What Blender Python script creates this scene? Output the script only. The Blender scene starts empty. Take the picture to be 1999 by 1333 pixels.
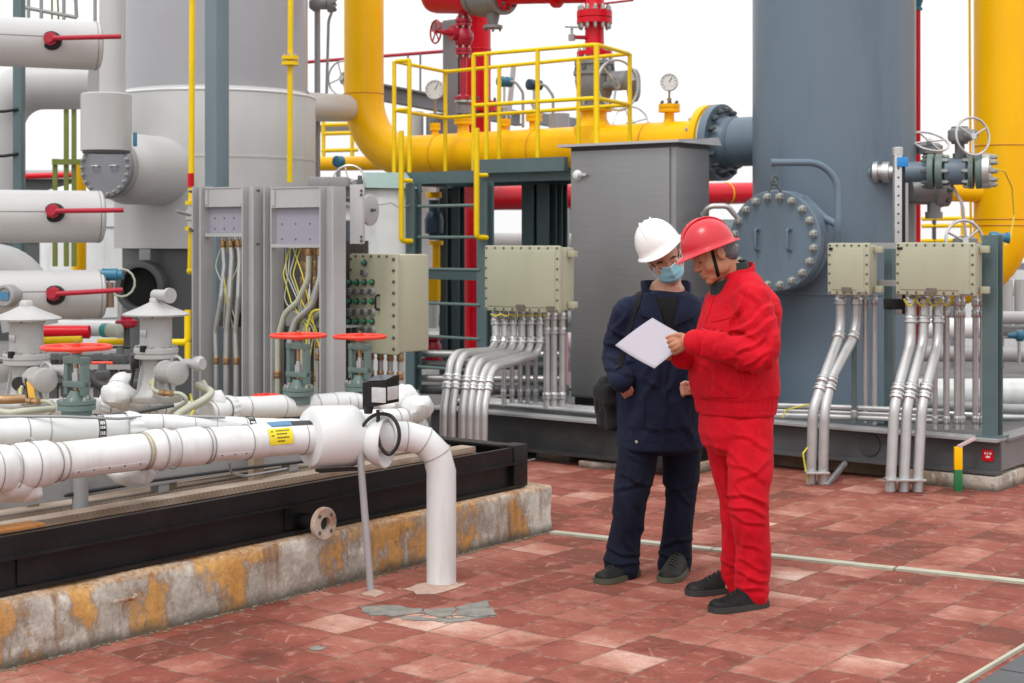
import bpy, bmesh, math, random
from mathutils import Vector, Matrix, noise
from math import sin, cos, pi, radians, atan2, sqrt
V = Vector
random.seed(7)
SC = bpy.context.scene
COL = SC.collection
F, HY, CAMH = 3000.0, 465.0, 1.6
YAW = -radians(37.9)
E1 = V((cos(YAW), sin(YAW), 0)); E2 = V((-sin(YAW), cos(YAW), 0)); UP = V((0, 0, 1))

def P(px, py, d):
    return V(((px - 1000) / F * d, d, CAMH - (py - HY) / F * d))
def G(px, py, z=0.0):
    d = F * (CAMH - z) / (py - HY)
    return V(((px - 1000) / F * d, d, z))
def along(o, d, px):
    k = (px - 1000) / F
    t = (k * o.y - o.x) / (d.x - k * d.y)
    return o + d * t

# ---------------------------------------------------------------- materials
MATS = {}
def nodes_of(name):
    m = bpy.data.materials.new(name); m.use_nodes = True
    nt = m.node_tree; b = nt.nodes['Principled BSDF']
    return m, nt, b
def N(nt, t, **kw):
    n = nt.nodes.new(t)
    for k, v in kw.items():
        if k[0] == 'i' and k[1:].isdigit(): n.inputs[int(k[1:])].default_value = v
        else: setattr(n, k, v)
    return n
def ramp(nt, stops, fac=None, interp='LINEAR'):
    r = nt.nodes.new('ShaderNodeValToRGB'); r.color_ramp.interpolation = interp
    el = r.color_ramp.elements
    while len(el) < len(stops): el.new(0.5)
    for e, (p, c) in zip(el, stops):
        e.position = p; e.color = (*c, 1) if len(c) == 3 else c
    if fac is not None: nt.links.new(fac, r.inputs[0])
    return r
def mixc(nt, fac, a, b, blend='MIX'):
    n = nt.nodes.new('ShaderNodeMix'); n.data_type = 'RGBA'; n.blend_type = blend
    for s, x in ((n.inputs[0], fac), (n.inputs[6], a), (n.inputs[7], b)):
        if isinstance(x, bpy.types.NodeSocket): nt.links.new(x, s)
        elif isinstance(x, (int, float)): s.default_value = x
        else: s.default_value = (*x, 1)
    return n.outputs[2]
def math_n(nt, op, a, b=None, c=None, clamp=False):
    n = nt.nodes.new('ShaderNodeMath'); n.operation = op; n.use_clamp = clamp
    for i, x in enumerate((a, b, c)):
        if x is None: continue
        if isinstance(x, bpy.types.NodeSocket): nt.links.new(x, n.inputs[i])
        else: n.inputs[i].default_value = x
    return n.outputs[0]
def paint(name, rgb, rough=.42, metal=0.0, var=.12, scale=3.0, bump=.04, stain=None, stain_amt=.0, stain_scale=4.0, streak=False, spec=.5, coat=0.0, fine=40.0):
    """painted or bare surface: base colour with patchy wear, roughness break-up and a fine bump"""
    if name in MATS: return MATS[name]
    m, nt, b = nodes_of(name)
    tc = N(nt, 'ShaderNodeTexCoord')
    n1 = N(nt, 'ShaderNodeTexNoise'); n1.inputs['Scale'].default_value = scale; n1.inputs['Detail'].default_value = 6; n1.inputs['Roughness'].default_value = .6
    nt.links.new(tc.outputs['Object'], n1.inputs['Vector'])
    lo = [max(0, c * (1 - var)) for c in rgb]; hi = [min(1, c * (1 + var)) for c in rgb]
    col = ramp(nt, [(.3, lo), (.7, hi)], n1.outputs['Fac']).outputs[0]
    if stain:
        mp = N(nt, 'ShaderNodeMapping')
        mp.inputs['Scale'].default_value = (1, 1, .18) if streak else (1, 1, 1)
        nt.links.new(tc.outputs['Object'], mp.inputs['Vector'])
        n2 = N(nt, 'ShaderNodeTexNoise'); n2.inputs['Scale'].default_value = stain_scale; n2.inputs['Detail'].default_value = 8; n2.inputs['Roughness'].default_value = .65
        nt.links.new(mp.outputs[0], n2.inputs['Vector'])
        fac = ramp(nt, [(.52, (0, 0, 0)), (.72, (stain_amt,) * 3)], n2.outputs['Fac']).outputs[0]
        col = mixc(nt, fac, col, stain)
    nt.links.new(col, b.inputs['Base Color'])
    n3 = N(nt, 'ShaderNodeTexNoise'); n3.inputs['Scale'].default_value = fine; n3.inputs['Detail'].default_value = 4
    nt.links.new(tc.outputs['Object'], n3.inputs['Vector'])
    rr = ramp(nt, [(.3, (max(0.05, rough - .1),) * 3), (.7, (min(1, rough + .12),) * 3)], n1.outputs['Fac']).outputs[0]
    nt.links.new(rr, b.inputs['Roughness'])
    b.inputs['Metallic'].default_value = metal
    b.inputs['Specular IOR Level'].default_value = spec
    b.inputs['Coat Weight'].default_value = coat
    if bump:
        bp = N(nt, 'ShaderNodeBump'); bp.inputs['Strength'].default_value = bump * 4; bp.inputs['Distance'].default_value = .004
        nt.links.new(n3.outputs['Fac'], bp.inputs['Height']); nt.links.new(bp.outputs[0], b.inputs['Normal'])
    MATS[name] = m
    return m

# ---------------------------------------------------------------- mesh builder
def fillet(pts, r, seg=8):
    pts = [V(p) for p in pts]
    if len(pts) < 3: return pts
    out = [pts[0]]
    rs = r if isinstance(r, (list, tuple)) else [r] * len(pts)
    for i in range(1, len(pts) - 1):
        a, b, c = pts[i - 1], pts[i], pts[i + 1]
        u = (a - b); w = (c - b); lu, lw = u.length, w.length; u.normalize(); w.normalize()
        cosang = max(-1, min(1, u.dot(w))); ang = math.acos(cosang)
        if ang > pi - .02: out.append(b); continue
        t = min(rs[i] / math.tan(ang / 2), lu * .49, lw * .49); rad = t * math.tan(ang / 2)
        bis = (u + w).normalized(); cen = b + bis * (rad / sin(ang / 2))
        p0 = b + u * t; p1 = b + w * t
        v0 = p0 - cen; v1 = p1 - cen; ax = v0.cross(v1).normalized(); tot = v0.angle(v1)
        for k in range(seg + 1):
            out.append(cen + Matrix.Rotation(tot * k / seg, 3, ax) @ v0)
    out.append(pts[-1])
    return out
def frame(ax):
    ax = ax.normalized(); h = UP if abs(ax.z) < .9 else V((1, 0, 0))
    a = h.cross(ax).normalized(); return a, ax.cross(a), ax

def dense(pts, step=.035):
    out = [V(pts[0])]
    for a, b in zip(pts, pts[1:]):
        n = max(1, int((V(b) - V(a)).length / step))
        out += [V(a).lerp(V(b), (k + 1) / n) for k in range(n)]
    return out
class MB:
    def __init__(s, T=None):
        s.v = []; s.f = []; s.T = T or Matrix()
    def add(s, vs, fs):
        o = len(s.v); s.v += [s.T @ V(p) for p in vs]; s.f += [[i + o for i in f] for f in fs]; return s
    def box(s, a, b, bev=0.0, M=None):
        lo = [min(x, y) for x, y in zip(a, b)]; hi = [max(x, y) for x, y in zip(a, b)]
        vs = [V((x, y, z)) for x in (lo[0], hi[0]) for y in (lo[1], hi[1]) for z in (lo[2], hi[2])]
        fs = [(0, 1, 3, 2), (4, 6, 7, 5), (0, 4, 5, 1), (2, 3, 7, 6), (0, 2, 6, 4), (1, 5, 7, 3)]
        if bev:
            bm = bmesh.new(); bv = [bm.verts.new(p) for p in vs]
            for f in fs: bm.faces.new([bv[i] for i in f])
            bmesh.ops.bevel(bm, geom=bm.edges[:], offset=bev, segments=2, profile=.6, affect='EDGES')
            bm.verts.index_update(); vs = [v.co.copy() for v in bm.verts]; fs = [[v.index for v in f.verts] for f in bm.faces]; bm.free()
        if M is not None: vs = [M @ p for p in vs]
        return s.add(vs, fs)
    def bar(s, p, q, w, h, up=UP):
        """box beam from p to q, w across, h along up"""
        p, q = V(p), V(q); d = (q - p).normalized()
        a = up.cross(d)
        if a.length < 1e-4: a = V((1, 0, 0)).cross(d)
        a.normalize(); b = d.cross(a)
        vs = [c + a * (i * w / 2) + b * (j * h / 2) for c in (p, q) for i, j in ((-1, -1), (1, -1), (1, 1), (-1, 1))]
        return s.add(vs, [(3, 2, 1, 0), (4, 5, 6, 7), (0, 1, 5, 4), (1, 2, 6, 5), (2, 3, 7, 6), (3, 0, 4, 7)])
    def hbeam(s, p, q, w, h, tf=.012, tw=.01, up=UP):
        p, q = V(p), V(q); d = (q - p).normalized(); a = up.cross(d)
        if a.length < 1e-4: a = V((1, 0, 0)).cross(d)
        a.normalize(); b = d.cross(a)
        prof = [(-w/2, -h/2), (w/2, -h/2), (w/2, -h/2+tf), (tw/2, -h/2+tf), (tw/2, h/2-tf), (w/2, h/2-tf), (w/2, h/2), (-w/2, h/2), (-w/2, h/2-tf), (-tw/2, h/2-tf), (-tw/2, -h/2+tf), (-w/2, -h/2+tf)]
        n = len(prof); vs = [c + a * x + b * y for c in (p, q) for x, y in prof]
        fs = [(i, (i + 1) % n, n + (i + 1) % n, n + i) for i in range(n)] + [list(range(n))[::-1], list(range(n, 2 * n))]
        return s.add(vs, fs)
    def tube(s, pts, r, n=16, caps=True):
        pts = [V(p) for p in pts]; k = len(pts); rs = r if isinstance(r, (list, tuple)) else [r] * k
        d0 = (pts[1] - pts[0]).normalized(); a, b, _ = frame(d0); vs = []
        prev = d0
        for i, p in enumerate(pts):
            if i == 0: d = d0
            elif i == k - 1: d = (pts[i] - pts[i - 1]).normalized()
            else:
                d = (pts[i + 1] - pts[i]).normalized() + (pts[i] - pts[i - 1]).normalized()
                d = d.normalized() if d.length > 1e-6 else prev
            q = prev.rotation_difference(d); a = q @ a; b = q @ b; prev = d
            sc = 1.0
            if 0 < i < k - 1:
                c = (pts[i + 1] - pts[i]).normalized().dot(d); sc = 1 / max(c, .6)
            for j in range(n):
                t = 2 * pi * j / n; vs.append(p + (a * cos(t) + b * sin(t)) * rs[i])
        fs = [(i * n + j, i * n + (j + 1) % n, (i + 1) * n + (j + 1) % n, (i + 1) * n + j) for i in range(k - 1) for j in range(n)]
        if caps: fs += [list(range(n))[::-1], list(range((k - 1) * n, k * n))]
        return s.add(vs, fs)
    def pipe(s, pts, r, bend=.2, n=20, seg=10):
        return s.tube(fillet(pts, bend, seg), r, n)
    def lathe(s, o, ax, prof, n=24, caps=True):
        """prof: (distance along axis, radius)"""
        o = V(o); a, b, ax = frame(V(ax)); vs = []
        for t, r in prof:
            for j in range(n):
                g = 2 * pi * j / n; vs.append(o + ax * t + (a * cos(g) + b * sin(g)) * max(r, 1e-5))
        k = len(prof)
        fs = [(i * n + j, i * n + (j + 1) % n, (i + 1) * n + (j + 1) % n, (i + 1) * n + j) for i in range(k - 1) for j in range(n)]
        if caps: fs += [list(range(n))[::-1], list(range((k - 1) * n, k * n))]
        return s.add(vs, fs)
    def disc(s, o, ax, r, t, n=28, bev=.004):
        return s.lathe(o, ax, [(0, r - bev), (bev, r), (t - bev, r), (t, r - bev)], n)
    def torus(s, o, ax, R, r, n=32, k=10, a0=0, a1=2 * pi):
        o = V(o); a, b, ax = frame(V(ax)); full = abs(a1 - a0 - 2 * pi) < 1e-6; vs = []
        cnt = n if full else n + 1
        for i in range(cnt):
            g = a0 + (a1 - a0) * i / n; d = a * cos(g) + b * sin(g)
            for j in range(k):
                h = 2 * pi * j / k; vs.append(o + d * (R + r * cos(h)) + ax * (r * sin(h)))
        fs = [(i * k + j, ((i + 1) % cnt) * k + j, ((i + 1) % cnt) * k + (j + 1) % k, i * k + (j + 1) % k) for i in range(n) for j in range(k)]
        if not full: fs += [list(range(k)), list(range(n * k, (n + 1) * k))[::-1]]
        return s.add(vs, fs)
    def ball(s, o, r, n=16, sz=(1, 1, 1)):
        o = V(o); vs = []; m = n // 2
        for i in range(m + 1):
            t = pi * i / m
            for j in range(n):
                g = 2 * pi * j / n; vs.append(o + V((sin(t) * cos(g) * sz[0], sin(t) * sin(g) * sz[1], cos(t) * sz[2])) * r)
        fs = [(i * n + j, i * n + (j + 1) % n, (i + 1) * n + (j + 1) % n, (i + 1) * n + j) for i in range(m) for j in range(n)]
        return s.add(vs, fs)
    def prism(s, poly, z0, z1):
        n = len(poly); vs = [(x, y, z) for z in (z0, z1) for x, y in poly]
        return s.add(vs, [list(range(n))[::-1], list(range(n, 2 * n))] + [(i, (i + 1) % n, n + (i + 1) % n, n + i) for i in range(n)])
    def dent(s, amp, freq, seed=0.0):
        s.v = [p + noise.noise_vector(p * freq + V((seed, seed, seed))) * amp + noise.noise_vector(p * freq * 2.7 + V((seed, 3, seed))) * amp * .4 for p in s.v]; return s
    def build(s, name, mat, parent=None, label=None, cat=None, group=None, kind=None, sharp=38, smooth=True):
        me = bpy.data.meshes.new(name)
        if parent is not None:
            inv = W[parent.name].inverted(); vs = [inv @ p for p in s.v]; T = W[parent.name]
        else:
            xs = [p.x for p in s.v]; ys = [p.y for p in s.v]; zs = [p.z for p in s.v]
            o = V(((min(xs) + max(xs)) / 2, (min(ys) + max(ys)) / 2, min(zs))); vs = [p - o for p in s.v]; T = Matrix.Translation(o)
        me.from_pydata([tuple(p) for p in vs], [], s.f)
        bm = bmesh.new(); bm.from_mesh(me)
        bmesh.ops.remove_doubles(bm, verts=bm.verts[:], dist=2e-5)
        bmesh.ops.recalc_face_normals(bm, faces=bm.faces[:]); bm.to_mesh(me); bm.free()
        if smooth and len(me.polygons):
            me.polygons.foreach_set('use_smooth', [True] * len(me.polygons)); me.set_sharp_from_angle(angle=radians(sharp))
        me.materials.append(mat)
        o = bpy.data.objects.new(name, me); COL.objects.link(o)
        if parent is not None: o.parent = parent; W[o.name] = T
        else: o.matrix_world = T; W[o.name] = T
        if label: o['label'] = label
        if cat: o['category'] = cat
        if group: o['group'] = group
        if kind: o['kind'] = kind
        return o
W = {}
def thing(name, label, cat, loc=(0, 0, 0), yaw=0.0, group=None):
    o = bpy.data.objects.new(name, None); COL.objects.link(o); o.empty_display_size = .1
    T = Matrix.Translation(V(loc)) @ Matrix.Rotation(yaw, 4, 'Z'); o.matrix_world = T; W[o.name] = T
    o['label'] = label; o['category'] = cat
    if group: o['group'] = group
    return o
def T(o): return W[o.name]
def kids(o): return [c for c in COL.objects if c.parent == o]
def dup(root, loc, yaw=0.0, label=None, scale=1.0):
    Tn = Matrix.Translation(V(loc)) @ Matrix.Rotation(yaw, 4, 'Z') @ Matrix.Scale(scale, 4)
    r = root.copy(); COL.objects.link(r); r.matrix_world = Tn; W[r.name] = Tn
    if label: r['label'] = label
    for c in kids(root):
        d = c.copy(); COL.objects.link(d); d.parent = r; W[d.name] = Tn
        for g in kids(c):
            h = g.copy(); COL.objects.link(h); h.parent = d; W[h.name] = Tn
    return r
BOLT = {}
def bolt(parent, pos, ax, r, h, mat, name='bolt'):
    key = (round(r, 4), round(h, 4), mat.name, name)
    if key not in BOLT:
        b = MB().lathe((0, 0, 0), UP, [(0, r * 1.25), (h * .15, r * 1.25), (h * .16, r), (h * .7, r), (h * .8, r * .8), (h * .81, r * .55), (h, r * .5)], 6)
        me = bpy.data.meshes.new(name); me.from_pydata([tuple(p) for p in b.v], [], b.f); me.materials.append(mat); BOLT[key] = me
    o = bpy.data.objects.new(name, BOLT[key]); COL.objects.link(o); o.parent = parent
    a, b2, c = frame(V(ax)); R = Matrix((a, b2, c)).transposed().to_4x4()
    o.matrix_local = W[parent.name].inverted() @ (Matrix.Translation(V(pos)) @ R)
    W[o.name] = W[parent.name]
    return o
def bolt_ring(parent, o, ax, R, n, r, h, mat, ph=0.0, both=0.0):
    a, b, c = frame(V(ax))
    for i in range(n):
        g = 2 * pi * (i + ph) / n; q = V(o) + (a * cos(g) + b * sin(g)) * R
        bolt(parent, q, c, r, h, mat)
        if both: bolt(parent, q - c * both, -c, r, h, mat)
def ell(b, M, c, r, n=20):
    k = MB(M); k.ball((0, 0, 0), 1, n); mid = M @ V(c)
    b.add([M @ (V(c) + V((q.x * r[0], q.y * r[1], q.z * r[2]))) for q in MB().ball((0, 0, 0), 1, n).v], k.f)
# ---------------------------------------------------------------- colours
WHITE = paint('white_cladding', (.71, .73, .735), .36, var=.05, scale=2.5, bump=.03, stain=(.40, .37, .31), stain_amt=.5, stain_scale=6, streak=True)
LGREY = paint('light_grey_cladding', (.50, .50, .50), .42, var=.06, scale=1.6, bump=.03, stain=(.42, .41, .39), stain_amt=.5, stain_scale=2.2, streak=True)
MGREY = paint('mid_grey_paint', (.31, .31, .315), .45, var=.08, scale=3, stain=(.2, .17, .13), stain_amt=.4)
FGREY = paint('frame_grey_paint', (.40, .40, .405), .42, var=.07, scale=3, stain=(.28, .26, .23), stain_amt=.35, streak=True)
DGREY = paint('dark_grey_paint', (.075, .078, .082), .5, var=.12, scale=3)
LAV = paint('pale_lavender_panel', (.30, .29, .35), .45, var=.05, scale=2)
SLATE = paint('slate_blue_paint', (.125, .175, .225), .42, var=.06, scale=1.2, bump=.02, stain=(.085, .115, .14), stain_amt=.6, stain_scale=2.2, streak=True)
TEAL = paint('teal_grey_paint', (.085, .135, .145), .42, var=.1, scale=3, stain=(.12, .11, .09), stain_amt=.35)
GREEN = paint('green_grey_paint', (.12, .175, .165), .45, var=.1, scale=4)
YEL = paint('chrome_yellow_paint', (.95, .51, .0), .36, var=.04, scale=1.5, bump=.02, stain=(.80, .36, .0), stain_amt=.5, stain_scale=2, streak=True, spec=.25)
RAIL = paint('rail_yellow_paint', (.88, .60, .004), .38, var=.06, scale=6, bump=.03, stain=(.6, .38, .03), stain_amt=.3, spec=.25)
RED = paint('signal_red_paint', (.64, .002, .016), .34, var=.08, scale=2.5, bump=.02, spec=.3)
DRED = paint('crimson_paint', (.40, .008, .03), .35, var=.1, scale=6)
ORED = paint('orange_red_paint', (.78, .045, .02), .36, var=.08, scale=6)
STEEL = paint('galvanised_steel', (.56, .56, .56), .34, metal=.75, var=.12, scale=9, bump=.03)
FLEX = paint('zinc_conduit', (.50, .50, .50), .36, metal=.55, var=.08, scale=10, bump=.02, stain=(.45, .42, .36), stain_amt=.3)
PFLEX = paint('pale_green_hose', (.42, .43, .34), .5, var=.1, scale=8)
INOX = None
BOLTM = paint('bolt_zinc', (.42, .43, .40), .4, metal=.6, var=.15, scale=30)
BOLTD = paint('bolt_dark', (.11, .12, .12), .45, metal=.4, var=.2, scale=30)
BEIGE = paint('beige_enamel', (.42, .42, .305), .42, var=.04, scale=2, bump=.03, stain=(.34, .33, .24), stain_amt=.3, streak=True)
BLACK = paint('black_paint', (.008, .008, .009), .42, var=.3, scale=4, bump=.06, stain=(.028, .022, .019), stain_amt=.5, stain_scale=5, spec=.3)
RUBBER = paint('black_rubber', (.02, .02, .021), .55, var=.2, scale=10)
BLUE = paint('instrument_blue', (.03, .16, .26), .38, var=.1, scale=8)
OLIVE = paint('olive_green_paint', (.17, .20, .03), .5, var=.1, scale=6)
RUSTY = paint('rusty_flange', (.44, .37, .30), .75, var=.3, scale=18, bump=.12, stain=(.22, .06, .012), stain_amt=1, stain_scale=9)
BROWN = paint('brown_stained_deck', (.32, .24, .17), .75, var=.25, scale=6, bump=.12, stain=(.30, .12, .03), stain_amt=.7, stain_scale=3)
BRASS = paint('brass', (.42, .26, .14), .35, metal=.7, var=.15, scale=12)
GLASSY = paint('gauge_face', (.72, .72, .70), .2, var=.02)
WOOD = paint('raw_timber', (.45, .24, .11), .75, var=.2, scale=14, bump=.1)
STICK = paint('yellow_sticker', (.82, .66, .02), .45, var=.04)
BLUES = paint('blue_sticker', (.06, .20, .36), .4, var=.05)
BLUEB = paint('bright_blue_plate', (.02, .25, .66), .4, var=.05)
CBLACK = paint('conduit_brown', (.30, .19, .13), .5, metal=.3, var=.2, scale=8)
EWIRE = paint('earth_wire_yellow', (.62, .55, .05), .5, var=.1)
GREENB = paint('green_button', (.01, .22, .11), .3, var=.1)
def brushed(name, rgb):
    m, nt, b = nodes_of(name)
    tc = N(nt, 'ShaderNodeTexCoord'); mp = N(nt, 'ShaderNodeMapping'); mp.inputs['Scale'].default_value = (1, 1, 90)
    nt.links.new(tc.outputs['Object'], mp.inputs[0])
    n1 = N(nt, 'ShaderNodeTexNoise'); n1.inputs['Scale'].default_value = 3; n1.inputs['Detail'].default_value = 5
    nt.links.new(mp.outputs[0], n1.inputs[0])
    n2 = N(nt, 'ShaderNodeTexNoise'); n2.inputs['Scale'].default_value = 1.7; n2.inputs['Detail'].default_value = 3
    nt.links.new(tc.outputs['Object'], n2.inputs[0])
    c = ramp(nt, [(.3, [x * .86 for x in rgb]), (.7, [x * 1.1 for x in rgb])], n1.outputs[0]).outputs[0]
    c = mixc(nt, ramp(nt, [(.4, (0, 0, 0)), (.75, (.35,) * 3)], n2.outputs[0]).outputs[0], c, [x * .75 for x in rgb])
    nt.links.new(c, b.inputs['Base Color']); b.inputs['Metallic'].default_value = .6
    nt.links.new(ramp(nt, [(.3, (.34,) * 3), (.7, (.5,) * 3)], n1.outputs[0]).outputs[0], b.inputs['Roughness'])
    b.inputs['Anisotropic'].default_value = .5
    return m
INOX = brushed('brushed_stainless', (.27, .27, .275))

def paving_mat():
    m, nt, b = nodes_of('red_paving_blocks')
    geo = N(nt, 'ShaderNodeNewGeometry'); mp = N(nt, 'ShaderNodeMapping')
    mp.inputs['Rotation'].default_value = (0, 0, -YAW); mp.inputs['Scale'].default_value = (4, 4, 4); mp.inputs['Location'].default_value = (.37, .12, 0)
    nt.links.new(geo.outputs['Position'], mp.inputs[0])
    wob = N(nt, 'ShaderNodeTexNoise'); wob.inputs['Scale'].default_value = 1.3; nt.links.new(mp.outputs[0], wob.inputs[0])
    sub = N(nt, 'ShaderNodeVectorMath', operation='MULTIPLY_ADD'); sub.inputs[1].default_value = (.10, .10, 0)
    nt.links.new(wob.outputs['Color'], sub.inputs[0]); nt.links.new(mp.outputs[0], sub.inputs[2])
    sep = N(nt, 'ShaderNodeSeparateXYZ'); nt.links.new(sub.outputs[0], sep.inputs[0])
    x, y = sep.outputs[0], sep.outputs[1]
    fx, fy = math_n(nt, 'FRACT', x), math_n(nt, 'FRACT', y)
    flo = N(nt, 'ShaderNodeVectorMath', operation='FLOOR'); nt.links.new(sub.outputs[0], flo.inputs[0])
    wn = N(nt, 'ShaderNodeTexWhiteNoise', noise_dimensions='2D'); nt.links.new(flo.outputs[0], wn.inputs['Vector'])
    wsep = N(nt, 'ShaderNodeSeparateColor'); nt.links.new(wn.outputs['Color'], wsep.inputs[0])
    # distance to the tile edge
    ex = math_n(nt, 'SUBTRACT', .5, math_n(nt, 'ABSOLUTE', math_n(nt, 'SUBTRACT', fx, .5)))
    ey = math_n(nt, 'SUBTRACT', .5, math_n(nt, 'ABSOLUTE', math_n(nt, 'SUBTRACT', fy, .5)))
    ed = math_n(nt, 'MINIMUM', ex, ey)
    joint = ramp(nt, [(.012, (1, 1, 1)), (.03, (0, 0, 0))], ed).outputs[0]
    # moulded zigzag groove that runs across every block (turned in every second one)
    par = math_n(nt, 'GREATER_THAN', wsep.outputs[1], .5)
    def sel(a, c): return math_n(nt, 'ADD', math_n(nt, 'MULTIPLY', a, par), math_n(nt, 'MULTIPLY', c, math_n(nt, 'SUBTRACT', 1, par)))
    gu, gv = sel(fx, fy), sel(fy, fx)
    kink = math_n(nt, 'ABSOLUTE', math_n(nt, 'SUBTRACT', gv, math_n(nt, 'ADD', math_n(nt, 'MULTIPLY', wsep.outputs[0], .3), .35)))
    zz = math_n(nt, 'MULTIPLY', math_n(nt, 'SUBTRACT', kink, .1), math_n(nt, 'SUBTRACT', math_n(nt, 'MULTIPLY', wsep.outputs[2], 2.0), 1.0))
    gd = math_n(nt, 'ABSOLUTE', math_n(nt, 'SUBTRACT', math_n(nt, 'SUBTRACT', gu, .5), zz))
    groove = ramp(nt, [(.012, (1, 1, 1)), (.028, (0, 0, 0))], gd).outputs[0]
    big = N(nt, 'ShaderNodeTexNoise'); big.inputs['Scale'].default_value = .33; big.inputs['Detail'].default_value = 3; nt.links.new(mp.outputs[0], big.inputs[0])
    groove = math_n(nt, 'MULTIPLY', groove, math_n(nt, 'MULTIPLY', math_n(nt, 'LESS_THAN', kink, .34), math_n(nt, 'GREATER_THAN', wsep.outputs[2], .3)))
    fine = N(nt, 'ShaderNodeTexNoise'); fine.inputs['Scale'].default_value = 26; fine.inputs['Detail'].default_value = 7; fine.inputs['Roughness'].default_value = .7; nt.links.new(mp.outputs[0], fine.inputs[0])
    mid = N(nt, 'ShaderNodeTexNoise'); mid.inputs['Scale'].default_value = 2.6; mid.inputs['Detail'].default_value = 6; mid.inputs['Roughness'].default_value = .65; nt.links.new(mp.outputs[0], mid.inputs[0])
    tone = math_n(nt, 'ADD', math_n(nt, 'ADD', math_n(nt, 'MULTIPLY', wsep.outputs[0], .56), .07), math_n(nt, 'MULTIPLY', math_n(nt, 'SUBTRACT', big.outputs[0], .5), 1.5))
    tone = math_n(nt, 'ADD', tone, math_n(nt, 'MULTIPLY', math_n(nt, 'SUBTRACT', mid.outputs[0], .5), .45))
    c = ramp(nt, [(.0, (.165, .055, .039)), (.22, (.235, .066, .047)), (.42, (.28, .093, .067)), (.58, (.345, .135, .10)), (.70, (.44, .225, .172)), (.82, (.55, .35, .285)), (.95, (.63, .46, .39))], tone).outputs[0]
    c = mixc(nt, .55, c, ramp(nt, [(.3, (.55, .55, .55)), (.7, (1.35, 1.3, 1.3))], fine.outputs[0]).outputs[0], 'MULTIPLY')
    # worn faces: the colour coat has gone pale in streaks
    worn = ramp(nt, [(.56, (0, 0, 0)), (.74, (.55,) * 3)], mid.outputs[0]).outputs[0]
    c = mixc(nt, worn, c, (.44, .24, .19))
    c = mixc(nt, math_n(nt, 'MULTIPLY', math_n(nt, 'MULTIPLY', groove, .6), ramp(nt, [(.42, (.06,) * 3), (.60, (1, 1, 1))], mid.outputs[0]).outputs[0]), c, (.46, .27, .21))
    jd = math_n(nt, 'MULTIPLY', joint, ramp(nt, [(.35, (.45,) * 3), (.6, (1, 1, 1))], mid.outputs[0]).outputs[0])
    c = mixc(nt, math_n(nt, 'MULTIPLY', jd, .9), c, ramp(nt, [(.42, (.09, .042, .032)), (.6, (.30, .20, .15))], mid.outputs[0]).outputs[0])
    st = N(nt, 'ShaderNodeTexNoise'); st.inputs['Scale'].default_value = .8; st.inputs['Detail'].default_value = 9; st.inputs['Roughness'].default_value = .7; st.inputs['Distortion'].default_value = .8; nt.links.new(mp.outputs[0], st.inputs[0])
    c = mixc(nt, 1.0, c, ramp(nt, [(.32, (.66, .64, .60)), (.46, (1, 1, 1)), (.62, (1, 1, 1)), (.8, (1.22, 1.2, 1.16))], st.outputs[0]).outputs[0], 'MULTIPLY')
    chip = N(nt, 'ShaderNodeTexVoronoi'); chip.inputs['Scale'].default_value = 3.2; nt.links.new(mp.outputs[0], chip.inputs[0])
    c = mixc(nt, ramp(nt, [(.05, (.5,) * 3), (.085, (0, 0, 0))], chip.outputs['Distance']).outputs[0], c, (.50, .34, .27))
    nt.links.new(c, b.inputs['Base Color'])
    nt.links.new(ramp(nt, [(.3, (.78,) * 3), (.7, (.95,) * 3)], fine.outputs[0]).outputs[0], b.inputs['Roughness']); b.inputs['Specular IOR Level'].default_value = .2
    h = math_n(nt, 'SUBTRACT', math_n(nt, 'MULTIPLY', fine.outputs[0], .25), math_n(nt, 'ADD', joint, math_n(nt, 'MULTIPLY', groove, .3)))
    h = math_n(nt, 'ADD', h, math_n(nt, 'MULTIPLY', wsep.outputs[2], .5))
    bp = N(nt, 'ShaderNodeBump'); bp.inputs['Strength'].default_value = .6; bp.inputs['Distance'].default_value = .006
    nt.links.new(h, bp.inputs['Height']); nt.links.new(bp.outputs[0], b.inputs['Normal'])
    return m

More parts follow.
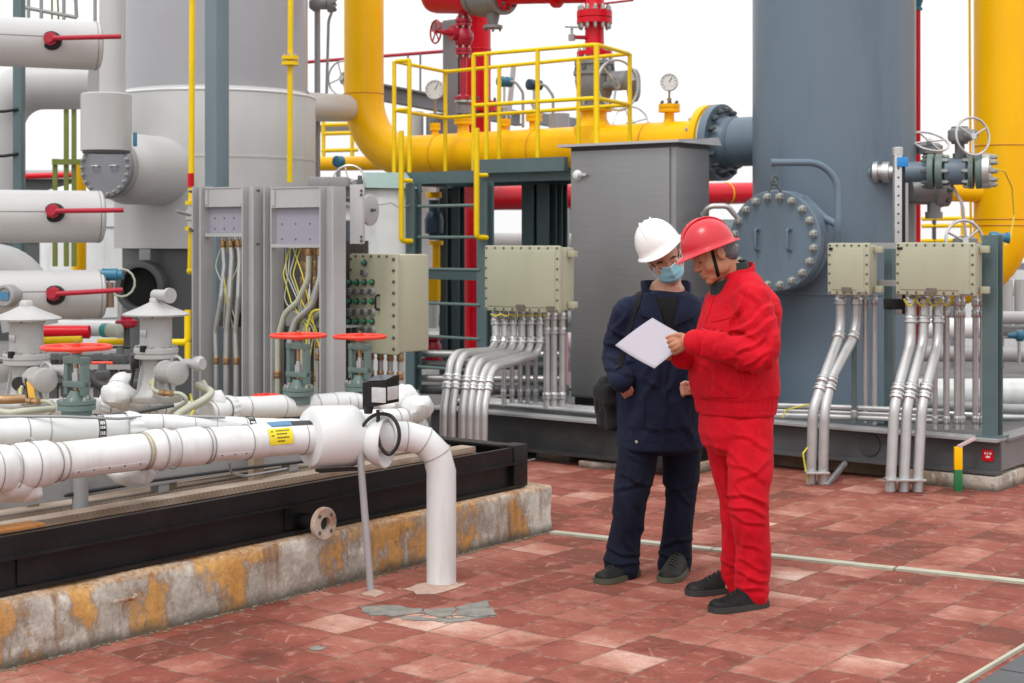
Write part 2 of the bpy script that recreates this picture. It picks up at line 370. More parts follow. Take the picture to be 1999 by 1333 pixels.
def concrete_mat(name, rust=1.0):
    m, nt, b = nodes_of(name)
    tc = N(nt, 'ShaderNodeTexCoord'); geo = N(nt, 'ShaderNodeNewGeometry')
    def nz(scale, sc=(1, 1, 1), det=7, rgh=.62, loc=(0, 0, 0)):
        mp = N(nt, 'ShaderNodeMapping'); mp.inputs['Scale'].default_value = sc; mp.inputs['Location'].default_value = loc; nt.links.new(geo.outputs['Position'], mp.inputs[0])
        n = N(nt, 'ShaderNodeTexNoise'); n.inputs['Scale'].default_value = scale; n.inputs['Detail'].default_value = det; n.inputs['Roughness'].default_value = rgh
        nt.links.new(mp.outputs[0], n.inputs[0]); return n.outputs[0]
    fine = nz(38); mid = nz(4.5)
    c = ramp(nt, [(.25, (.24, .21, .175)), (.5, (.42, .38, .33)), (.75, (.56, .52, .455))], mid).outputs[0]
    c = mixc(nt, ramp(nt, [(.5, (0, 0, 0)), (.56, (.85,) * 3)], nz(2.6, loc=(3, 1, 0))).outputs[0], c, (.62, .59, .52))
    if rust:
        st = nz(1.9, (1, 1, .55), 8, .68, (7, 2, 0)); st2 = nz(11, (1, 1, .12), 5, .6)
        f = ramp(nt, [(.50, (0, 0, 0)), (.535, (.95 * rust,) * 3)], st).outputs[0]
        c = mixc(nt, f, c, ramp(nt, [(.3, (.50, .23, .045)), (.6, (.62, .34, .10)), (.8, (.30, .11, .02))], st2).outputs[0])
        c = mixc(nt, ramp(nt, [(.482, (0, 0, 0)), (.502, (.4,) * 3), (.515, (.4,) * 3), (.54, (0, 0, 0))], st).outputs[0], c, (.16, .075, .03))
        f2 = ramp(nt, [(.57, (0, 0, 0)), (.66, (.8 * rust,) * 3)], nz(5, (1, 1, .1), 5, .6, (1, 9, 0))).outputs[0]
        c = mixc(nt, f2, c, (.20, .075, .018))
    if rust:
        # rust that has run off the steel on to the top of the plinth, green-black damp along its foot
        sp = N(nt, 'ShaderNodeSeparateXYZ'); nt.links.new(geo.outputs['Position'], sp.inputs[0])
        zz = math_n(nt, 'ADD', sp.outputs[2], math_n(nt, 'MULTIPLY', math_n(nt, 'SUBTRACT', nz(6, loc=(2, 5, 1)), .5), .10))
        c = mixc(nt, ramp(nt, [(.225, (0, 0, 0)), (.25, (.75,) * 3)], zz).outputs[0], c, ramp(nt, [(.35, (.36, .15, .04)), (.6, (.50, .36, .24))], fine).outputs[0])
        c = mixc(nt, ramp(nt, [(.015, (.85,) * 3), (.06, (0, 0, 0))], zz).outputs[0], c, (.085, .075, .055))
    c = mixc(nt, .6, c, ramp(nt, [(.3, (.6, .6, .6)), (.7, (1.2, 1.2, 1.2))], fine).outputs[0], 'MULTIPLY')
    nt.links.new(c, b.inputs['Base Color']); b.inputs['Roughness'].default_value = .85
    bp = N(nt, 'ShaderNodeBump'); bp.inputs['Strength'].default_value = .6; bp.inputs['Distance'].default_value = .01
    nt.links.new(math_n(nt, 'ADD', fine, mid), bp.inputs['Height']); nt.links.new(bp.outputs[0], b.inputs['Normal'])
    return m
PAVE = paving_mat(); CONC = concrete_mat('stained_concrete', 1.0); CONC2 = concrete_mat('plain_concrete', .25)
ASPH = paint('yard_asphalt', (.16, .15, .145), .9, var=.2, scale=1.5, bump=.12)
CEM = paint('grey_cement', (.20, .195, .175), .9, var=.3, scale=14, bump=.16, stain=(.30, .22, .18), stain_amt=.8, stain_scale=16)
PALE = paint('pale_mortar', (.46, .32, .26), .9, var=.25, scale=16, bump=.14, stain=(.3, .15, .11), stain_amt=.8, stain_scale=12)
STRIP = paint('pale_kerb_stone', (.42, .41, .33), .8, var=.14, scale=4, bump=.1, stain=(.27, .25, .18), stain_amt=.7, stain_scale=5)
SLAB = paint('dark_grey_paver', (.085, .088, .092), .8, var=.2, scale=7, bump=.1)

# ---------------------------------------------------------------- world and camera
def world():
    w = bpy.data.worlds.new('World'); SC.world = w; w.use_nodes = True; nt = w.node_tree
    for n in list(nt.nodes): nt.nodes.remove(n)
    out = N(nt, 'ShaderNodeOutputWorld')
    sky = N(nt, 'ShaderNodeTexSky'); sky.sky_type = 'NISHITA'; sky.sun_disc = False
    sky.sun_elevation = radians(54); sky.sun_rotation = radians(SUN_ROT); sky.air_density = 1.2; sky.dust_density = 4
    bg = N(nt, 'ShaderNodeBackground'); bg.inputs[1].default_value = .10; nt.links.new(sky.outputs[0], bg.inputs[0])
    # cloud deck: an overcast sky, brighter overhead than at the horizon
    tc = N(nt, 'ShaderNodeTexCoord'); sp = N(nt, 'ShaderNodeSeparateXYZ'); nt.links.new(tc.outputs['Generated'], sp.inputs[0])
    cn = N(nt, 'ShaderNodeTexNoise'); cn.inputs['Scale'].default_value = 2.2; cn.inputs['Detail'].default_value = 4; nt.links.new(tc.outputs['Generated'], cn.inputs[0])
    z = math_n(nt, 'MAXIMUM', sp.outputs[2], 0.0)
    g = math_n(nt, 'ADD', math_n(nt, 'MULTIPLY', z, SKY_Z), SKY_H)
    g = math_n(nt, 'MULTIPLY', g, math_n(nt, 'ADD', math_n(nt, 'MULTIPLY', cn.outputs[0], .10), .95))
    cl = N(nt, 'ShaderNodeBackground'); cl.inputs[0].default_value = (1, 1, 1, 1); nt.links.new(g, cl.inputs[1])
    mx = N(nt, 'ShaderNodeMixShader'); mx.inputs[0].default_value = .9
    nt.links.new(bg.outputs[0], mx.inputs[1]); nt.links.new(cl.outputs[0], mx.inputs[2]); nt.links.new(mx.outputs[0], out.inputs[0])
SUN_ROT = 200.0; SKY_H = 1.0; SKY_Z = .85
world()
sl = bpy.data.lights.new('sun', 'SUN'); sl.energy = 1.05; sl.angle = radians(18); sl.color = (1, .96, .9)
so = bpy.data.objects.new('sun', sl); COL.objects.link(so)
# sun stands behind the camera's left shoulder, high
sd = V((-.35, -.62, 0)).normalized() * cos(radians(54)) + UP * sin(radians(54))
so.rotation_euler = sd.to_track_quat('Z', 'Y').to_euler()
cd = bpy.data.cameras.new('camera'); cam = bpy.data.objects.new('camera', cd); COL.objects.link(cam)
cam.location = (0, 0, CAMH); cam.rotation_euler = (pi / 2, 0, 0)
cd.sensor_width = 36; cd.lens = F / 1999 * 36; cd.shift_x = 0; cd.shift_y = -(666.5 - HY) / 1999
cd.clip_end = 2000; cd.clip_start = .05
cd.dof.use_dof = True; cd.dof.focus_distance = 6.9; cd.dof.aperture_fstop = 4.5
SC.camera = cam
SC.view_settings.view_transform = 'Standard'; SC.view_settings.look = 'None'; SC.view_settings.exposure = .10; SC.view_settings.gamma = 1
SC.view_settings.use_curve_mapping = False
# ---------------------------------------------------------------- ground
def sheet(name, pts, z, mat, kind='structure', **k):
    b = MB(); b.add([(x, y, z) for x, y in pts], [list(range(len(pts)))]); return b.build(name, mat, kind=kind, smooth=False, **k)
sheet('ground', [(-400, -60), (400, -60), (400, 600), (-400, 600)], 0, ASPH)
sheet('red_paving', [(-7.0, -3), (26, -3), (26, 17), (5.2, 17), (-1.26, 9.5), (-.11, 8.60), (-2.13, 5.86), (-7.0, -.45)], .004, PAVE)
# darker pavers beyond the edge at the lower right
q0 = G(1882, 1333, .008); q1 = q0 + E2 * 3; q2 = q0 - E2 * 2.5
dk = MB(); n_ = 0
for i in range(22):
    for j in range(7):
        a = q2 + E2 * (i * .25) + E1 * (j * .25 + .035)
        off = .0
        p = [a + E1 * .003, a + E1 * .247, a + E1 * .247 + E2 * .244, a + E1 * .003 + E2 * .244]
        h = random.uniform(.009, .012)
        dk.add([(v.x, v.y, .0082) for v in p] + [(v.x, v.y, h) for v in p], [(4, 5, 6, 7), (0, 1, 5, 4), (1, 2, 6, 5), (2, 3, 7, 6), (3, 0, 4, 7)])
dk.build('dark_paving', SLAB, kind='structure', smooth=False)
kb = MB(); kb.bar(q2 + UP * .002, q1 + UP * .002, .016, .016); kb.build('paving_edge', STRIP, kind='structure', smooth=False)
# pale joint strip across the paving, in lengths
ks = MB(); a, c = G(1079, 1040, .006), G(2010, 1139, .006); c = a + (c - a) * 1.6
L = (c - a).length; d = (c - a).normalized(); t = 0; nrm = V((-d.y, d.x, 0))
while t < L:
    l = random.uniform(.75, 1.1); o = nrm * random.uniform(-.006, .006)
    ks.bar(a + d * t + o + UP * .001, a + d * min(L, t + l - .012) + o + UP * .001, .062, .018); t += l
ks.build('joint_strip', STRIP, kind='structure', smooth=False)
# cement patch and the mortar collars round the posts
def patch(name, pix, z, mat):
    pts = [G(x, y, z) for x, y in pix]; out = []
    for i in range(len(pts)):
        p, q = pts[i], pts[(i + 1) % len(pts)]
        for k in range(9):
            s = p.lerp(q, k / 6); w = noise.noise(s * 13) * .022 + noise.noise(s * 41) * .010; out.append((s.x + w, s.y + w * 1.6))
    b = MB(); b.prism(out, z - .0035, z - .0005); b.build(name, mat, kind='structure', smooth=False)
patch('cement_patch', [(706, 1183), (745, 1181), (790, 1183), (822, 1187), (826, 1197), (800, 1199), (768, 1203), (738, 1200), (710, 1197)], .008, CEM)
patch('cement_patch', [(827, 1188), (862, 1187), (890, 1185), (884, 1200), (862, 1203), (830, 1199)], .008, CEM)
patch('cement_patch', [(893, 1184), (915, 1178), (944, 1173), (961, 1181), (960, 1189), (971, 1199), (938, 1203), (890, 1201)], .008, CEM)
patch('cement_patch', [(775, 1205), (815, 1202), (858, 1206), (905, 1204), (952, 1204), (915, 1210), (880, 1214), (838, 1211), (800, 1208)], .008, CEM)
patch('cement_patch', [(608, 1262), (622, 1259), (638, 1263), (626, 1268), (610, 1267)], .008, CEM)
patch('mortar_collar', [(784, 1150), (800, 1146), (815, 1139), (850, 1134), (898, 1136), (906, 1141), (892, 1147), (862, 1156), (842, 1160), (815, 1155)], .009, PALE)
patch('mortar_collar', [(704, 1158), (730, 1150), (752, 1156), (735, 1164)], .009, PALE)

# ---------------------------------------------------------------- left skid: plinth and black frame
K0 = V((-1.89, 5.67, 0))                       # foot of the plinth's front face
def KL(s, back=0.0, z=0.0): return K0 + E2 * s - E1 * back + UP * z   # s along the front, back away from the walkway
KEND = 3.43
def plinth():
    b = MB(); n = 120; prof = [(0.0, -.02), (.0, .03), (.004, .1), (.0, .19), (.003, .238), (.012, .252), (.10, .256), (.5, .256), (3.4, .256), (3.4, -.02)]
    vs = []
    for i in range(n + 1):
        s = -3.0 + (KEND + 3.0) * i / n
        for j, (bk, z) in enumerate(prof):
            p = KL(s, bk, z)
            if j < 8:
                k = noise.noise(p * 5) * .010 + noise.noise(p * 17) * .005
                chip = max(0, noise.noise(V((s * 2.3, 3, j * .1))) - .3) * .07 if j in (4, 5) else 0
                p += -E1 * (k + chip) - UP * (chip * .8 if j in (4, 5) else 0)
            vs.append(p)
    m = len(prof); fs = [(i * m + j, i * m + (j + 1) % m, (i + 1) * m + (j + 1) % m, (i + 1) * m + j) for i in range(n) for j in range(m)]
    fs += [list(range(m)), list(range(n * m, (n + 1) * m))[::-1]]
    b.add(vs, fs)
    t = thing('concrete_plinth', 'low rust-stained concrete plinth under the black pipe skid', 'plinth', KL(0))
    b.build('curb_wall', CONC, t, sharp=60)
    # mossy grit along the foot
    g = MB()
    for i in range(420):
        s = random.uniform(-.6, KEND + .02); r = random.uniform(.003, .011) * (1.4 if random.random() < .1 else 1); p = KL(s, -abs(random.gauss(0, .018)) - .004, .006)
        g.ball(p, r, 5, (1, 1, .6))
    g.build('grit', paint('dirt_grit', (.16, .13, .09), .9, var=.4, scale=30), t)['kind'] = 'stuff'
    r = MB(); p = KL(.52, -.012, .17)
    r.tube([p, p - E2 * .03 + E1 * .02, p + E2 * .05 + E1 * .028, p + E2 * .09 + E1 * .005, p + E2 * .10 - E1 * .02], .008, 8)
    r.build('rebar_stub', RUSTY, t)
plinth()
SK = .095
def left_skid():
    t = thing('black_skid_frame', 'black steel channel frame of the left pipe skid on its concrete plinth', 'skid frame', KL(0, .3, .247))
    zt, zb = .478, .262; s0, s1 = -3.0, KEND - .16
    f = MB(); f.bar(KL(s0, SK + .012, (zt + zb) / 2 - .03), KL(s1, SK + .012, (zt + zb) / 2 - .03), .02, zt - zb - .06 - .01)     # web
    f.bar(KL(s0, SK + .02, zb + .008), KL(s1, SK + .02, zb + .008), .11, .014)                                           # bottom flange
    f.build('web', BLACK, t)
    f = MB(); f.bar(KL(s0, SK - .012, zt - .04), KL(s1, SK - .012, zt - .04), .022, .082, )                                 # upstand
    f.bar(KL(s0, SK - .020, zt - .0825), KL(s1, SK - .020, zt - .0825), .05, .009)
    f.build('top_rail', BLACK, t)
    for s in (.16, 1.55, 2.75):
        f = MB(); f.bar(KL(s, SK - .0, zb + .02), KL(s, SK - .0, zt - .09), .012, .05, up=E2); f.build('stiffener', BLACK, t)
    e = MB(); e.bar(KL(s1 - .011, SK + .03, (zt + zb) / 2), KL(s1 - .011, 3.2, (zt + zb) / 2), .022, zt - zb); e.bar(KL(s1 - .05, SK + .03, zt + .004), KL(s1 - .05, 3.2, zt + .004), .10, .01)
    e.build('end_channel', BLACK, t)
    e = MB(); e.box((-.05, -.06, zb + .001), (.05, .06, zt + .012), .006, Matrix.Translation(KL(s1 - .03, SK + .02)) @ Matrix.Rotation(YAW, 4, 'Z')); e.build('corner_post', BLACK, t)
    d = MB(); d.bar(KL(s0, 1.65, .43), KL(s1 - .12, 1.65, .43), 2.95, .012); d.build('deck_plate', BROWN, t)
    for bk, w, z in ((.34, .10, .458), (.55, .16, .452)):
        d = MB(); d.bar(KL(s0, bk, z), KL(s1 - .14, bk, z), w, .03); d.build('tread_plate', TREAD, t)
    g = MB(); g.tube([KL(-.9 + i * .04, SK - .016 , zt - .083 + noise.noise(V((i * .5, 0, 0))) * .003) for i in range(108)], .0045, 6); g.build('weld_bead', paint('scuffed_edge', (.16, .16, .16), .4, metal=.5, var=.4, scale=20), t)
def tread_mat():
    m, nt, b = nodes_of('rusty_tread_plate'); geo = N(nt, 'ShaderNodeNewGeometry'); mp = N(nt, 'ShaderNodeMapping'); mp.inputs['Rotation'].default_value = (0, 0, -YAW + .78)
    nt.links.new(geo.outputs['Position'], mp.inputs[0])
    br = N(nt, 'ShaderNodeTexChecker'); br.inputs['Scale'].default_value = 55; nt.links.new(mp.outputs[0], br.inputs[0])
    n1 = N(nt, 'ShaderNodeTexNoise'); n1.inputs['Scale'].default_value = 4; n1.inputs['Detail'].default_value = 7; nt.links.new(geo.outputs['Position'], n1.inputs[0])
    c = ramp(nt, [(.3, (.25, .17, .12)), (.55, (.42, .33, .26)), (.75, (.52, .46, .38))], n1.outputs[0]).outputs[0]
    c = mixc(nt, .35, c, br.outputs[0], 'MULTIPLY')
    nt.links.new(c, b.inputs['Base Color']); b.inputs['Roughness'].default_value = .7
    bp = N(nt, 'ShaderNodeBump'); bp.inputs['Strength'].default_value = .7; bp.inputs['Distance'].default_value = .004; nt.links.new(br.outputs[1], bp.inputs['Height']); nt.links.new(bp.outputs[0], b.inputs['Normal'])
    return m
TREAD = tread_mat()
left_skid()
# rusty drain flange poking out of the skid's side
o = along(KL(0, SK), E2, 590); o.z = CAMH - (1015 - HY) / F * o.y
t = thing('drain_stub', 'rusty round drain flange poking out of the black skid side', 'pipe stub', o)
MB().lathe(o - E1 * .02, E1, [(0, .034), (.145, .034)], 18).build('stub', BLACK, t)
b = MB(); b.lathe(o + E1 * .125, E1, [(0, .03), (0, .070), (.004, .074), (.022, .074), (.026, .070), (.026, .03), (.004, .03)], 28, caps=False); b.build('flange', RUSTY, t)
MB().lathe(o + E1 * .12, E1, [(0, .031), (.008, .031)], 18).build('bore', RUBBER, t)
bolt_ring(t, o + E1 * .151, E1, .052, 4, .008, .004, BOLTD, .5)
# grey channel laid along the deck with a short post
b = MB(); pa, pb = KL(-1.2, .47, .55), KL(2.15, .47, .55); b.bar(pa, pb, .012, .09); b.bar(pa + UP * .042 - E1 * .03, pb + UP * .042 - E1 * .03, .07, .010); b.bar(pa - UP * .042 - E1 * .03, pb - UP * .042 - E1 * .03, .07, .010)
ch = thing('support_channel', 'grey steel channel running under the front white pipe', 'channel', KL(0, .3, .44))
b.build('channel', MGREY, ch)
for s in (-.2, 1.15, 1.95):
    o = KL(s, .50, .432); c = MB(); c.box((-.03, -.03, 0), (.03, .03, .08), .003, Matrix.Translation(o) @ Matrix.Rotation(YAW, 4, 'Z')); c.build('foot', MGREY, ch)
o = G(157, 1003, .435); b = MB(); b.box((0, 0, 0), (.24, .10, .012), .002, Matrix.Translation(G(-20, 1045, .483)) @ Matrix.Rotation(-YAW * 1.3, 4, 'Z')); b.build('rusty_plate', paint('orange_rust', (.42, .17, .04), .8, var=.3, scale=20), label='orange rusted steel offcut lying on the skid rim at the left edge', cat='plate')
t = thing('stub_post', 'short round grey post standing under the front white pipe', 'post', o)
MB().lathe(o, UP, [(0, .034), (.16, .034)], 20).build('shaft', MGREY, t)
MB().lathe(o, UP, [(0, .055), (.008, .055)], 20).build('base_plate', MGREY, t)
b = MB(); b.bar(KL(-.55, .24, .452), KL(.12, .24, .452), .008, .05); t = b.build('perforated_angle', paint('pale_angle', (.45, .42, .38), .5, metal=.3, var=.15), label='pale perforated steel angle lying on the rusty skid deck', cat='angle bar')
ORD = ['first', 'second', 'third', 'fourth', 'fifth', 'sixth', 'seventh', 'eighth', 'ninth', 'tenth', 'eleventh', 'twelfth']
def wheel(parent, o, ax, R, r, mat, spokes=4, name='handwheel', dish=.0, ph=.3):
    b = MB(); b.torus(o, ax, R, r, 36, 8); a, c, n = frame(V(ax))
    for i in range(spokes):
        g = 2 * pi * i / spokes + ph; d = a * cos(g) + c * sin(g)
        b.tube([V(o) - n * dish, V(o) + d * R], r * .8, 8)
    b.lathe(V(o) - n * (dish + r * 1.5), ax, [(0, R * .17), (r * 3.2, R * .17)], 14)
    return b.build(name, mat, parent)
def flange(parent, o, ax, r, th, mat, nb=8, bm=BOLTM, br=.012, name='flange', bh=.018, rings=1, gap=.006):
    f = MB(); f.disc(V(o) - V(ax).normalized() * th, ax, r, th)
    x = f.build(name, mat, parent)
    if nb: bolt_ring(x, V(o), ax, r * .82, nb, br, bh, bm)
    return x
def gauge(o, face, R, label, stem=.12, mat=STEEL, group=None):
    """dial on a stem rising from o; the dial looks along face"""
    t = thing('pressure_gauge', label, 'gauge', o, group=group)
    MB().lathe(o, UP, [(0, .012), (stem * .3, .012), (stem * .3, .02), (stem * .45, .02), (stem * .45, .009), (stem, .009)], 12).build('stem', BRASS if mat is STEEL else mat, t)
    c = V(o) + UP * (stem + R); f = V(face).normalized()
    MB().lathe(c - f * .03, f, [(0, R * .9), (.008, R), (.045, R), (.052, R * .96), (.052, R * .86), (.044, R * .85)], 30).build('case', mat, t)
    MB().lathe(c + f * .0135, f, [(0, R * .86), (.002, R * .86)], 28).build('dial', GLASSY, t)
    a, b2, n = frame(f); m = MB()
    m.bar(c + f * .017, c + f * .017 + (a * .5 + b2 * .8) * R * .62, .006, .002, f)
    for i in range(11):
        g = -pi * .25 + 1.5 * pi * i / 10; d = a * cos(g) + b2 * sin(g); m.bar(c + f * .0165 + d * R * .66, c + f * .0165 + d * R * .78, .005, .001, f)
    m.build('needle', RUBBER, t)
    return t

# ---- front insulated pipe with the drum and the leg that goes into the paving
A_PTS = [P(-260, 946, 5.45), P(-80, 925, 5.75), P(300, 878, 6.42), P(560, 856, 6.87), P(650, 852, 7.0), P(862, 851, 7.12), V((P(862, 851, 7.12).x, 7.12, -.02))]
def px_seed(x): return (x * .37) % 9
def front_pipe():
    t = thing('insulated_pipe', 'front white insulated pipe that runs over the black skid and bends down into the paving', 'pipe', (A_PTS[-1].x, 7.12, 0))
    r = .075
    MB().tube(dense(A_PTS[:5]), r, 28).dent(.0035, 7).build('run', WHITE, t)
    pth = fillet(A_PTS[4:], .17, 3)
    MB().tube(pth, .069, 28).build('leg', WHITE, t)
    def at(px):
        for a, b in zip(A_PTS, A_PTS[1:]):
            pa, pb = 1000 + a.x / a.y * F, 1000 + b.x / b.y * F
            if pa <= px <= pb: return along(a, (b - a).normalized(), px), (b - a).normalized()
    for p0, p1, rr in ((-60, 22, .092), (24, 104, .090), (284, 335, .086), (336, 400, .083)):
        (o, d), (q, _) = at(p0), at(p1); l = (q - o).length
        MB().lathe(o, d, [(0, r), (.012, rr - .006), (.03, rr), (l - .03, rr), (l - .012, rr - .006), (l, r)], 28, caps=False).dent(.005, 14, px_seed(p0)).build('flange_cover', WHITE, t)
    seam = paint('seam_grey', (.30, .29, .26), .5, metal=.3, var=.2)  # grey metal of the seam bands and tie wires
    for px, rr in ((-15, .093), (22, .091), (58, .0915), (104, .079), (118, .0772), (275, .079), (281, .0785), (312, .088), (336, .0865), (398, .0785), (405, .078), (480, .0765), (590, .0765)):
        o, d = at(px); MB().torus(o, d, rr, .0022, 32, 6).build('seam_band', seam, t)
    for i in (1, 2, 3): MB().torus(pth[i], (pth[i + 1] - pth[i - 1]), .0705, .0016, 30, 6).build('elbow_seam', seam, t)
    # lengthwise lap seam with rivets on the camera side of the run
    d = (A_PTS[2] - A_PTS[1]).normalized(); out = (d.cross(UP) * .86 - UP * .5).normalized()
    for u, w in ((125, 272), (406, 470)):
        MB().bar(at(u)[0] + out * (r + .0028), at(w)[0] + out * (r + .0028), .012, .0015, out).build('lap_seam', WHITE, t)
    for u in (135, 165, 195, 225, 255, 415, 440, 462): bolt(t, at(u)[0] + out * (r + .0034), out, .0035, .003, BOLTD, 'rivet')
    # grubby tape wrap at the joint
    o, d = at(276); MB().lathe(o, d, [(0, .0785), (.022, .0785)], 28, caps=False).build('tape_wrap', paint('yellowed_tape', (.52, .46, .33), .6, var=.25, scale=20), t)
    # yellow warning sticker and a blue-black one, wrapped on the pipe
    def sticker(px, ang, w, h, mat, name):
        o, d = at(px); a = d.cross(UP).normalized(); rr = r + .0042; vs = []; n = 8
        for i in range(n + 1):
            g = radians(ang) + (i / n - .5) * h / rr; u = a * cos(g) + UP * sin(g)
            vs += [o + u * rr, o + d * w + u * rr]
        b = MB(); b.add(vs, [(2 * i, 2 * i + 1, 2 * i + 3, 2 * i + 2) for i in range(n)]); k = b.build(name, mat, t)
        return o, d, a
    o, d, a = sticker(508, 18, .125, .075, STICK, 'warning_sticker')
    m = MB()
    for i, (x0, x1, ang) in enumerate(((.012, .030, 34), (.012, .030, 20), (.04, .112, 36), (.04, .10, 25), (.04, .11, 13), (.04, .085, 2))):
        for k in range(int((x1 - x0) / .008)):
            g = radians(ang); u = a * cos(g) + UP * sin(g); m.bar(o + d * (x0 + k * .008) + u * (r + .0050), o + d * (x0 + k * .008 + .005) + u * (r + .0050), .006, .0006, u)
    m.build('sticker_marks', BLACK, t)
    sticker(520, 74, .12, .05, BLUES, 'blue_sticker'); sticker(563, 70, .12, .04, RUBBER, 'black_strip')
    # drum, its rounded shoulders and the flared hood on its right side
    o, d = at(602); q, _ = at(700); l = (q - o).length; R = .142
    MB().lathe(o, d, [(0, .05), (.0, R - .035), (.008, R - .012), (.028, R), (l - .02, R), (l - .004, R - .01), (l, R - .03), (l, .05)], 40).build('drum', WHITE, t)
    o2, _ = at(716); MB().lathe(o2 - UP * .012, V((.92, -.28, -.05)), [(0, .085), (.05, .112), (.10, .124), (.104, .124), (.106, .118), (.05, .07)], 36, caps=False).build('flared_hood', WHITE, t)
    hb = MB(); hb.torus(at(757)[0], d, .0755, .005, 30, 8); hb.build('collar', WHITE, t)
    bb = MB(); bb.bar(q + V((0, -.05, -.14)) - d * .2, q + V((0, -.05, -.14)) + d * .02, .05, .012); bb.build('saddle', BLACK, t)
    return at
at_front = front_pipe()

def ins_pipe(name, label, pts, r, bend=.15, seams=(), parts=(), mat=WHITE):
    t = thing(name, label, 'pipe', (pts[0].x, pts[0].y, .44))
    path = fillet(pts, bend, 6)
    MB().tube(dense(path), r, 26).dent(.004 if mat is WHITE else .001, 7, r * 50).build('run', mat, t)
    rb = random.Random(int(r * 1e4))
    acc = [0]
    for a, b in zip(path, path[1:]): acc.append(acc[-1] + (b - a).length)
    def at(s):
        for i in range(len(path) - 1):
            if acc[i] <= s <= acc[i + 1]: return path[i].lerp(path[i + 1], (s - acc[i]) / max(1e-6, acc[i + 1] - acc[i])), (path[i + 1] - path[i]).normalized()
        return path[-1], (path[-1] - path[-2]).normalized()
    tot = acc[-1]
    for f in seams:
        o, d = at(f * tot); MB().torus(o, d, r + .001, .0022, 28, 6).build('seam_band', MATS['seam_grey'], t)
    for k in range(int(tot / .16)):
        o, d = at(tot * rb.random()); a_, b_, _ = frame(d); MB().torus(o, d + (a_ * rb.uniform(-1, 1) + b_ * rb.uniform(-1, 1)) * .09, r + .0022, .0016, 26, 6).build('tie_wire', MATS['seam_grey'], t)
    for f, kind in parts:
        o, d = at(f * tot)
        if kind == 'tape':
            MB().lathe(o, d, [(0, r + .002), (.03, r + .002)], 28, caps=False).build('marking_tape', WHITE, t)
            m = MB(); a, b2, n = frame(d)
            for i in range(18):
                g = 2 * pi * i / 18; u = a * cos(g) + b2 * sin(g); v = -a * sin(g) + b2 * cos(g)
                w = .011 if i % 2 else .006
                m.bar(o + d * .003 + u * (r + .0028) - v * w / 2, o + d * .027 + u * (r + .0028) - v * w / 2, w, .001, u)
            for s in (0, .03): m.torus(o + d * s, d, r + .002, .0025, 28, 6)
            m.build('tape_bars', BLACK, t)
        else:      # pleated cloth collar that gathers down on to the pipe
            vs = []; n = 56; L = .09 * r / .06
            for k, (f2, rr) in enumerate(((0, r * 1.12), (.25, r * 1.15), (.6, r * 1.05), (1, r * .78))):
                for i in range(n):
                    g = 2 * pi * i / n; a, b2, _ = frame(d); am = (1, .9, .75, .6)[k]
                    rad = rr + r * .07 * am * sin(g * 14 + .4 * sin(g * 3)) * (k > 0)
                    vs.append(o + d * L * f2 + (a * cos(g) + b2 * sin(g)) * rad)
            b = MB(); b.add(vs, [(k * n + i, k * n + (i + 1) % n, (k + 1) * n + (i + 1) % n, (k + 1) * n + i) for k in range(3) for i in range(n)]); b.build('pleated_collar', WHITE, t, sharp=60)
    return t, at
ins_pipe('insulated_pipe', 'thick white insulated pipe behind the front pipe at the left edge, with a striped tape', [P(-200, 856, 6.7), P(90, 842, 7.1), P(262, 836, 7.35)], .070, seams=(.35, .52), parts=((.82, 'tape'), (.955, 'collar')))
ins_pipe('insulated_pipe', 'thin white insulated pipe from the pleated collar to the drum, with a striped tape', [P(250, 826, 7.32), P(440, 831, 7.55), P(640, 838, 7.9)], .046, seams=(.15, .9), parts=((.56, 'tape'),))
ins_pipe('insulated_pipe', 'white insulated elbow rising beside the right hat-topped valve', [P(420, 806, 8.7), P(300, 802, 8.35), P(208, 797, 8.2), P(236, 748, 8.75), P(330, 742, 9.6)], .062, .10, seams=(.2, .6), parts=((.32, 'collar'),))
ins_pipe('insulated_pipe', 'white insulated pipe carrying the two rear red-wheeled valves', [P(405, 806, 8.3), P(450, 797, 8.45), P(700, 786, 9.0), P(800, 786, 9.2), P(808, 900, 9.2)], .063, .10, seams=(.3, .55, .72, .78, .84), parts=((.08, 'collar'),))
ins_pipe('insulated_pipe', 'short white pipe bending down behind the drum and the post light', [P(640, 822, 7.7), P(818, 815, 8.15), P(825, 900, 8.15)], .052, .09, seams=(.55, .62, .7, .78))
ins_pipe('insulated_pipe', 'low white pipe lying under the front pipe on the skid deck', [P(150, 945, 6.75), P(330, 905, 7.1), P(560, 880, 7.6)], .05, .1, seams=(.5,))
ins_pipe('insulated_pipe', 'white pipe running low at the left edge behind the thick one', [P(-200, 806, 7.6), P(60, 800, 7.9), P(190, 796, 8.15)], .055, .1, seams=(.4, .8), parts=((.6, 'collar'),))

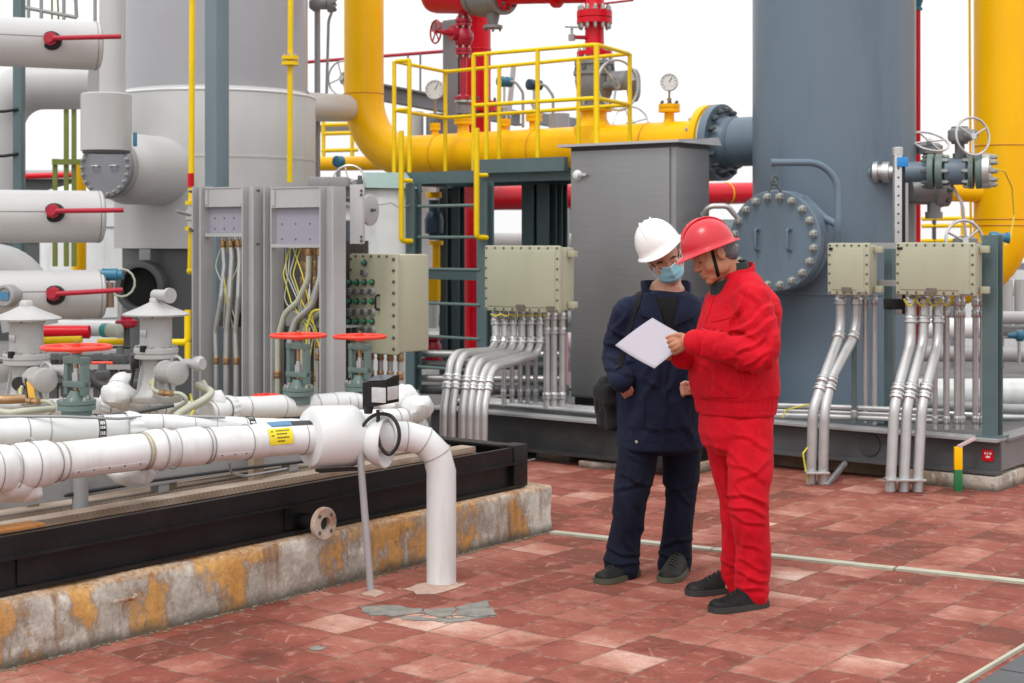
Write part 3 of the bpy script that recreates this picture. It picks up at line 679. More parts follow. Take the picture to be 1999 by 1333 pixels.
# ---- teal gate valves with red handwheels
def gate_valve(o, h, R, label, wt=.09):
    """o: foot on the pipe, h: height of the handwheel above it"""
    t = thing('gate_valve', label, 'valve', o, YAW, 'red-wheeled gate valves on the white pipes'); M = W[t.name]
    b = MB(M); b.lathe((0, 0, -.02), UP, [(0, .07), (.05, .07), (.05, .088), (.075, .088)], 20).build('body', GREEN, t)
    b = MB(M); b.lathe((0, 0, .058), UP, [(0, .09), (.018, .09)], 20); b.lathe((0, 0, .075), UP, [(0, .05), (.045, .03)], 16)
    b.build('bonnet', GREEN, t); bolt_ring(t, M @ V((0, 0, .076)), UP, .074, 8, .009, .016, BOLTM)
    y = MB(M); top = h - .075
    for s in (-1, 1): y.box((s * wt - .014, -.018, .10), (s * wt + .014, .018, top), .003)
    y.box((-wt - .014, -.024, top - .001), (wt + .014, .024, top + .032), .004)
    y.box((-wt - .014, -.024, .135), (wt + .014, .024, .165), .004)
    y.lathe((0, 0, top + .03), UP, [(0, .026), (.02, .022)], 14); y.build('yoke', GREEN, t)
    MB(M).lathe((0, 0, .10), UP, [(0, .011), (h - .10 + .03, .011)], 12).build('stem', BRASS, t)
    MB(M).lathe((0, 0, .155), UP, [(0, .022), (.05, .022), (.05, .014), (.07, .014)], 12).build('gland', STEEL, t)
    wb = MB(M); wb.torus((0, 0, h), UP, R, .0115, 40, 10)
    for i in range(5):
        g = 2 * pi * i / 5 + .5; wb.tube([(0, 0, h - .006), (R * cos(g), R * sin(g), h)], .0085, 8)
    wb.lathe((0, 0, h - .025), UP, [(0, .03), (.03, .03), (.03, .018), (.042, .018)], 14); wb.build('handwheel', ORED, t)
    return t
gate_valve(P(150, 812, 7.22), P(150, 678, 7.22).z - P(150, 812, 7.22).z, .155, 'teal gate valve with a red handwheel by the left hat-topped valve', .062)
gate_valve(P(583, 782, 8.72), P(583, 655, 8.72).z - P(583, 782, 8.72).z, .152, 'teal gate valve with a red handwheel in front of the right rack bay', .066)
gate_valve(P(703, 772, 9.05), P(703, 657, 9.05).z - P(703, 772, 9.05).z, .148, 'grey-green gate valve with a red handwheel in front of the button panel', .062)
o = P(520, 790, 9.3); t = thing('small_handwheel_valve', 'little red handwheel peeping over the white pipe', 'valve', o - UP * .06)
wheel(t, o + UP * .055, UP, .08, .008, ORED); MB().lathe(o - UP * .06, UP, [(0, .02), (.12, .012)], 12).build('stem', GREEN, t)

# ---- actuated valves under conical rain hats
HATG = paint('cast_aluminium_paint', (.43, .43, .425), .4, metal=.15, var=.1, scale=6, bump=.06, stain=(.3, .27, .22), stain_amt=.5)
def hat_valve(o, k, label, side):
    """o: base on the pipe; k: metres per photo pixel at this depth"""
    t = thing('hat_valve', label, 'valve', o, YAW, 'actuated valves under conical hats'); M = W[t.name]; u = k
    MB(M).lathe((0, 0, 0), UP, [(0, 50*u), (4*u, 52*u), (12*u, 52*u), (13*u, 44*u), (17*u, 40*u), (30*u, 33*u), (60*u, 27*u), (72*u, 30*u), (84*u, 30*u)], 28).build('body', HATG, t)
    f = MB(M).lathe((0, 0, 84*u), UP, [(0, 40*u), (2*u, 43*u), (8*u, 43*u), (9*u, 41*u), (11*u, 41*u), (12*u, 43*u), (20*u, 43*u), (22*u, 40*u), (22*u, 33*u), (27*u, 33*u)], 30).build('flange', HATG, t)
    bolt_ring(f, M @ V((0, 0, 106*u)), UP, 37.5*u, 10, 3.4*u, 5*u, BOLTM)
    MB(M).lathe((0, 0, 111*u), UP, [(0, 31*u), (50*u, 31*u), (52*u, 34*u), (58*u, 34*u), (58*u, 28*u), (66*u, 28*u)], 26).build('housing', HATG, t)
    MB(M).lathe((0, 0, 168*u), UP, [(0, 63*u), (3*u, 64*u), (5*u, 62*u), (17*u, 32*u), (26*u, 13*u), (34*u, 12*u), (37*u, 8*u)], 40).build('rain_hat', HATG, t, sharp=50)
    if side > 0:
        tf = MB(M); tf.lathe((-8*u, 0, 208*u), (1, 0, 0), [(0, 8*u), (4*u, 11*u), (40*u, 11*u), (44*u, 15*u), (52*u, 15*u)], 16); tf.build('top_fitting', HATG, t)
        MB(M).lathe((-22*u, -24*u, 78*u), (-.6, -.8, 0), [(0, 12*u), (10*u, 16*u), (14*u, 16*u), (16*u, 13*u)], 20).build('black_knob', RUBBER, t)
        a = MB(M); a.tube([(-30*u, -30*u, 62*u), (-34*u, -34*u, 30*u), (-34*u, -34*u, 12*u), (-44*u, -38*u, 11*u)], 3.2*u, 8); a.build('crank_handle', RUBBER, t)
    else:
        MB(M).lathe((12*u, -22*u, 52*u), (.7, -.7, 0), [(0, 10*u), (8*u, 13*u), (12*u, 13*u)], 18).build('black_knob', RUBBER, t)
        MB(M).lathe((-52*u, 14*u, 70*u), (-.7, -.7, 0), [(-20*u, 20*u), (28*u, 24*u), (32*u, 27*u), (38*u, 27*u), (40*u, 22*u)], 24).build('motor', HATG, t)
        b = MB(M); b.box((-3*u, -2*u, -26*u), (19*u, 2*u, 22*u), .002, Matrix.Translation((48*u, -30*u, 42*u)) @ Matrix.Rotation(-.25, 4, 'Y')); b.build('black_lever', RUBBER, t)
        b = MB(M); b.box((0, -3.4*u, -20*u), (20*u, -2.4*u, 16*u), 0, Matrix.Translation((52*u, -30*u, 42*u)) @ Matrix.Rotation(-.25, 4, 'Y')); b.build('yellow_tag', paint('orange_tag', (.78, .45, .05), .5, var=.1), t)
    for i in range(6):
        g = 2 * pi * i / 6 + .25; rbm = MB(M); c_ = V((cos(g), sin(g), 0)); rbm.bar(c_ * (36*u) + UP * (14*u), c_ * (26*u) + UP * (72*u), 3.2*u, 10*u, up=c_); rbm.build('body_rib', HATG, t)
    pl = MB(M); pl.box((-9*u, -31.8*u, 128*u), (9*u, -30.4*u, 141*u), .001); pl.build('name_plate', STEEL, t)
    pl = MB(M); pl.lathe((-16*u, -26*u, 92*u), (-.5, -.85, 0), [(12*u, 5*u), (17*u, 5*u), (18*u, 3*u)], 6); pl.build('drain_plug', BOLTD, t)
    pl = MB(M); pl.box((5*u, -43.5*u, 100*u), (17*u, -36*u, 112*u), .002); pl.build('clamp_block', BLACK, t)
    for g in (.6, 2.2, 3.9, 5.4): bolt(t, M @ V((33*u * cos(g), 33*u * sin(g), 169*u)), -UP, 2.5*u, 6*u, BOLTD)
    # actuator on its right shoulder
    MB(M).lathe((26*u, -6*u, 62*u), (.97, -.24, 0), [(0, 15*u), (8*u, 19*u), (10*u, 22*u), (16*u, 22*u), (17*u, 20*u), (56*u, 20*u), (57*u, 23*u), (68*u, 23*u), (70*u, 20*u)], 26).build('actuator', HATG, t)
    MB(M).lathe((70*u, 8*u, 78*u), (1, .1, .02), [(0, 9*u), (34*u, 9*u), (35*u, 14*u), (46*u, 15*u), (52*u, 11*u)], 20).build('cable_gland', HATG, t)
    a = MB(M); a.torus((62*u, 0, 74*u), (0, 1, 0), 17*u, 3*u, 20, 8, 0, pi); a.build('lifting_handle', HATG, t)
    h = MB(M); h.tube(fillet([(30*u, -30*u, 48*u), (38*u, -40*u, 30*u), (70*u, -44*u, 24*u), (110*u, -30*u, 26*u), (120*u, -20*u, 12*u), (70*u, -24*u, -14*u), (50*u, -20*u, -40*u)], 18*u, 6), 3.8*u, 10); h.build('hose', PFLEX, t)
    b = MB(M); b.lathe((66*u, -44*u, 25*u), (1, .1, 0), [(0, 5.2*u), (8*u, 5.2*u), (8*u, 6.5*u), (14*u, 6.5*u), (14*u, 5*u), (26*u, 5*u), (26*u, 6.5*u), (32*u, 6.5*u)], 8); b.build('hose_fitting', BRASS, t)
    b = MB(M); b.ball((24*u, -28*u, 40*u), 6*u, 12); b.build('yellow_cap', EWIRE, t)
    for i in range(4): bolt(t, M @ V((50*u * cos(i * 1.57 + .8) * .9, 50*u * sin(i * 1.57 + .8) * .9, 12*u)), UP, 3.5*u, 5*u, BOLTM)
    return t
hat_valve(P(305, 784, 8.15), 8.15 / F, 'grey actuated valve under a conical hat in front of the dark vessel skirt', 1)
hat_valve(P(52, 800, 7.75), 8.1 / F, 'grey actuated valve under a conical hat at the left edge of the photo', -1)

# ---- striped post light with its coiled cable on a thin leaning pole
def post_light():
    foot = G(725, 1154); top = P(701, 855, foot.y - .02)
    t = thing('sensor_pole', 'thin leaning grey pole with a black lamp head and a loop of black cable', 'lamp post', foot)
    MB().tube([foot - UP * .02, top], .0165, 16).build('pole', paint('pole_grey', (.40, .40, .42), .4, metal=.2, var=.08), t)
    MB().lathe(top - UP * .012, (top - foot), [(0, .02), (.015, .023), (.03, .018), (.045, .012)], 14).build('cable_gland', RUBBER, t)
    D = top.y
    pts = [top + UP * .02, P(706, 836, D), P(720, 818, D), P(740, 808, D), P(765, 813, D - .02), P(779, 838, D - .03), P(777, 868, D - .03), P(760, 887, D - .02), P(744, 872, D - .03), P(738, 845, D), P(739, 815, D), P(738, 800, D)]
    # smooth the loop with Catmull-Rom
    sm = []
    for i in range(len(pts) - 1):
        p0, p1, p2, p3 = pts[max(0, i - 1)], pts[i], pts[i + 1], pts[min(len(pts) - 1, i + 2)]
        for k in range(6):
            u = k / 6; sm.append(.5 * ((2 * p1) + (p2 - p0) * u + (2 * p0 - 5 * p1 + 4 * p2 - p3) * u * u + (3 * p1 - p0 - 3 * p2 + p3) * u ** 3))
    sm.append(pts[-1]); MB().tube(sm, .0085, 10).build('cable', RUBBER, t)
    # small lamp housing: black wedge with a slanted glass roof panel
    c = P(744, 770, D); M = Matrix.Translation(c) @ Matrix.Rotation(radians(-28), 4, 'Z')
    h = MB(M); x, y = .062, .055
    vs = [(-x, -y, -.062), (x, -y, -.035), (x, y, -.035), (-x, y, -.062), (-x, -y, .055), (x, -y, .066), (x, y, .088), (-x, y, .08)]
    h.add(vs, [(3, 2, 1, 0), (4, 5, 6, 7), (0, 1, 5, 4), (1, 2, 6, 5), (2, 3, 7, 6), (3, 0, 4, 7)]); h.build('lamp_head', BLACK, t, smooth=False)
    g = MB(M); g.add([(-x * .86, -y * .84, .0618), (x * .88, -y * .84, .0715), (x * .88, y * .86, .0895), (-x * .86, y * .86, .0825)], [(0, 1, 2, 3)]); g.build('solar_panel', paint('dark_glass', (.03, .045, .06), .08, var=.1, coat=.5), t)
    l = MB(M); l.box((-.01, -y - .006, -.030), (x + .002, -y - .001, .038), .002); l.build('lens', paint('clear_lens', (.52, .53, .53), .15, var=.1, scale=30), t)
    l = MB(M); l.box((x + .001, -y + .01, -.02), (x + .006, y - .01, .04), .002); l.build('lens', MATS['clear_lens'], t)
    s = MB(M); s.lathe((-.045, -y + .02, -.085), UP, [(0, .018), (.03, .024)], 12); s.build('bracket', RUBBER, t)
    s = MB(); s.tube([P(738, 800, D), P(736, 862, D)], .006, 8); s.build('prop', RUBBER, t)
post_light()
X_ = V((1, 0, 0))
# ---- the smaller tangle on the left skid: hoses, cables, clamps, collars
def line(label, cat, pts, r, mat, bend=.1, name='hose', group=None):
    return MB().tube(fillet(pts, bend, 6), r, 10).dent(.003, 5, r * 99).build(name, mat, label=label, cat=cat, group=group)
line('pale armoured hose looping from the right hat-topped valve to the pipes below', 'hose', [P(385, 752, 8.1), P(420, 765, 8.0), P(395, 782, 7.9), P(350, 806, 7.75), P(335, 825, 7.6)], .019, PFLEX)
line('second pale hose dropping behind the right hat-topped valve', 'hose', [P(395, 745, 8.35), P(414, 775, 8.3), P(372, 800, 8.1), P(358, 840, 8.0)], .017, PFLEX)
line('dark hose lying across the pipe under the right hat-topped valve', 'hose', [P(210, 812, 7.75), P(270, 804, 7.8), P(340, 790, 7.85)], .013, DGREY)
line('pale hose lying along the pipe at the left edge under the left hat-topped valve', 'hose', [P(-60, 795, 7.3), P(20, 806, 7.25), P(60, 800, 7.25), P(105, 797, 7.4)], .015, PFLEX)
line('brass-coloured armoured hose at the foot of the left hat-topped valve', 'hose', [P(-40, 775, 7.4), P(10, 780, 7.4), P(48, 778, 7.45)], .022, BRASS)
line('thin black cable lying along the skid deck under the front pipe', 'cable', [P(20, 985, 6.3), P(160, 962, 6.5), P(300, 938, 6.75), P(470, 915, 7.1), P(600, 900, 7.35)], .008, RUBBER, name='cable')
line('thin grey cable hanging from the front pipe to the deck', 'cable', [P(448, 905, 6.68), P(452, 925, 6.75), P(480, 930, 6.9), P(560, 915, 7.1)], .006, MGREY, name='cable')
line('grey signal cable tied along the second white pipe', 'cable', [P(-40, 812, 7.0), P(120, 812, 7.05), P(230, 818, 7.2), P(300, 812, 7.4), P(440, 814, 7.5)], .007, MGREY, name='cable')
for i, (px, py, D) in enumerate(((60, 905, 6.5), (330, 900, 6.95), (500, 872, 7.2))):
    o = P(px, py, D); t = thing('pipe_support', ('left', 'middle', 'right')[i] + ' rusty pipe support standing on the deck behind the front pipe', 'support', V((o.x, o.y, .44)), YAW); M = W[t.name]
    MB(M).box((-.05, -.04, 0), (.05, .04, .012)).build('base_plate', BROWN, t); MB(M).box((-.02, -.03, .012), (.02, .03, o.z - .44)).build('leg', BROWN, t)
    MB(M).torus((0, 0, o.z - .44 + .05), (E2 * 0 + V((0, 1, 0))), .056, .006, 20, 6).build('clamp', MGREY, t)
for i, (px, py, D, s) in enumerate(((18, 948, 5.95, .08), (250, 925, 6.5, .07))):
    o = P(px, py, D); t = thing('cloth_wrap', ('loose white cloth wrap hanging under the front pipe at the left edge', 'grubby white wrap under the taped joint of the front pipe')[i], 'wrap', o - UP * s)
    b = MB(); ell(b, Matrix.Translation(o), (0, 0, 0), (s * 1.3, s, s * .75)); ell(b, Matrix.Translation(o), (s * .7, s * .5, -s * .2), (s * .8, s * .7, s * .6)); b.dent(.02, 12, i).build('wrap', WHITE, t, sharp=80)
for i, (px, py, D) in enumerate(((232, 770, 8.1), (420, 790, 8.4), (790, 775, 9.0), (815, 795, 8.1), (768, 790, 8.9))):
    o = P(px, py, D); b = MB(); ell(b, Matrix.Translation(o), (0, 0, 0), (.085, .085, .07)); b.dent(.022, 11, i * 3.0)
    b.build('lagging_lump', WHITE, label=f'lumpy white lagging on a pipe bend, {ORD[i]} from the left' if False else ('lumpy white lagging beside the rear elbow at the left', 'lumpy white lagging at the start of the rear pipe', 'lumpy white lagging behind the post light', 'lumpy lagging on the short bend right of the post light', 'small lagging lump just left behind the post light')[i], cat='lagging')
line('yellow green wire dangling at the foot of the right hat-topped valve', 'wire', [P(372, 770, 8.05), P(380, 800, 7.95), P(372, 815, 7.9)], .007, EWIRE, name='earth_wire')
for i, (px, py, D) in enumerate(((268, 760, 8.6), (200, 742, 8.9), (235, 710, 9.2))):
    o = P(px, py, D); t = thing('small_valve', ('black small valve at the foot of the right hat valve', 'dark small valve right of the left red handwheel', 'dark small valve behind the left red handwheel')[i], 'valve', o)
    MB().lathe(o, UP, [(0, .03), (.02, .045), (.05, .045), (.06, .025), (.1, .02)], 14).build('body', DGREY, t); MB().tube([o + UP * .1 - X_ * .06, o + UP * .1 + X_ * .06], .009, 8).build('handle', BLACK if i != 1 else ORED, t)
# ---------------------------------------------------------------- grey cable rack and button panel (just past the left skid)
R0 = V((-2.09, 10.3, 0))
def rx(px): return (along(R0, E1, px) - R0).dot(E1)         # distance along the rack for a photo column
def rz(py, px): return CAMH - (py - HY) / F * along(R0, E1, px).y
def rack():
    t = thing('cable_rack', 'grey steel cable rack of two bays with lavender shield plates', 'cable rack', R0, YAW); M = W[t.name]
    for px, dy, w in ((396, 0, .09), (496, 0, .11), (526, .04, .075), (652, -.01, .12)):
        x = rx(px); b = MB(M); b.hbeam((x, dy, .05), (x, dy, rz(364, px)), .11, w, .01, .008, up=V((1, 0, 0)))
        p = b.build('post', FGREY, t)
    for x0, x1, yb in ((406, 482, 455), (536, 640, 476)):
        a, c = rx(x0), rx(x1); zt = rz(368, x0); pm = (x0 + x1) / 2
        b = MB(M); b.bar(((a + c) / 2 - (c - a) / 2, -.02, zt - .06), (c, -.02, zt - .06), .008, .12); b.bar((a, .02, zt + .002), (c, .02, zt + .002), .1, .008); b.bar((a, .01, zt - .12), (c, .01, zt - .12), .07, .008)
        b.build('top_channel', FGREY, t)
        for x in (a + .02, c - .02):
            g = MB(M); g.bar((x, -.028, zt - .11), (x, -.028, zt - .01), .03, .006, up=V((0, 1, 0))); g.build('bracket', FGREY, t)
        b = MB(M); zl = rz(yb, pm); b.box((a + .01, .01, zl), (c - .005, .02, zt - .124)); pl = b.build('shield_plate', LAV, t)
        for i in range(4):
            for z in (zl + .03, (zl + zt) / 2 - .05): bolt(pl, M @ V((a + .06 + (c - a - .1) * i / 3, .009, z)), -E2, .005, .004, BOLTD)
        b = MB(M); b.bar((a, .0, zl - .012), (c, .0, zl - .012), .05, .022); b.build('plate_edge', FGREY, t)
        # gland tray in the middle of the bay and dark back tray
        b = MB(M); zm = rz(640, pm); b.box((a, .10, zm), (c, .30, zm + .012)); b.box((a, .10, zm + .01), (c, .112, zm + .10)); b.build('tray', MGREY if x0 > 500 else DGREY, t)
        b = MB(M); b.box((a - .02, .34, .15), (c + .02, .35, zl + .02)); b.build('back_plate', paint('dark_brown_plate', (.10, .085, .075), .7, var=.3, scale=5) if x0 > 500 else DGREY, t)  # dark brown back in the right bay, dark grey in the left
    x = rx(672); b = MB(M); b.box((x + .02, .03, rz(476, 680)), (x + .13, .05, rz(360, 680)), .004, ); b.build('end_plate', FGREY, t)
    for py in (372, 380, 462, 470): bolt(t, M @ V((x + .12, .029, rz(py, 690))), -E2, .008, .01, BOLTD)
    for px, py in ((385, 374), (385, 447), (388, 450), (517, 372), (517, 476)): bolt(t, M @ V((rx(px), -.05, rz(py, px))), -E2, .009, .02, BOLTD)
rack()
def hose(name, label, cat, pts, r, mat, group, glands=(), gm=BRASS, bend=.12):
    path = fillet(pts, bend, 6)
    if not glands:
        b = MB(); b.tube(path, r, 10); return b.build(name, mat, label=label, cat=cat, group=group)
    t = thing(name, label, cat, (pts[-1].x, pts[-1].y, min(p.z for p in pts)), group=group)
    MB().tube(path, r, 12).build('tube', mat, t)
    acc = [0]
    for a, b in zip(path, path[1:]): acc.append(acc[-1] + (b - a).length)
    for f in glands:
        s = f * acc[-1]
        for i in range(len(path) - 1):
            if acc[i] <= s <= acc[i + 1] + 1e-6:
                o = path[i].lerp(path[i + 1], (s - acc[i]) / max(1e-6, acc[i + 1] - acc[i])); d = (path[i + 1] - path[i]).normalized()
                MB().lathe(o - d * .026, d, [(0, r * 1.12), (.008, r * 1.3), (.02, r * 1.3), (.021, r * 1.15), (.03, r * 1.15), (.031, r * 1.32), (.046, r * 1.32), (.052, r * 1.1)], 12).build('coupling', gm, t); break
    return t
RM = W['cable_rack']
def rp(px, py, y): o = RM @ V((rx(px), y, 0)); k = o.y; return V((o.x, k, CAMH - (py - HY) / F * k))
for i in range(10):
    x0 = 428 + i * 5; x1 = 414 + i * 6.6; y = .03 + .055 * (i % 3)
    hose('cable_hose', f'pale hose in the left rack bay, {ORD[i]} from the left', 'hose', [rp(x0, 458, y), rp(x0 + 4, 520 - (i % 4) * 6, y), rp(x1 + 16 - i, 580 + (i % 3) * 8, y - .02), rp(x1 + (i % 2) * 3, 648, y), rp(x1 + 2, 700, y), rp(x1 + 2, 800, y)], .0165 + .002 * (i % 2), PFLEX if i % 3 else FLEX, 'hoses in the left rack bay', (.05, .72), BRASS, .10)
for i in range(9):
    x0 = 548 + i * 10; y = .05 + .05 * (i % 2)
    if i < 4: pts = [rp(600 + i * 11, 480, y - .03), rp(598 + i * 12, 545 - i * 3, y - .03), rp(578 + i * 14, 588 + i * 4, y - .03), rp(552 + i * 11, 612 + i * 6, y - .03), rp(538 + i * 12, 660, y - .03), rp(538 + i * 12, 800, y - .03)]
    else: pts = [rp(x0, 480, y + .1), rp(x0, 560, y + .1), rp(x0 - 2, 640, y + .1), rp(x0 - 2, 800, y + .1)]
    hose('cable_hose', f'pale hose in the right rack bay, {ORD[i]} from the left', 'hose', pts, .019, PFLEX if i != 2 else FLEX, 'hoses in the right rack bay', (.03, .80), BRASS, .12)
for i in range(8):
    x = 558 + i * 10.5; y = .16 - .03 * (i % 2)
    hose('gland_pipe', f'brown gland pipe at the back of the right rack bay, {ORD[i]} from the left', 'pipe', [rp(x, 478, y), rp(x + (i % 3) * 2 - 2, 560, y), rp(x - 2, 605 + (i % 3) * 14, y)], .0165, CBLACK, 'gland pipes in the right rack bay', (.06, .3, .55), BRASS)
for i in range(5):
    x = 590 + i * 11; y = .14
    hose('gland_pipe', f'short brown pipe low in the right rack bay, {ORD[i]} from the left', 'pipe', [rp(x, 655, y), rp(x, 790, y)], .014, CBLACK if i % 2 else FLEX, 'short pipes low in the right rack bay', (.12, .3), BRASS)
random.seed(11)
for i in range(6):
    x = 543 + i * 6; y = .02; a = [rp(x + random.uniform(-4, 4), 485, y + .05), rp(x + random.uniform(-6, 26), 535, y), rp(x + random.uniform(-10, 40), 590, y), rp(x + random.uniform(10, 60), 640, y + .03), rp(x + random.uniform(0, 50), 700, y + .04)]
    hose('earth_wire', f'loose thin green and yellow wire in the right rack bay, {ORD[i]} from the left', 'wire', a, .0045, EWIRE if i % 2 else PFLEX, 'loose wires in the right rack bay', bend=.08)
for i in range(4):
    x = 424 + i * 9; y = .02
    hose('earth_wire', f'loose thin wire in the left rack bay, {ORD[i]} from the left', 'wire', [rp(x, 465, y + .04), rp(x - 8 + i * 6, 520, y), rp(x + 12 - i * 8, 570, y), rp(x + 2, 640, y + .03)], .0045, EWIRE if i == 1 else PFLEX, 'loose wires in the left rack bay', bend=.08)
hose('earth_wire', 'yellow hose looping over the tray in the right rack bay', 'wire', [rp(640, 605, .0), rp(612, 605, -.01), rp(604, 640, -.02), rp(598, 760, .0)], .008, EWIRE, None, bend=.06)

# round cover box on the rack's end and the white tank behind
o = P(706, 410, 9.75); t = thing('round_box', 'grey round instrument cover on the end of the cable rack', 'instrument', o - UP * .1)
MB().lathe(o, V((.9, -.44, 0)), [(0, .08), (.055, .085), (.056, .10), (.07, .10), (.075, .09)], 28).build('cover', FGREY, t)
MB().lathe(o + V((.068, -.033, 0)), V((.9, -.44, 0)), [(0, .012), (.03, .008)], 10).build('knob', DGREY, t)
for k in (-1, 1):
    b = MB(); b.lathe(P(703, 410 + 52 * k, 9.7), UP, [(-.05, .014), (-.02, .014), (-.02, .022), (.02, .022), (.02, .014), (.05, .014)], 10); b.build('cable_gland', BOLTD, t)

# ---- push-button panel
def button_panel():
    o = along(V((-1.045, 9.9, 0)), E1, 684); t = thing('button_panel', 'beige control panel with rows of green push buttons and rotary knobs', 'control panel', V((o.x, o.y, .85)), YAW); M = W[t.name]
    k = o.y / F; z0 = CAMH - (685 - HY) * k; z1 = CAMH - (496 - HY) * k; w = rxp(o, 765)
    b = MB(M); b.box((0, .03, z0 - .85), (w + .02, .34, z1 - .85), .02); b.build('housing', BEIGE, t)
    b = MB(M); b.box((-.01, 0, z0 - .86), (w + .035, .045, z1 - .845), .016); d = b.build('cover', BEIGE, t)
    n = 9
    for i in range(n):
        z = z0 - .85 + .03 + (z1 - z0 - .06) * i / (n - 1)
        bolt(d, M @ V((w + .018, 0, z)), -E2, .009, .012, BOLTD)
        bolt(d, M @ V((.006, 0, z)), -E2, .007, .010, BOLTD)
    for i in range(5): bolt(d, M @ V((.05 + (w - .09) * i / 4, 0, z1 - .862)), -E2, .007, .010, BOLTD)
    def bt(px, py, kind):
        x = rxp(o, px); kk = (M @ V((x, 0, 0))).y / F; z = CAMH - (py - HY) * kk - .85
        if kind == 'g':
            g = MB(M); g.lathe((x, .0, z), (0, -1, 0), [(0, .021), (.008, .021), (.008, .016), (.014, .016)], 18); q = g.build('push_button', DGREY, t)
            g = MB(M); g.lathe((x, -.014, z), (0, -1, 0), [(0, .014), (.012, .014), (.016, .010)], 16); g.build('button_cap', GREENB, q)
        else:
            g = MB(M); g.lathe((x, .0, z), (0, -1, 0), [(0, .025), (.012, .025), (.014, .021), (.02, .021)], 20); q = g.build('rotary_knob', MGREY if kind == 'k' else STEEL, t)
            g = MB(M); g.box((x - .005, -.042, z - .018), (x + .005, -.018, z + .018), .003); g.build('knob_grip', DGREY, q)
    for px, py, kd in [(713, 513, 'g'), (713, 532, 'k')] + [(c, y, kd) for y, kd in ((551, 'g'), (569, 'k'), (588, 'g'), (609, 's'), (627, 'g'), (644, 's')) for c in (684, 698, 713, 728)]:
        bt(px, py, kd)
    x = rxp(o, 741); hz = CAMH - (588 - HY) * k - .85; g = MB(M); g.tube(fillet([(x, .0, hz + .045), (x, -.035, hz + .045), (x, -.035, hz - .045), (x, 0, hz - .045)], .018, 4), .007, 8); g.build('door_handle', BLACK, t)
    for i in range(5):
        x = .06 + i * .075
        for a in (0, 1):
            pass
    for i in range(4):
        p = M @ V((.07 + .085 * i, .12, z0 - .85))
        hose('panel_conduit', f'grey conduit under the button panel, {ORD[i]} from the left', 'conduit', [p + UP * .005, p - UP * (p.z - .1)], .018, FLEX, 'conduits under the button panel', (.05, .2), BRASS)
def rxp(o, px): return (along(V((o.x, o.y, 0)), E1, px) - V((o.x, o.y, 0))).dot(E1)
button_panel()
# ---------------------------------------------------------------- far left: vessel, nozzles, lever valves
X = V((1, 0, 0))
def pipe1(name, label, cat, pts, r, mat, bend=.2, group=None, n=22):
    return MB().tube(fillet(pts, bend, 10), r, n).build(name, mat, label=label, cat=cat, group=group)
def left_vessel():
    c = V((-2.6, 13.5, 0)); t = thing('process_vessel', 'tall pale grey vessel with a wider lower jacket and dark skirt, behind the cable rack', 'vessel', c)
    zb, zt = 1.516, 2.84
    MB().lathe(c, UP, [(zt - .02, .80), (6.0, .80)], 64).build('upper_shell', paint('upper_shell_grey', (.36, .36, .385), .35, var=.06, scale=1, stain=(.30, .30, .36), stain_amt=.6, stain_scale=.9, streak=True), t)
    MB().lathe(c, UP, [(zb, .80), (zb, .868), (2.27, .868), (2.272, .872), (2.29, .872), (2.292, .868), (zt - .03, .868), (zt, .855), (zt + .03, .80)], 64).build('lower_jacket', LGREY, t)
    MB().torus(c + UP * (zt - .01), UP, .862, .012, 64, 8).build('jacket_rim', WHITE, t)
    MB().lathe(c, UP, [(0, .80), (zb + .01, .80)], 64).build('skirt', DGREY, t)
    o = P(278, 560, 12.74); d = V((-.2, -.98, 0)).normalized()
    MB().lathe(o - d * .1, d, [(0, .165), (0, .215), (.16, .215), (.165, .205), (.165, .165), (.0, .165)], 36, caps=False).build('manway_ring', DGREY, t)
    MB().lathe(o - d * .02, d, [(0, .165), (.02, .165)], 32).build('manway_black_disc', paint('opening_shade', (.004, .004, .004), .9), t)  # black disc: the shade inside the opening is put into its colour
    b = MB(); p = P(283, 497, 12.68); b.box((-.045, -.01, -.045), (.045, .03, .045), .006, Matrix.Translation(p)); b.build('lug_plate', MGREY, t)
    a = P(585, 208, 13.5); b = P(674, 211, 14.9); MB().tube([a, b], .132, 28).build('side_nozzle', LGREY, t)
    MB().torus(P(601, 208, 13.5), X, .132, .008, 28, 8).build('nozzle_weld', MGREY, t)
    # insulated nozzle with a bolted blind flange
    d = V((-.36, -.93, 0)).normalized(); zc = P(0, 327, 12.06).z; cc = c + UP * zc; f = cc + d * 1.56
    MB().lathe(cc + d * .6, d, [(0, .285), (.72, .285), (.78, .27), (.84, .235), (.90, .235)], 40).build('nozzle_barrel', LGREY, t)
    fl = MB().disc(f - d * .06, d, .245, .06, 40).build('nozzle_flange', MGREY, t)
    bf = MB().disc(f - d * .0, d, .235, .04, 40).build('blind_cover', paint('cover_grey', (.23, .23, .26), .4, var=.08, scale=5), t)
    bolt_ring(bf, f + d * .04, d, .212, 22, .014, .035, BOLTM)
    a, b2, _ = frame(d)
    for s in (-1, 1):
        h = MB(); q = f + d * .042 - a * (s * .085) + UP * .01; h.tube(fillet([q - a * .03, q - a * .03 + d * .03, q + a * .03 + d * .03, q + a * .03], .012, 3), .007, 8); h.build('cover_handle', STEEL, t)
left_vessel()
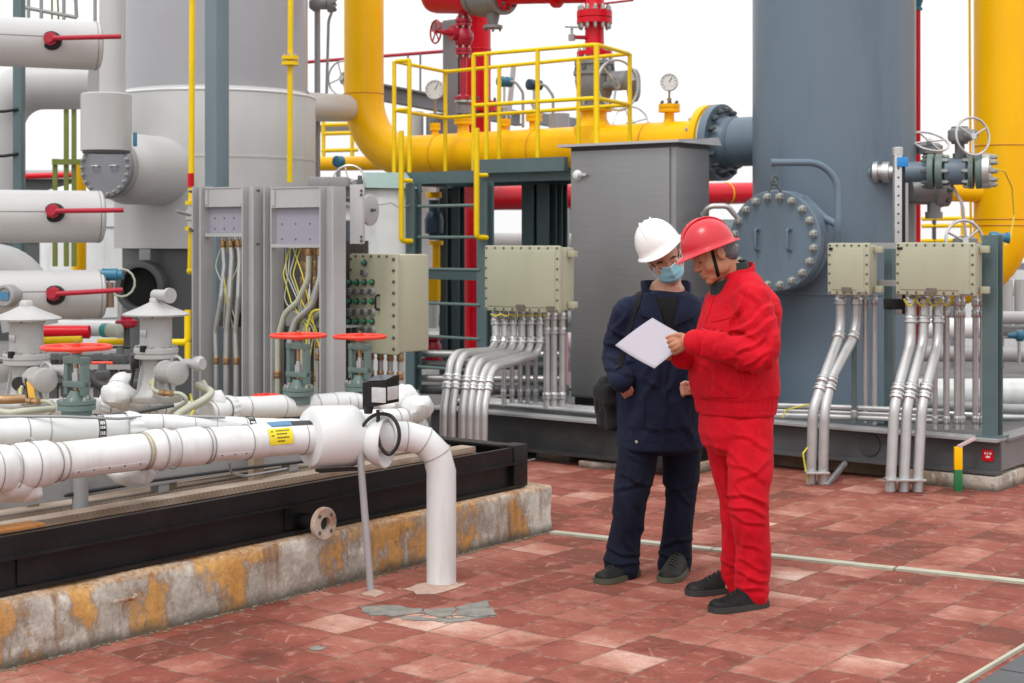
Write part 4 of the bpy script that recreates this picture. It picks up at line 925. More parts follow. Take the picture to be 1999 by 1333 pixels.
def duct():
    o = P(208, 295, 11.2); t = thing('vent_pipe', 'pale vertical pipe ending in a round insulated cap above the bolted nozzle cover', 'pipe', o)
    x = P(220, 0, 11.2).x; MB().lathe((x, 11.2, 2.6), UP, [(0, .093), (3.2, .093)], 28).build('pipe', LGREY, t)
    MB().lathe((o.x, 11.2, o.z), UP, [(0, .10), (0, .175), (.004, .182), (.41, .182), (.418, .17), (.418, .09)], 36).build('insulated_cap', LGREY, t)
    MB().lathe((o.x, 11.2, o.z - .014), UP, [(0, .17), (.02, .17)], 32).build('underside_plate', DGREY, t)
    b = MB(); b.box((-.012, -.02, -.05), (.012, .02, .05), .004, Matrix.Translation(P(264, 272, 11.1))); b.build('blue_latch', BLUE, t)
duct()
def lever_pipe(py, D, r, endpx, hub, tip, label):
    b = P(endpx, py + 2, D); a = b - V((1.7, .74, 0)); t = thing('lever_pipe', label, 'pipe', a - UP * r)
    d = (b - a).normalized(); MB().lathe(a, d, [(0, r), ((b - a).length - .012, r), ((b - a).length, r - .014)], 40).build('insulated_run', LGREY, t)
    nn = d.cross(UP); s = MB(); s.bar(a + nn * (r * .985) + UP * (r * .17), b + nn * (r * .985) + UP * (r * .17), .004, .006); s.build('lap_seam', MATS['seam_grey'], t)
    s = MB(); s.torus(b - d * .03, d, r + .001, .003, 36, 6); s.build('end_band', MATS['seam_grey'], t)
    MB().lathe(b - d * .01, d, [(0, r * .8), (.016, r * .8)], 30).build('end_shade_disc', DGREY, t)  # dark grey disc stands in for the shadow gap at the pipe end
    h = P(*hub, D - r - .12); e = P(*tip, D - r - .08)
    MB().lathe(h + V((0, .15, -.01)), (0, -1, 0), [(0, .062), (.16, .062), (.165, .055)], 24).build('valve_bonnet', BLACK, t)
    hb = MB(); hb.lathe(h, (0, -1, 0), [(0, .046), (.03, .046), (.032, .03), (.06, .03)], 8)
    l = hb.build('lever_hub', DRED, t)
    lb = MB(); q = h + V((.02, -.045, 0)); lb.tube([q, e], .0165, 10); lb.build('lever_arm', DRED, l)
    return t
lever_pipe(88, 10.35, .163, 195, (101, 76), (237, 71), 'topmost pale insulated pipe at the left edge with a red lever')
lever_pipe(421, 10.2, .172, 200, (106, 412), (242, 410), 'middle pale insulated pipe at the left edge with a red lever')
lever_pipe(572, 10.0, .158, 202, (107, 573), (240, 566), 'lowest pale insulated pipe at the left edge, its red lever tilted up')
pipe1('grey_elbow_pipe', 'large grey pipe elbow turning down behind the topmost lever pipe', 'pipe', [P(185, 165, 12.4), P(-2, 165, 12.4), P(-2, 420, 12.4)], .20, LGREY, .36)
o = P(38, 400, 11.6); t = thing('steel_post', 'slim teal-grey steel post at the left edge', 'post', V((o.x, o.y, 0)))
MB().box((-.033, -.05, 0), (.033, .05, 3.6), .004, Matrix.Translation((o.x, o.y, 0))).build('shaft', TEAL, t)
for y in (215, 302):
    MB().tube([P(-40, y + 4, 11.5), P(10, y + 2, 11.52), P(36, y - 2, 11.55)], .012, 8).build('clamp_strap', BLACK, t)
pipe1('dome_elbow', 'grey insulated elbow bulging under the middle lever pipe', 'pipe', [P(-90, 528, 10.7), P(40, 528, 10.7), P(60, 640, 10.7)], .19, LGREY, .28)
# railing bits in the top left corner
t = thing('catwalk_rail', 'dark grey railing high in the top left corner', 'railing', P(45, 40, 12.2))
MB().tube([P(36, 12, 12.2), P(150, 34, 12.2)], .016, 8).build('rail', MGREY, t)
for px, y1 in ((56, 40), (81, 40), (125, 38), (186, 42), (146, 34)): MB().tube([P(px, -40, 12.2), P(px + (4 if px == 146 else 0), y1, 12.2)], .015, 8).build('baluster', MGREY, t)
for px in (102, 112): pipe1('thin_green_line', 'thin lime green line in the top left corner', 'pipe', [P(px, -30, 12.4), P(px + (3 if px > 105 else 0), 45, 12.4)], .008, OLIVE, group='thin lime lines top left', n=8)
# olive stand, orange stub and far background on the left
t = thing('olive_stand', 'olive green steel stand behind the left edge pipes', 'stand', V((P(130, 0, 14).x, 14, 0)))
for px, a, b in ((108, 310, 520), (130, 205, 520), (145, 205, 520)):
    MB().bar(P(px, a, 14), P(px, b, 14), .04, .03, V((0, 1, 0))).build('leg', OLIVE, t)
for y, a, b in ((206, 103, 162), (316, 103, 160)):
    MB().bar(P(a, y, 13.97), P(b, y, 13.97), .04, .05).build('crossbar', OLIVE, t)
pipe1('orange_pipe', 'upright orange pipe behind the middle lever pipe', 'pipe', [P(155, 318, 14.3), P(155, 560, 14.3)], .066, YEL)
pipe1('far_red_pipe', 'thin red pipe far behind at the left edge', 'pipe', [P(-40, 346, 17), P(150, 341, 17)], .032, RED)
def cabin(name, label, cat, px0, px1, py0, D, dep, mat, roofm, nwin=0):
    a, b = P(px0, py0, D), P(px1, py0, D); t = thing(name, label, cat, (a.x, D, 0))
    MB().box((a.x, D, 0), (b.x, D + dep, a.z), .01).build('wall', mat, t)
    MB().box((a.x - .12, D - .15, a.z + .002), (b.x + .12, D + dep + .12, a.z + .14), .01).build('roof', roofm, t)
    for i in range(nwin):
        x = a.x + (b.x - a.x) * (i + .5) / nwin; w = MB(); w.box((x - .3, D - .012, a.z - 1.0), (x + .3, D + .02, a.z - .35)); q = w.build('window', DGREY, t)
        g = MB(); g.box((x - .26, D - .016, a.z - .96), (x + .26, D - .011, a.z - .39)); g.build('pane', MATS['dark_glass'], q)
cabin('equipment_shed', 'low dark grey shed far behind the left edge pipes', 'shed', -120, 150, 350, 24, 4, DGREY, LGREY, 2)
cabin('pump_house', 'long pale low building far behind the cable rack and yellow pipes', 'building', 560, 900, 402, 38, 6, paint('pale_render', (.55, .55, .54), .8, var=.05), MGREY, 4)
o = P(190, 385, 21); t = thing('storage_tank', 'white storage tank seen between the lever pipes', 'tank', (o.x, 21, 0))
MB().lathe((o.x, 21, 0), UP, [(0, .75), (o.z, .75)], 40).build('shell', WHITE, t); MB().lathe((o.x, 21, o.z), UP, [(0, .78), (.05, .78), (.25, .1)], 40).build('roof', WHITE, t)
for z in (.55, 1.15, 1.75): MB().torus((o.x, 21, z), UP, .755, .012, 40, 6).build('band', MGREY, t)
# instrument beside the lowest lever pipe with its cable loop, and the round one at the edge
o = P(200, 536, 9.95); t = thing('level_switch', 'blue cylindrical instrument with a pale cable loop at the end of the lowest lever pipe', 'instrument', o - UP * .1)
MB().lathe(o, X, [(0, .04), (.10, .04), (.105, .032), (.135, .032)], 20).build('body', BLUE, t)
MB().tube([P(238 + 26 * sin(g), 552 - 27 * cos(g), 9.9 + .004 * i) for i, g in enumerate([k * .45 for k in range(26)])], .007, 8).build('cable_loop', PFLEX, t)
MB().lathe(P(213, 600, 9.95), UP, [(0, .035), (.16, .028)], 14).build('stem', CBLACK, t)
o = P(16, 577, 9.6); t = thing('round_transmitter', 'round grey transmitter with a blue plate in front of the lowest lever pipe', 'instrument', o - UP * .08); d = V((-.35, -.94, 0)).normalized()
MB().lathe(o, d, [(-.10, .055), (-.03, .055), (-.03, .07), (.03, .07), (.04, .062), (.04, .05), (.03, .05)], 28).build('case', MGREY, t)
b = MB(); a, c, n = frame(d); q = o + d * .036; b.bar(q - a * .001 - n * 0 - a * .03, q + a * .035, .05, .004, d); b.build('plate', BLUES, t)
# thin yellow lines in front of the vessel
t = thing('yellow_line', 'slim yellow pipe with flanged valve left of the teal column', 'pipe', P(372, 530, 11.0))
MB().tube([P(376, -30, 11.3), P(374, 395, 11.2)], .022, 14).build('upper_tube', RAIL, t)
for y in (396, 446): MB().lathe(P(374, y, 11.2), UP, [(-.014, .045), (.014, .045)], 20).build('flange', RAIL, t)
MB().lathe(P(374, 442, 11.2), UP, [(0, .028), (.04, .028), (.05, .042), (.11, .042), (.12, .028), (.16, .028)], 18).build('valve_body', STEEL, t)
MB().tube([P(374, 420, 11.17), P(345, 412, 11.1)], .012, 8).build('valve_lever', MGREY, t)
MB().tube([P(374, 446, 11.2), P(372, 528, 11.2)], .021, 14).build('lower_tube', RAIL, t); MB().ball(P(372, 529, 11.2), .028, 14).build('end_cap', RAIL, t)
b = MB(); b.lathe(P(373, 365, 11.2), UP, [(0, .0235), (.1, .0235)], 14, caps=False); b.build('red_band', RED, t)
t = thing('yellow_line', 'slim yellow pipe with a double flange in front of the pale vessel', 'pipe', P(566, 358, 11.8))
MB().tube([P(568, -30, 11.8), P(566, 356, 11.8)], .021, 14).build('tube', RAIL, t)
for y in (113, 124): MB().lathe(P(567, y, 11.8), UP, [(-.014, .066), (.014, .066)], 24).build('flange', RAIL, t)
bolt_ring(t, P(567, 109.5, 11.8), UP, .05, 6, .009, .02, BOLTM)
o = P(424, 362, 11.0); t = thing('steel_column', 'square teal steel column standing behind the cable rack', 'column', V((o.x, 11, 0)), YAW)
MB(W[t.name]).box((-.062, -.06, 0), (.062, .06, 4.2), .004).build('shaft', paint('column_blue_grey', (.14, .19, .22), .4, var=.08, scale=2), t)
MB(W[t.name]).box((-.12, -.12, .0), (.12, .12, .02)).build('base_plate', TEAL, t)
t = thing('yellow_elbow_line', 'short yellow pipe elbow between the right hat valve and the cable rack', 'pipe', P(368, 690, 9.9))
MB().tube(fillet([P(330, 668, 9.9), P(367, 668, 9.9), P(367, 605, 9.9)], .03, 5), .022, 14).build('tube', RAIL, t)
MB().tube([P(367, 668, 9.9), P(367, 700, 9.9)], .02, 14).build('leg', RAIL, t)
# clutter on the far side of the skid below the lever pipes
pipe1('yellow_manifold', 'short yellow pipe below the lowest lever pipe', 'pipe', [P(84, 665, 10.4), P(160, 663, 10.4)], .026, RAIL)
pipe1('yellow_manifold', 'small yellow pipe beside the white-green valve head', 'pipe', [P(192, 667, 10.4), P(246, 667, 10.4)], .022, RAIL)
pipe1('red_header', 'red pipe low behind the yellow manifold at the left', 'pipe', [P(70, 648, 11.6), P(175, 648, 11.6)], .05, RED)
o = P(222, 645, 10.2); t = thing('valve_head', 'small white and green valve head under the lowest lever pipe', 'valve', o - UP * .05)
MB().lathe(o, V((.9, -.4, 0)), [(-.05, .03), (-.04, .045), (.05, .045), (.06, .03)], 18).build('body', paint('cream_cast', (.5, .52, .45), .5, var=.1), t); MB().lathe(o, V((-.9, .4, 0)), [(.04, .047), (.085, .047)], 18).build('green_cover', paint('turquoise', (.02, .30, .27), .4), t)
o = P(248, 640, 10.3); t = thing('red_valve', 'dark red handwheel beside the right hat-topped valve', 'valve', o)
MB().lathe(o, UP, [(0, .05), (.02, .075), (.05, .075), (.06, .04), (.08, .04)], 18).build('wheel', DRED, t); MB().lathe(o - UP * .14, UP, [(0, .02), (.14, .02)], 10).build('stem', DGREY, t)
t = thing('support_stand', 'dark grey pipe support stand behind the left red handwheel', 'stand', P(190, 800, 9.6))
for px in (106, 128, 192, 222, 243): MB().bar(P(px, 690, 9.6), P(px, 830, 9.6), .05, .04, V((0, 1, 0))).build('leg', DGREY, t)
for y in (697, 716, 742): MB().bar(P(92, y, 9.55), P(262, y, 9.55), .04, .03).build('crossbar', MGREY if y == 716 else DGREY, t)
pipe1('dark_hose', 'thick black hose sagging behind the right hat-topped valve', 'hose', [P(170, 730, 9.3), P(215, 765, 9.2), P(262, 735, 9.3)], .035, RUBBER, .2)
# ---------------------------------------------------------------- yellow header, red lines, platform, cabinet
VC = V((2.51, 12.0, 0)); HZ = 2.385
def HD(px, dz=0.0): p = along(VC, E1, px); return V((p.x, p.y, HZ + dz))
def yellow_header():
    t = thing('yellow_header', 'big yellow gas pipe that comes down, bends and runs right to the slate vessel', 'pipe', HD(711)); r = .195
    riser = HD(711); end = HD(1392)
    MB().tube(fillet([riser + UP * 4, riser, end], .60, 14), r, 40).build('pipe', YEL, t)
    ring = paint('weld_yellow', (.60, .25, .004), .5)
    for px in (862, 952, 1052, 1270): MB().torus(HD(px), E1, r, .006, 40, 6).build('weld_ring', ring, t)
    for dz in (.63,): MB().torus(riser + UP * dz, UP, r, .006, 40, 6).build('weld_ring', ring, t)
    f = MB(); f.lathe(HD(1392) - E1 * .14, E1, [(0, r), (.06, r + .02), (.075, .30), (.08, .315), (.14, .315), (.145, .30)], 44); fl = f.build('end_flange', YEL, t)
    MB().lathe(HD(1392) + E1 * .006, E1, [(0, .285), (.02, .285)], 40).build('gasket', WHITE, t)
    bolt_ring(fl, HD(1392) - E1 * .065, -E1, .265, 16, .02, .05, BOLTM)
    def nozzle(px, rr, h, fr, label=None):
        o = HD(px); b = MB(); b.lathe(o + UP * (r * .9), UP, [(0, rr * 1.5), (.03, rr * 1.1), (h, rr)], 20); b.build('nozzle', YEL, t)
        f = MB(); f.lathe(o + UP * (r * .9 + h), UP, [(0, fr), (.03, fr), (.031, fr * .9), (.036, fr * .9), (.037, fr), (.067, fr)], 22); q = f.build('nozzle_flange', YEL, t)
        bolt_ring(q, o + UP * (r * .9 + h + .067), UP, fr * .78, 6, fr * .13, .03, BOLTD)
        return o + UP * (r * .9 + h + .067)
    tops = {px: nozzle(px, rr, h, fr) for px, rr, h, fr in ((905, .05, .10, .085), (1043, .04, .09, .075), (985, .035, .06, .06), (1307, .04, .10, .09), (850, .03, .06, .05))}
    o = HD(1160); MB().lathe(o, UP, [(0, .20), (r * .95, .175), (r * 1.12, .135), (r * 1.3, .115), (r * 1.75, .112)], 32).build('branch_tee', YEL, t)
    return tops
NZ = yellow_header()
gauge(NZ[1307], V((-.2, -1, 0)), .075, 'white-faced pressure gauge on the yellow pipe left of the slate vessel', .11)
gauge(NZ[850] + UP * .06, V((-.2, -1, 0)), .095, 'grey pressure gauge behind the yellow railing at its left end', .16)
def transmitter(o, h, label, mat=BLUE):
    t = thing('transmitter', label, 'instrument', o)
    MB().lathe(o, UP, [(0, .018), (h * .3, .018), (h * .32, .028), (h * .42, .028), (h * .44, .011), (h, .011)], 12).build('stem', STEEL, t)
    c = o + UP * (h + .04); d = V((-.75, -.6, 0)).normalized()
    MB().lathe(c, d, [(-.075, .035), (-.07, .048), (-.02, .048), (-.018, .04), (.018, .04), (.02, .05), (.06, .05), (.065, .04)], 20).build('head', mat, t)
    s = V((.8, -.5, 0)); q = [c + V((.03, 0, .0)), c + V((.10, -.02, .0)), c + V((.17, -.03, -.10)), c + V((.17, -.03, -.42))]
    MB().tube(fillet(q, .09, 6), .013, 10).build('cable', RUBBER if h > .3 else MGREY, t)
    return t
transmitter(NZ[985], .30, 'blue transmitter on the yellow pipe behind the railing, left of its twin')
transmitter(NZ[1043], .22, 'dark transmitter head on a thin stem behind the yellow railing', paint('navy_cast', (.02, .05, .10), .4, var=.1))
GVG = paint('valve_cast_grey', (.24, .24, .245), .45, metal=.2, var=.1, scale=8, bump=.05)
# small red globe valve with its drop line at px 903
def small_red_valve():
    o = NZ[905]; k = o.y / F; zz = lambda y: CAMH - (y - HY) * k
    t = thing('red_globe_valve', 'small crimson valve and drop pipe with a side handwheel above the yellow pipe', 'valve', o); c = V((o.x, o.y, 0))
    MB().lathe(c, UP, [(o.z, .05), (zz(224), .05), (zz(222), .07), (zz(206), .07), (zz(204), .05), (zz(200), .05)], 20).build('grey_valve', GVG, t)
    b = MB(); b.lathe(c, UP, [(zz(200), .085), (zz(196), .085)], 22); q = b.build('spacer_ring', STEEL, t)
    b = MB(); b.lathe(c, UP, [(zz(195), .085), (zz(189), .085), (zz(187), .05), (zz(184), .032), (zz(108), .032), (zz(107), .075), (zz(102), .075), (zz(101.5), .06), (zz(100.5), .06), (zz(100), .075), (zz(94), .075), (zz(93), .05), (zz(88), .07), (zz(76), .095), (zz(66), .095), (zz(56), .06), (zz(52), .05), (zz(51), .078), (zz(46), .078), (zz(45.5), .06), (zz(44), .06), (zz(43), .078), (zz(37), .078), (zz(36), .05), (zz(10), .05)], 26)
    b.build('body', DRED, t)
    for y in (108, 94, 51, 37, 195): bolt_ring(t, c + UP * zz(y), UP if y in (94, 37) else -UP, .062, 6, .011, .025, BOLTM if y != 195 else BOLTD)
    d = V((-.85, -.5, 0)).normalized(); p = c + UP * zz(66)
    MB().lathe(p, d, [(.05, .055), (.10, .05), (.10, .07), (.13, .07), (.13, .03), (.21, .025), (.22, .016), (.30, .014)], 18).build('bonnet', DRED, t)
    wheel(t, p + d * .29, d, .105, .009, DRED, 5)
small_red_valve()
# red main: horizontal header at the top, its elbow down and the grey valve between
def red_main():
    k = 14.3 / F
    a = P(850, -10, 14.6); e = P(928, -10, 14.2); d = (e - a).normalized()
    t = thing('red_header', 'thick red pipe at the top edge that bends down behind the yellow railing', 'pipe', P(932, 700, 15.4)); r = .175
    MB().lathe(a, d, [(-.09, .02), (-.085, .08), (-.06, .13), (-.02, .165), (.04, r), ((e - a).length - .02, r), ((e - a).length, r)], 36).build('header', RED, t)
    MB().tube(fillet([P(868, -4, 15.0), P(932, -2, 15.4), V((P(932, 0, 15.4).x, 15.4, .45))], .42, 12), .138, 32).build('downpipe', RED, t)
    for y in (97,): MB().torus(P(932, y, 15.4), UP, .139, .007, 32, 6).build('weld_ring', RED, t)
    for y in (203, 214): MB().lathe(P(934, y, 15.4), UP, [(-.022, .2), (.022, .2)], 30).build('flange', RED, t)
    bolt_ring(t, P(934, 198.5, 15.4), UP, .175, 10, .014, .04, BOLTD); bolt_ring(t, P(934, 218.5, 15.4), -UP, .175, 10, .014, .04, BOLTD)
    v = thing('top_grey_valve', 'grey valve in the red line at the top edge of the photo', 'valve', e)
    MB().lathe(e, d, [(0, .19), (.04, .19), (.05, .17), (.10, .205), (.22, .20), (.34, .16), (.36, .18), (.40, .18)], 32).build('body', GVG, v)
    q = e + d * .24; MB().lathe(q - UP * .15, -UP, [(0, .07), (.06, .06), (.12, .045), (.13, .09), (.155, .09), (.16, .05)], 20).build('drain_flange', GVG, v)
    bolt_ring(v, q - UP * .31, -UP, .075, 6, .01, .02, BOLTD)
    s = HD(1163); st = V((s.x, s.y, P(0, -12, s.y).z)); g = e + d * .40
    w = thing('red_branch_line', 'red branch pipe from the grey top valve to the flanged red stack', 'pipe', g)
    dd = (st - g).normalized(); L = (st - g).length
    MB().lathe(g, dd, [(0, .14), (.035, .14), (.04, .10), (.10, .085), (L * .55, .08), (L * .56, .12), (L * .6, .12), (L * .61, .08), (L, .08)], 28).build('run', RED, w)
    bolt_ring(w, g + dd * .04, dd, .12, 8, .013, .03, BOLTD)
red_main()
def red_stack():
    o = HD(1161, .195 * 1.75); k = o.y / F; zz = lambda y: CAMH - (y - HY) * k; c = V((o.x, o.y, 0))
    t = thing('gate_valve_stack', 'grey geared gate valve under a flanged red pipe inside the yellow railing', 'valve', o)
    MB().lathe(c, UP, [(o.z - .02, .155), (zz(214), .155), (zz(213), .12)], 28).build('yellow_flange', YEL, t)
    b = MB(); b.lathe(c, UP, [(zz(213), .16), (zz(206), .16), (zz(205), .12), (zz(198), .12), (zz(185), .15), (zz(160), .17), (zz(148), .17), (zz(147), .185), (zz(140), .185), (zz(139), .16), (zz(128), .16), (zz(127), .175), (zz(120), .175)], 30); b.build('valve_body', GVG, t)
    bolt_ring(t, c + UP * zz(139), UP, .165, 10, .016, .05, BOLTD); bolt_ring(t, c + UP * zz(120), UP, .15, 10, .015, .05, BOLTM); bolt_ring(t, c + UP * zz(206), UP, .14, 8, .015, .04, BOLTM)
    r = MB(); r.lathe(c, UP, [(zz(110), .155), (zz(101), .155), (zz(100), .09), (zz(96), .085), (zz(52), .082), (zz(48), .10), (zz(46), .155), (zz(36), .155), (zz(35.4), .14), (zz(34.6), .14), (zz(34), .155), (zz(22), .155), (zz(20), .10), (zz(12), .085), (zz(-60), .085)], 30); r.build('red_pipe', RED, t)
    bolt_ring(t, c + UP * zz(46), -UP, .13, 12, .017, .05, BOLTM); bolt_ring(t, c + UP * zz(21), UP, .13, 12, .017, .05, BOLTM); bolt_ring(t, c + UP * zz(101), UP, .13, 8, .016, .03, BOLTM)
    d = V((.86, -.5, 0)).normalized(); p = c + UP * zz(160)
    MB().lathe(p, d, [(.1, .07), (.16, .06), (.16, .085), (.32, .085), (.33, .06)], 22).build('gearbox', GVG, t)
    d2 = V((-.62, -.78, 0)); d3 = V((.55, -.83, 0)).normalized()
    wheel(t, c + UP * zz(171) + d3 * .28 + V((.03, 0, 0)), d3, .215, .012, STEEL, 3, dish=.02)
    MB().lathe(c + UP * zz(171) , d3, [(.1, .04), (.3, .03)], 14).build('shaft', GVG, t)
    e = c + UP * zz(165) + V((.30, .08, 0)); b = MB(); b.lathe(e, V((1, -.2, 0)), [(0, .12), (.02, .14), (.05, .15), (.08, .14), (.10, .10)], 24); b.build('gear_cover', GVG, t)
    q = c + UP * zz(74); b = MB(); b.tube([q - V((.07, .03, 0)), q - V((.2, .06, 0))], .018, 10); b.build('bleed_pipe', DRED, t)
    b = MB(); b.lathe(q - V((.2, .06, .03)), UP, [(0, .03), (.05, .03), (.06, .012), (.12, .012)], 12); b.tube([q + V((-.26, -.06, .09)), q + V((-.15, -.06, .085))], .008, 8); b.build('bleed_valve', MGREY, t)
red_stack()
pipe1('red_cable_line', 'thin red rod at the top right of the red stack', 'pipe', [P(1170, 8, 13.3), P(1237, 0, 13.3)], .010, DRED)
# slate vessel with the bolted manhole
def slate_vessel():
    t = thing('slate_vessel', 'tall slate blue pressure vessel with a round bolted manhole', 'vessel', VC); R = .625
    MB().lathe(VC, UP, [(.33, R), (1.17, R), (1.175, R + .006), (1.2, R + .006), (1.205, R), (5.5, R)], 72).build('shell', SLATE, t)
    # side nozzle that meets the yellow header
    a = HD(1392) + E1 * .03; fl = MB().lathe(a, E1, [(0, .30), (.005, .315), (.075, .315), (.08, .22), (.16, .20)], 44).build('nozzle_flange', SLATE, t)
    bolt_ring(fl, a + E1 * .076, E1, .265, 16, .021, .06, BOLTD)
    MB().lathe(a, E1, [(.1, .20), (.85, .20)], 36).build('nozzle', SLATE, t)
    MB().torus(a + E1 * .19, E1, .201, .008, 36, 6).build('weld_ring', SLATE, t)
    # manhole along -E2
    zc = P(0, 470, 11.24).z; c = V((VC.x, VC.y, zc)); d = -E2; f = c + d * .965
    MB().lathe(c, d, [(.45, .285), (.80, .285), (.83, .30)], 44).build('manhole_neck', SLATE, t)
    MB().disc(f - d * .155, d, .372, .07, 56).build('manhole_flange', SLATE, t)
    cv = MB().disc(f - d * .078, d, .372, .078, 56, .008).build('manhole_cover', SLATE, t)
    bolt_ring(cv, f, d, .325, 20, .026, .052, BOLTM, .5); bolt_ring(t, f - d * .155, -d, .325, 20, .02, .04, BOLTD, .5)
    a2, b2, _ = frame(d)
    for s in (-1, 1):
        q = f + a2 * (-.13 * s) + UP * .01; h = MB(); h.tube(fillet([q + UP * .075, q + UP * .075 + d * .05, q - UP * .075 + d * .05, q - UP * .075], .018, 4), .0105, 10); h.build('cover_handle', SLATE, t)
        for z in (-.075, .075):
            MB().lathe(q + UP * z, d, [(0, .02), (.008, .018)], 12).build('handle_boss', SLATE, t)
    # davit: bent arm on a pivot bracket with an eye bolt
    top = P(1505, 317, 11.0); sx = P(1637, 440, 11.0)
    arm = MB(); arm.tube(fillet([top, P(1637, 317, 11.05), sx, P(1637, 480, 11.05)], .22, 10), .026, 16); arm.build('davit_arm', SLATE, t)
    br = MB(); br.tube(fillet([P(1570, 385, 11.2), P(1610, 425, 11.15), P(1637, 440, 11.08)], .1, 5), .028, 12); br.build('davit_bracket', SLATE, t)
    br = MB(); br.lathe(P(1637, 452, 11.05), UP, [(0, .034), (.06, .034)], 16); br.build('davit_collar', SLATE, t)
    e = MB(); e.tube([P(1512, 322, 11.0), P(1513, 345, 10.99)], .008, 8); e.torus(P(1512, 352, 10.98), V((.3, -.95, 0)), .03, .007, 18, 8); e.tube([P(1500, 375, 11.0), P(1510, 352, 10.99), P(1526, 375, 11.0)], .009, 8); e.build('eye_bolt', BOLTD, t)
    h = MB(); h.tube(fillet([P(1372, 420, 11.2), P(1385, 402, 11.15), P(1420, 402, 11.15), P(1440, 425, 11.2)], .06, 6), .02, 10); h.build('curved_tube', STEEL, t)
slate_vessel()

# ---- access platform with ladder and yellow guard rail
FL, BL, FR, BR = V((-1.014, 13.23, 0)), V((-.609, 14.05, 0)), V((.664, 12.075, 0)), V((.972, 12.684, 0)); DZ, RZ = 2.167, 3.1225
def platform():
    t = thing('access_platform', 'teal steel platform with a ladder and a yellow guard rail over the yellow pipe', 'platform', V((FL.x, FL.y, .33)))
    d = (FR - FL).normalized(); n = (BL - FL).normalized(); L = (FR - FL).length
    b = MB(); b.bar(FL + UP * (DZ - .055) - d * .06, along(FL, d, 1118) + UP * (DZ - .055), .05, .10); b.build('front_beam', TEAL, t)
    x0 = along(FL, d, 940); b = MB(); b.bar(x0 + UP * (DZ + .02) - n * .10, along(FL, d, 1116) + UP * (DZ + .02) - n * .10, .06, .11); b.build('front_beam', TEAL, t)
    b = MB(); b.bar(BL + UP * (DZ - .055), BR + UP * (DZ - .055), .05, .10); b.build('rear_beam', TEAL, t)
    for p, q in ((FL, BL), (FR, BR)):
        b = MB(); b.bar(p + UP * (DZ - .055) + n * .03, q + UP * (DZ - .055) - n * .03, .05, .10); b.build('side_beam', TEAL, t)
    b = MB(); b.bar((FL + BL) / 2 + UP * (DZ - .008), (FR + BR) / 2 + UP * (DZ - .008), .72, .012); b.build('deck_grating', DGREY, t)
    def post(p, w=.10, mat=TEAL, z1=DZ - .11, up=E2):
        b = MB(); b.hbeam(V((p.x, p.y, .34)), V((p.x, p.y, z1)), w, w, .012, .010, up=up); b.build('post', mat, t)
    l0 = P(808, 345, 12.76); l1 = P(948, 345, 12.3); post(l0, .095); post(l1, .10)
    dk = paint('deep_teal_paint', (.05, .085, .09), .5, var=.1)
    for px, dd in ((871, 14.0), (895, 13.7), (1038, 13.1), (1068, 12.9), (1095, 13.0)): post(P(px, 400, dd), .12 if px > 1000 and px != 1095 else .085, dk)
    zr = lambda y: CAMH - (y - HY) * 12.6 / F
    for i, y in enumerate((402, 463, 592, 657, 718)):
        MB().tube([V((l0.x + .04, l0.y - .03, zr(y))), V((l1.x - .04, l1.y - .03, zr(y)))], .013, 10).build('rung', GREEN, t)
    b = MB(); b.bar(V((l0.x + .04, l0.y, zr(535))), V((l1.x - .04, l1.y, zr(535))), .05, .085); b.build('cross_beam', dk, t)
    MB().tube([V((l0.x + .04, l0.y - .03, zr(525))), V((l1.x - .04, l1.y - .03, zr(525)))], .012, 10).build('rung', GREEN, t)
    # guard rail
    g = []
    def tube(pts, r=.0165, bend=.05): MB().tube(fillet(pts, bend, 4), r, 12).build('rail', RAIL, t)
    A = along(FL, d, 800); B = along(FL, d, 925)
    for z in (RZ, RZ - .42):
        tube([A + UP * z, FL + UP * z, BL + UP * z, BR + UP * z, FR + UP * z, B + UP * z])
    def rp_(p, z0=DZ - .06, r=.0185): MB().tube([V((p.x, p.y, z0)), V((p.x, p.y, RZ))], r, 12).build('rail_post', RAIL, t)
    rp_(FL, DZ - .1); rp_(A); rp_(BL); rp_(B); rp_(FR, DZ - .1, .022); rp_(BR)
    for px in (950, 1050): rp_(along(FL, d, px))
    d2 = (BR - BL).normalized()
    for px in (975, 1130): rp_(along(BL, d2, px))
    # grab bars bolted to the ladder posts
    for p, px, y0, y1 in ((l0, 784, 255, 470), (l1, 931, 250, 463)):
        D = p.y - .12; MB().tube(fillet([P(px, y0, D), P(px, y1, D), P(px + 20, y1 + 1, p.y - .05)], .03, 4), .022, 12).build('grab_bar', RAIL, t)
        MB().tube([P(px, y0 + 97 if px < 800 else 342, D), P(px + 20, y0 + 98 if px < 800 else 342, p.y - .05)], .018, 10).build('grab_bracket', RAIL, t)
platform()
# lines seen through the ladder and the platform legs
pipe1('red_crossover', 'fat red pipe running behind the platform legs and the steel cabinet', 'pipe', [P(920, 387, 14.4), P(1500, 376, 17.2)], .118, RED)
for px in (1418, 1052): 
    q = along(P(920, 387, 14.4), (P(1500, 376, 17.2) - P(920, 387, 14.4)).normalized(), px); MB().torus(q, P(1500, 376, 17.2) - P(920, 387, 14.4), .119, .008, 28, 6).build('clamp_ring', RAIL, label='thin yellow ring round the red pipe right of the cabinet' if px > 1200 else 'thin yellow ring round the red pipe behind the platform legs', cat='ring')
t = thing('yellow_drop_line', 'yellow vertical line with a dark blue valve, seen through the ladder', 'pipe', P(846, 640, 13.9))
MB().lathe(P(846, 640, 13.9), UP, [(0, .05), (.28, .05)], 18).build('white_sleeve', WHITE, t)
MB().lathe(P(846, 586, 13.9), UP, [(0, .068), (.30, .068)], 18).build('wide_pipe', YEL, t)
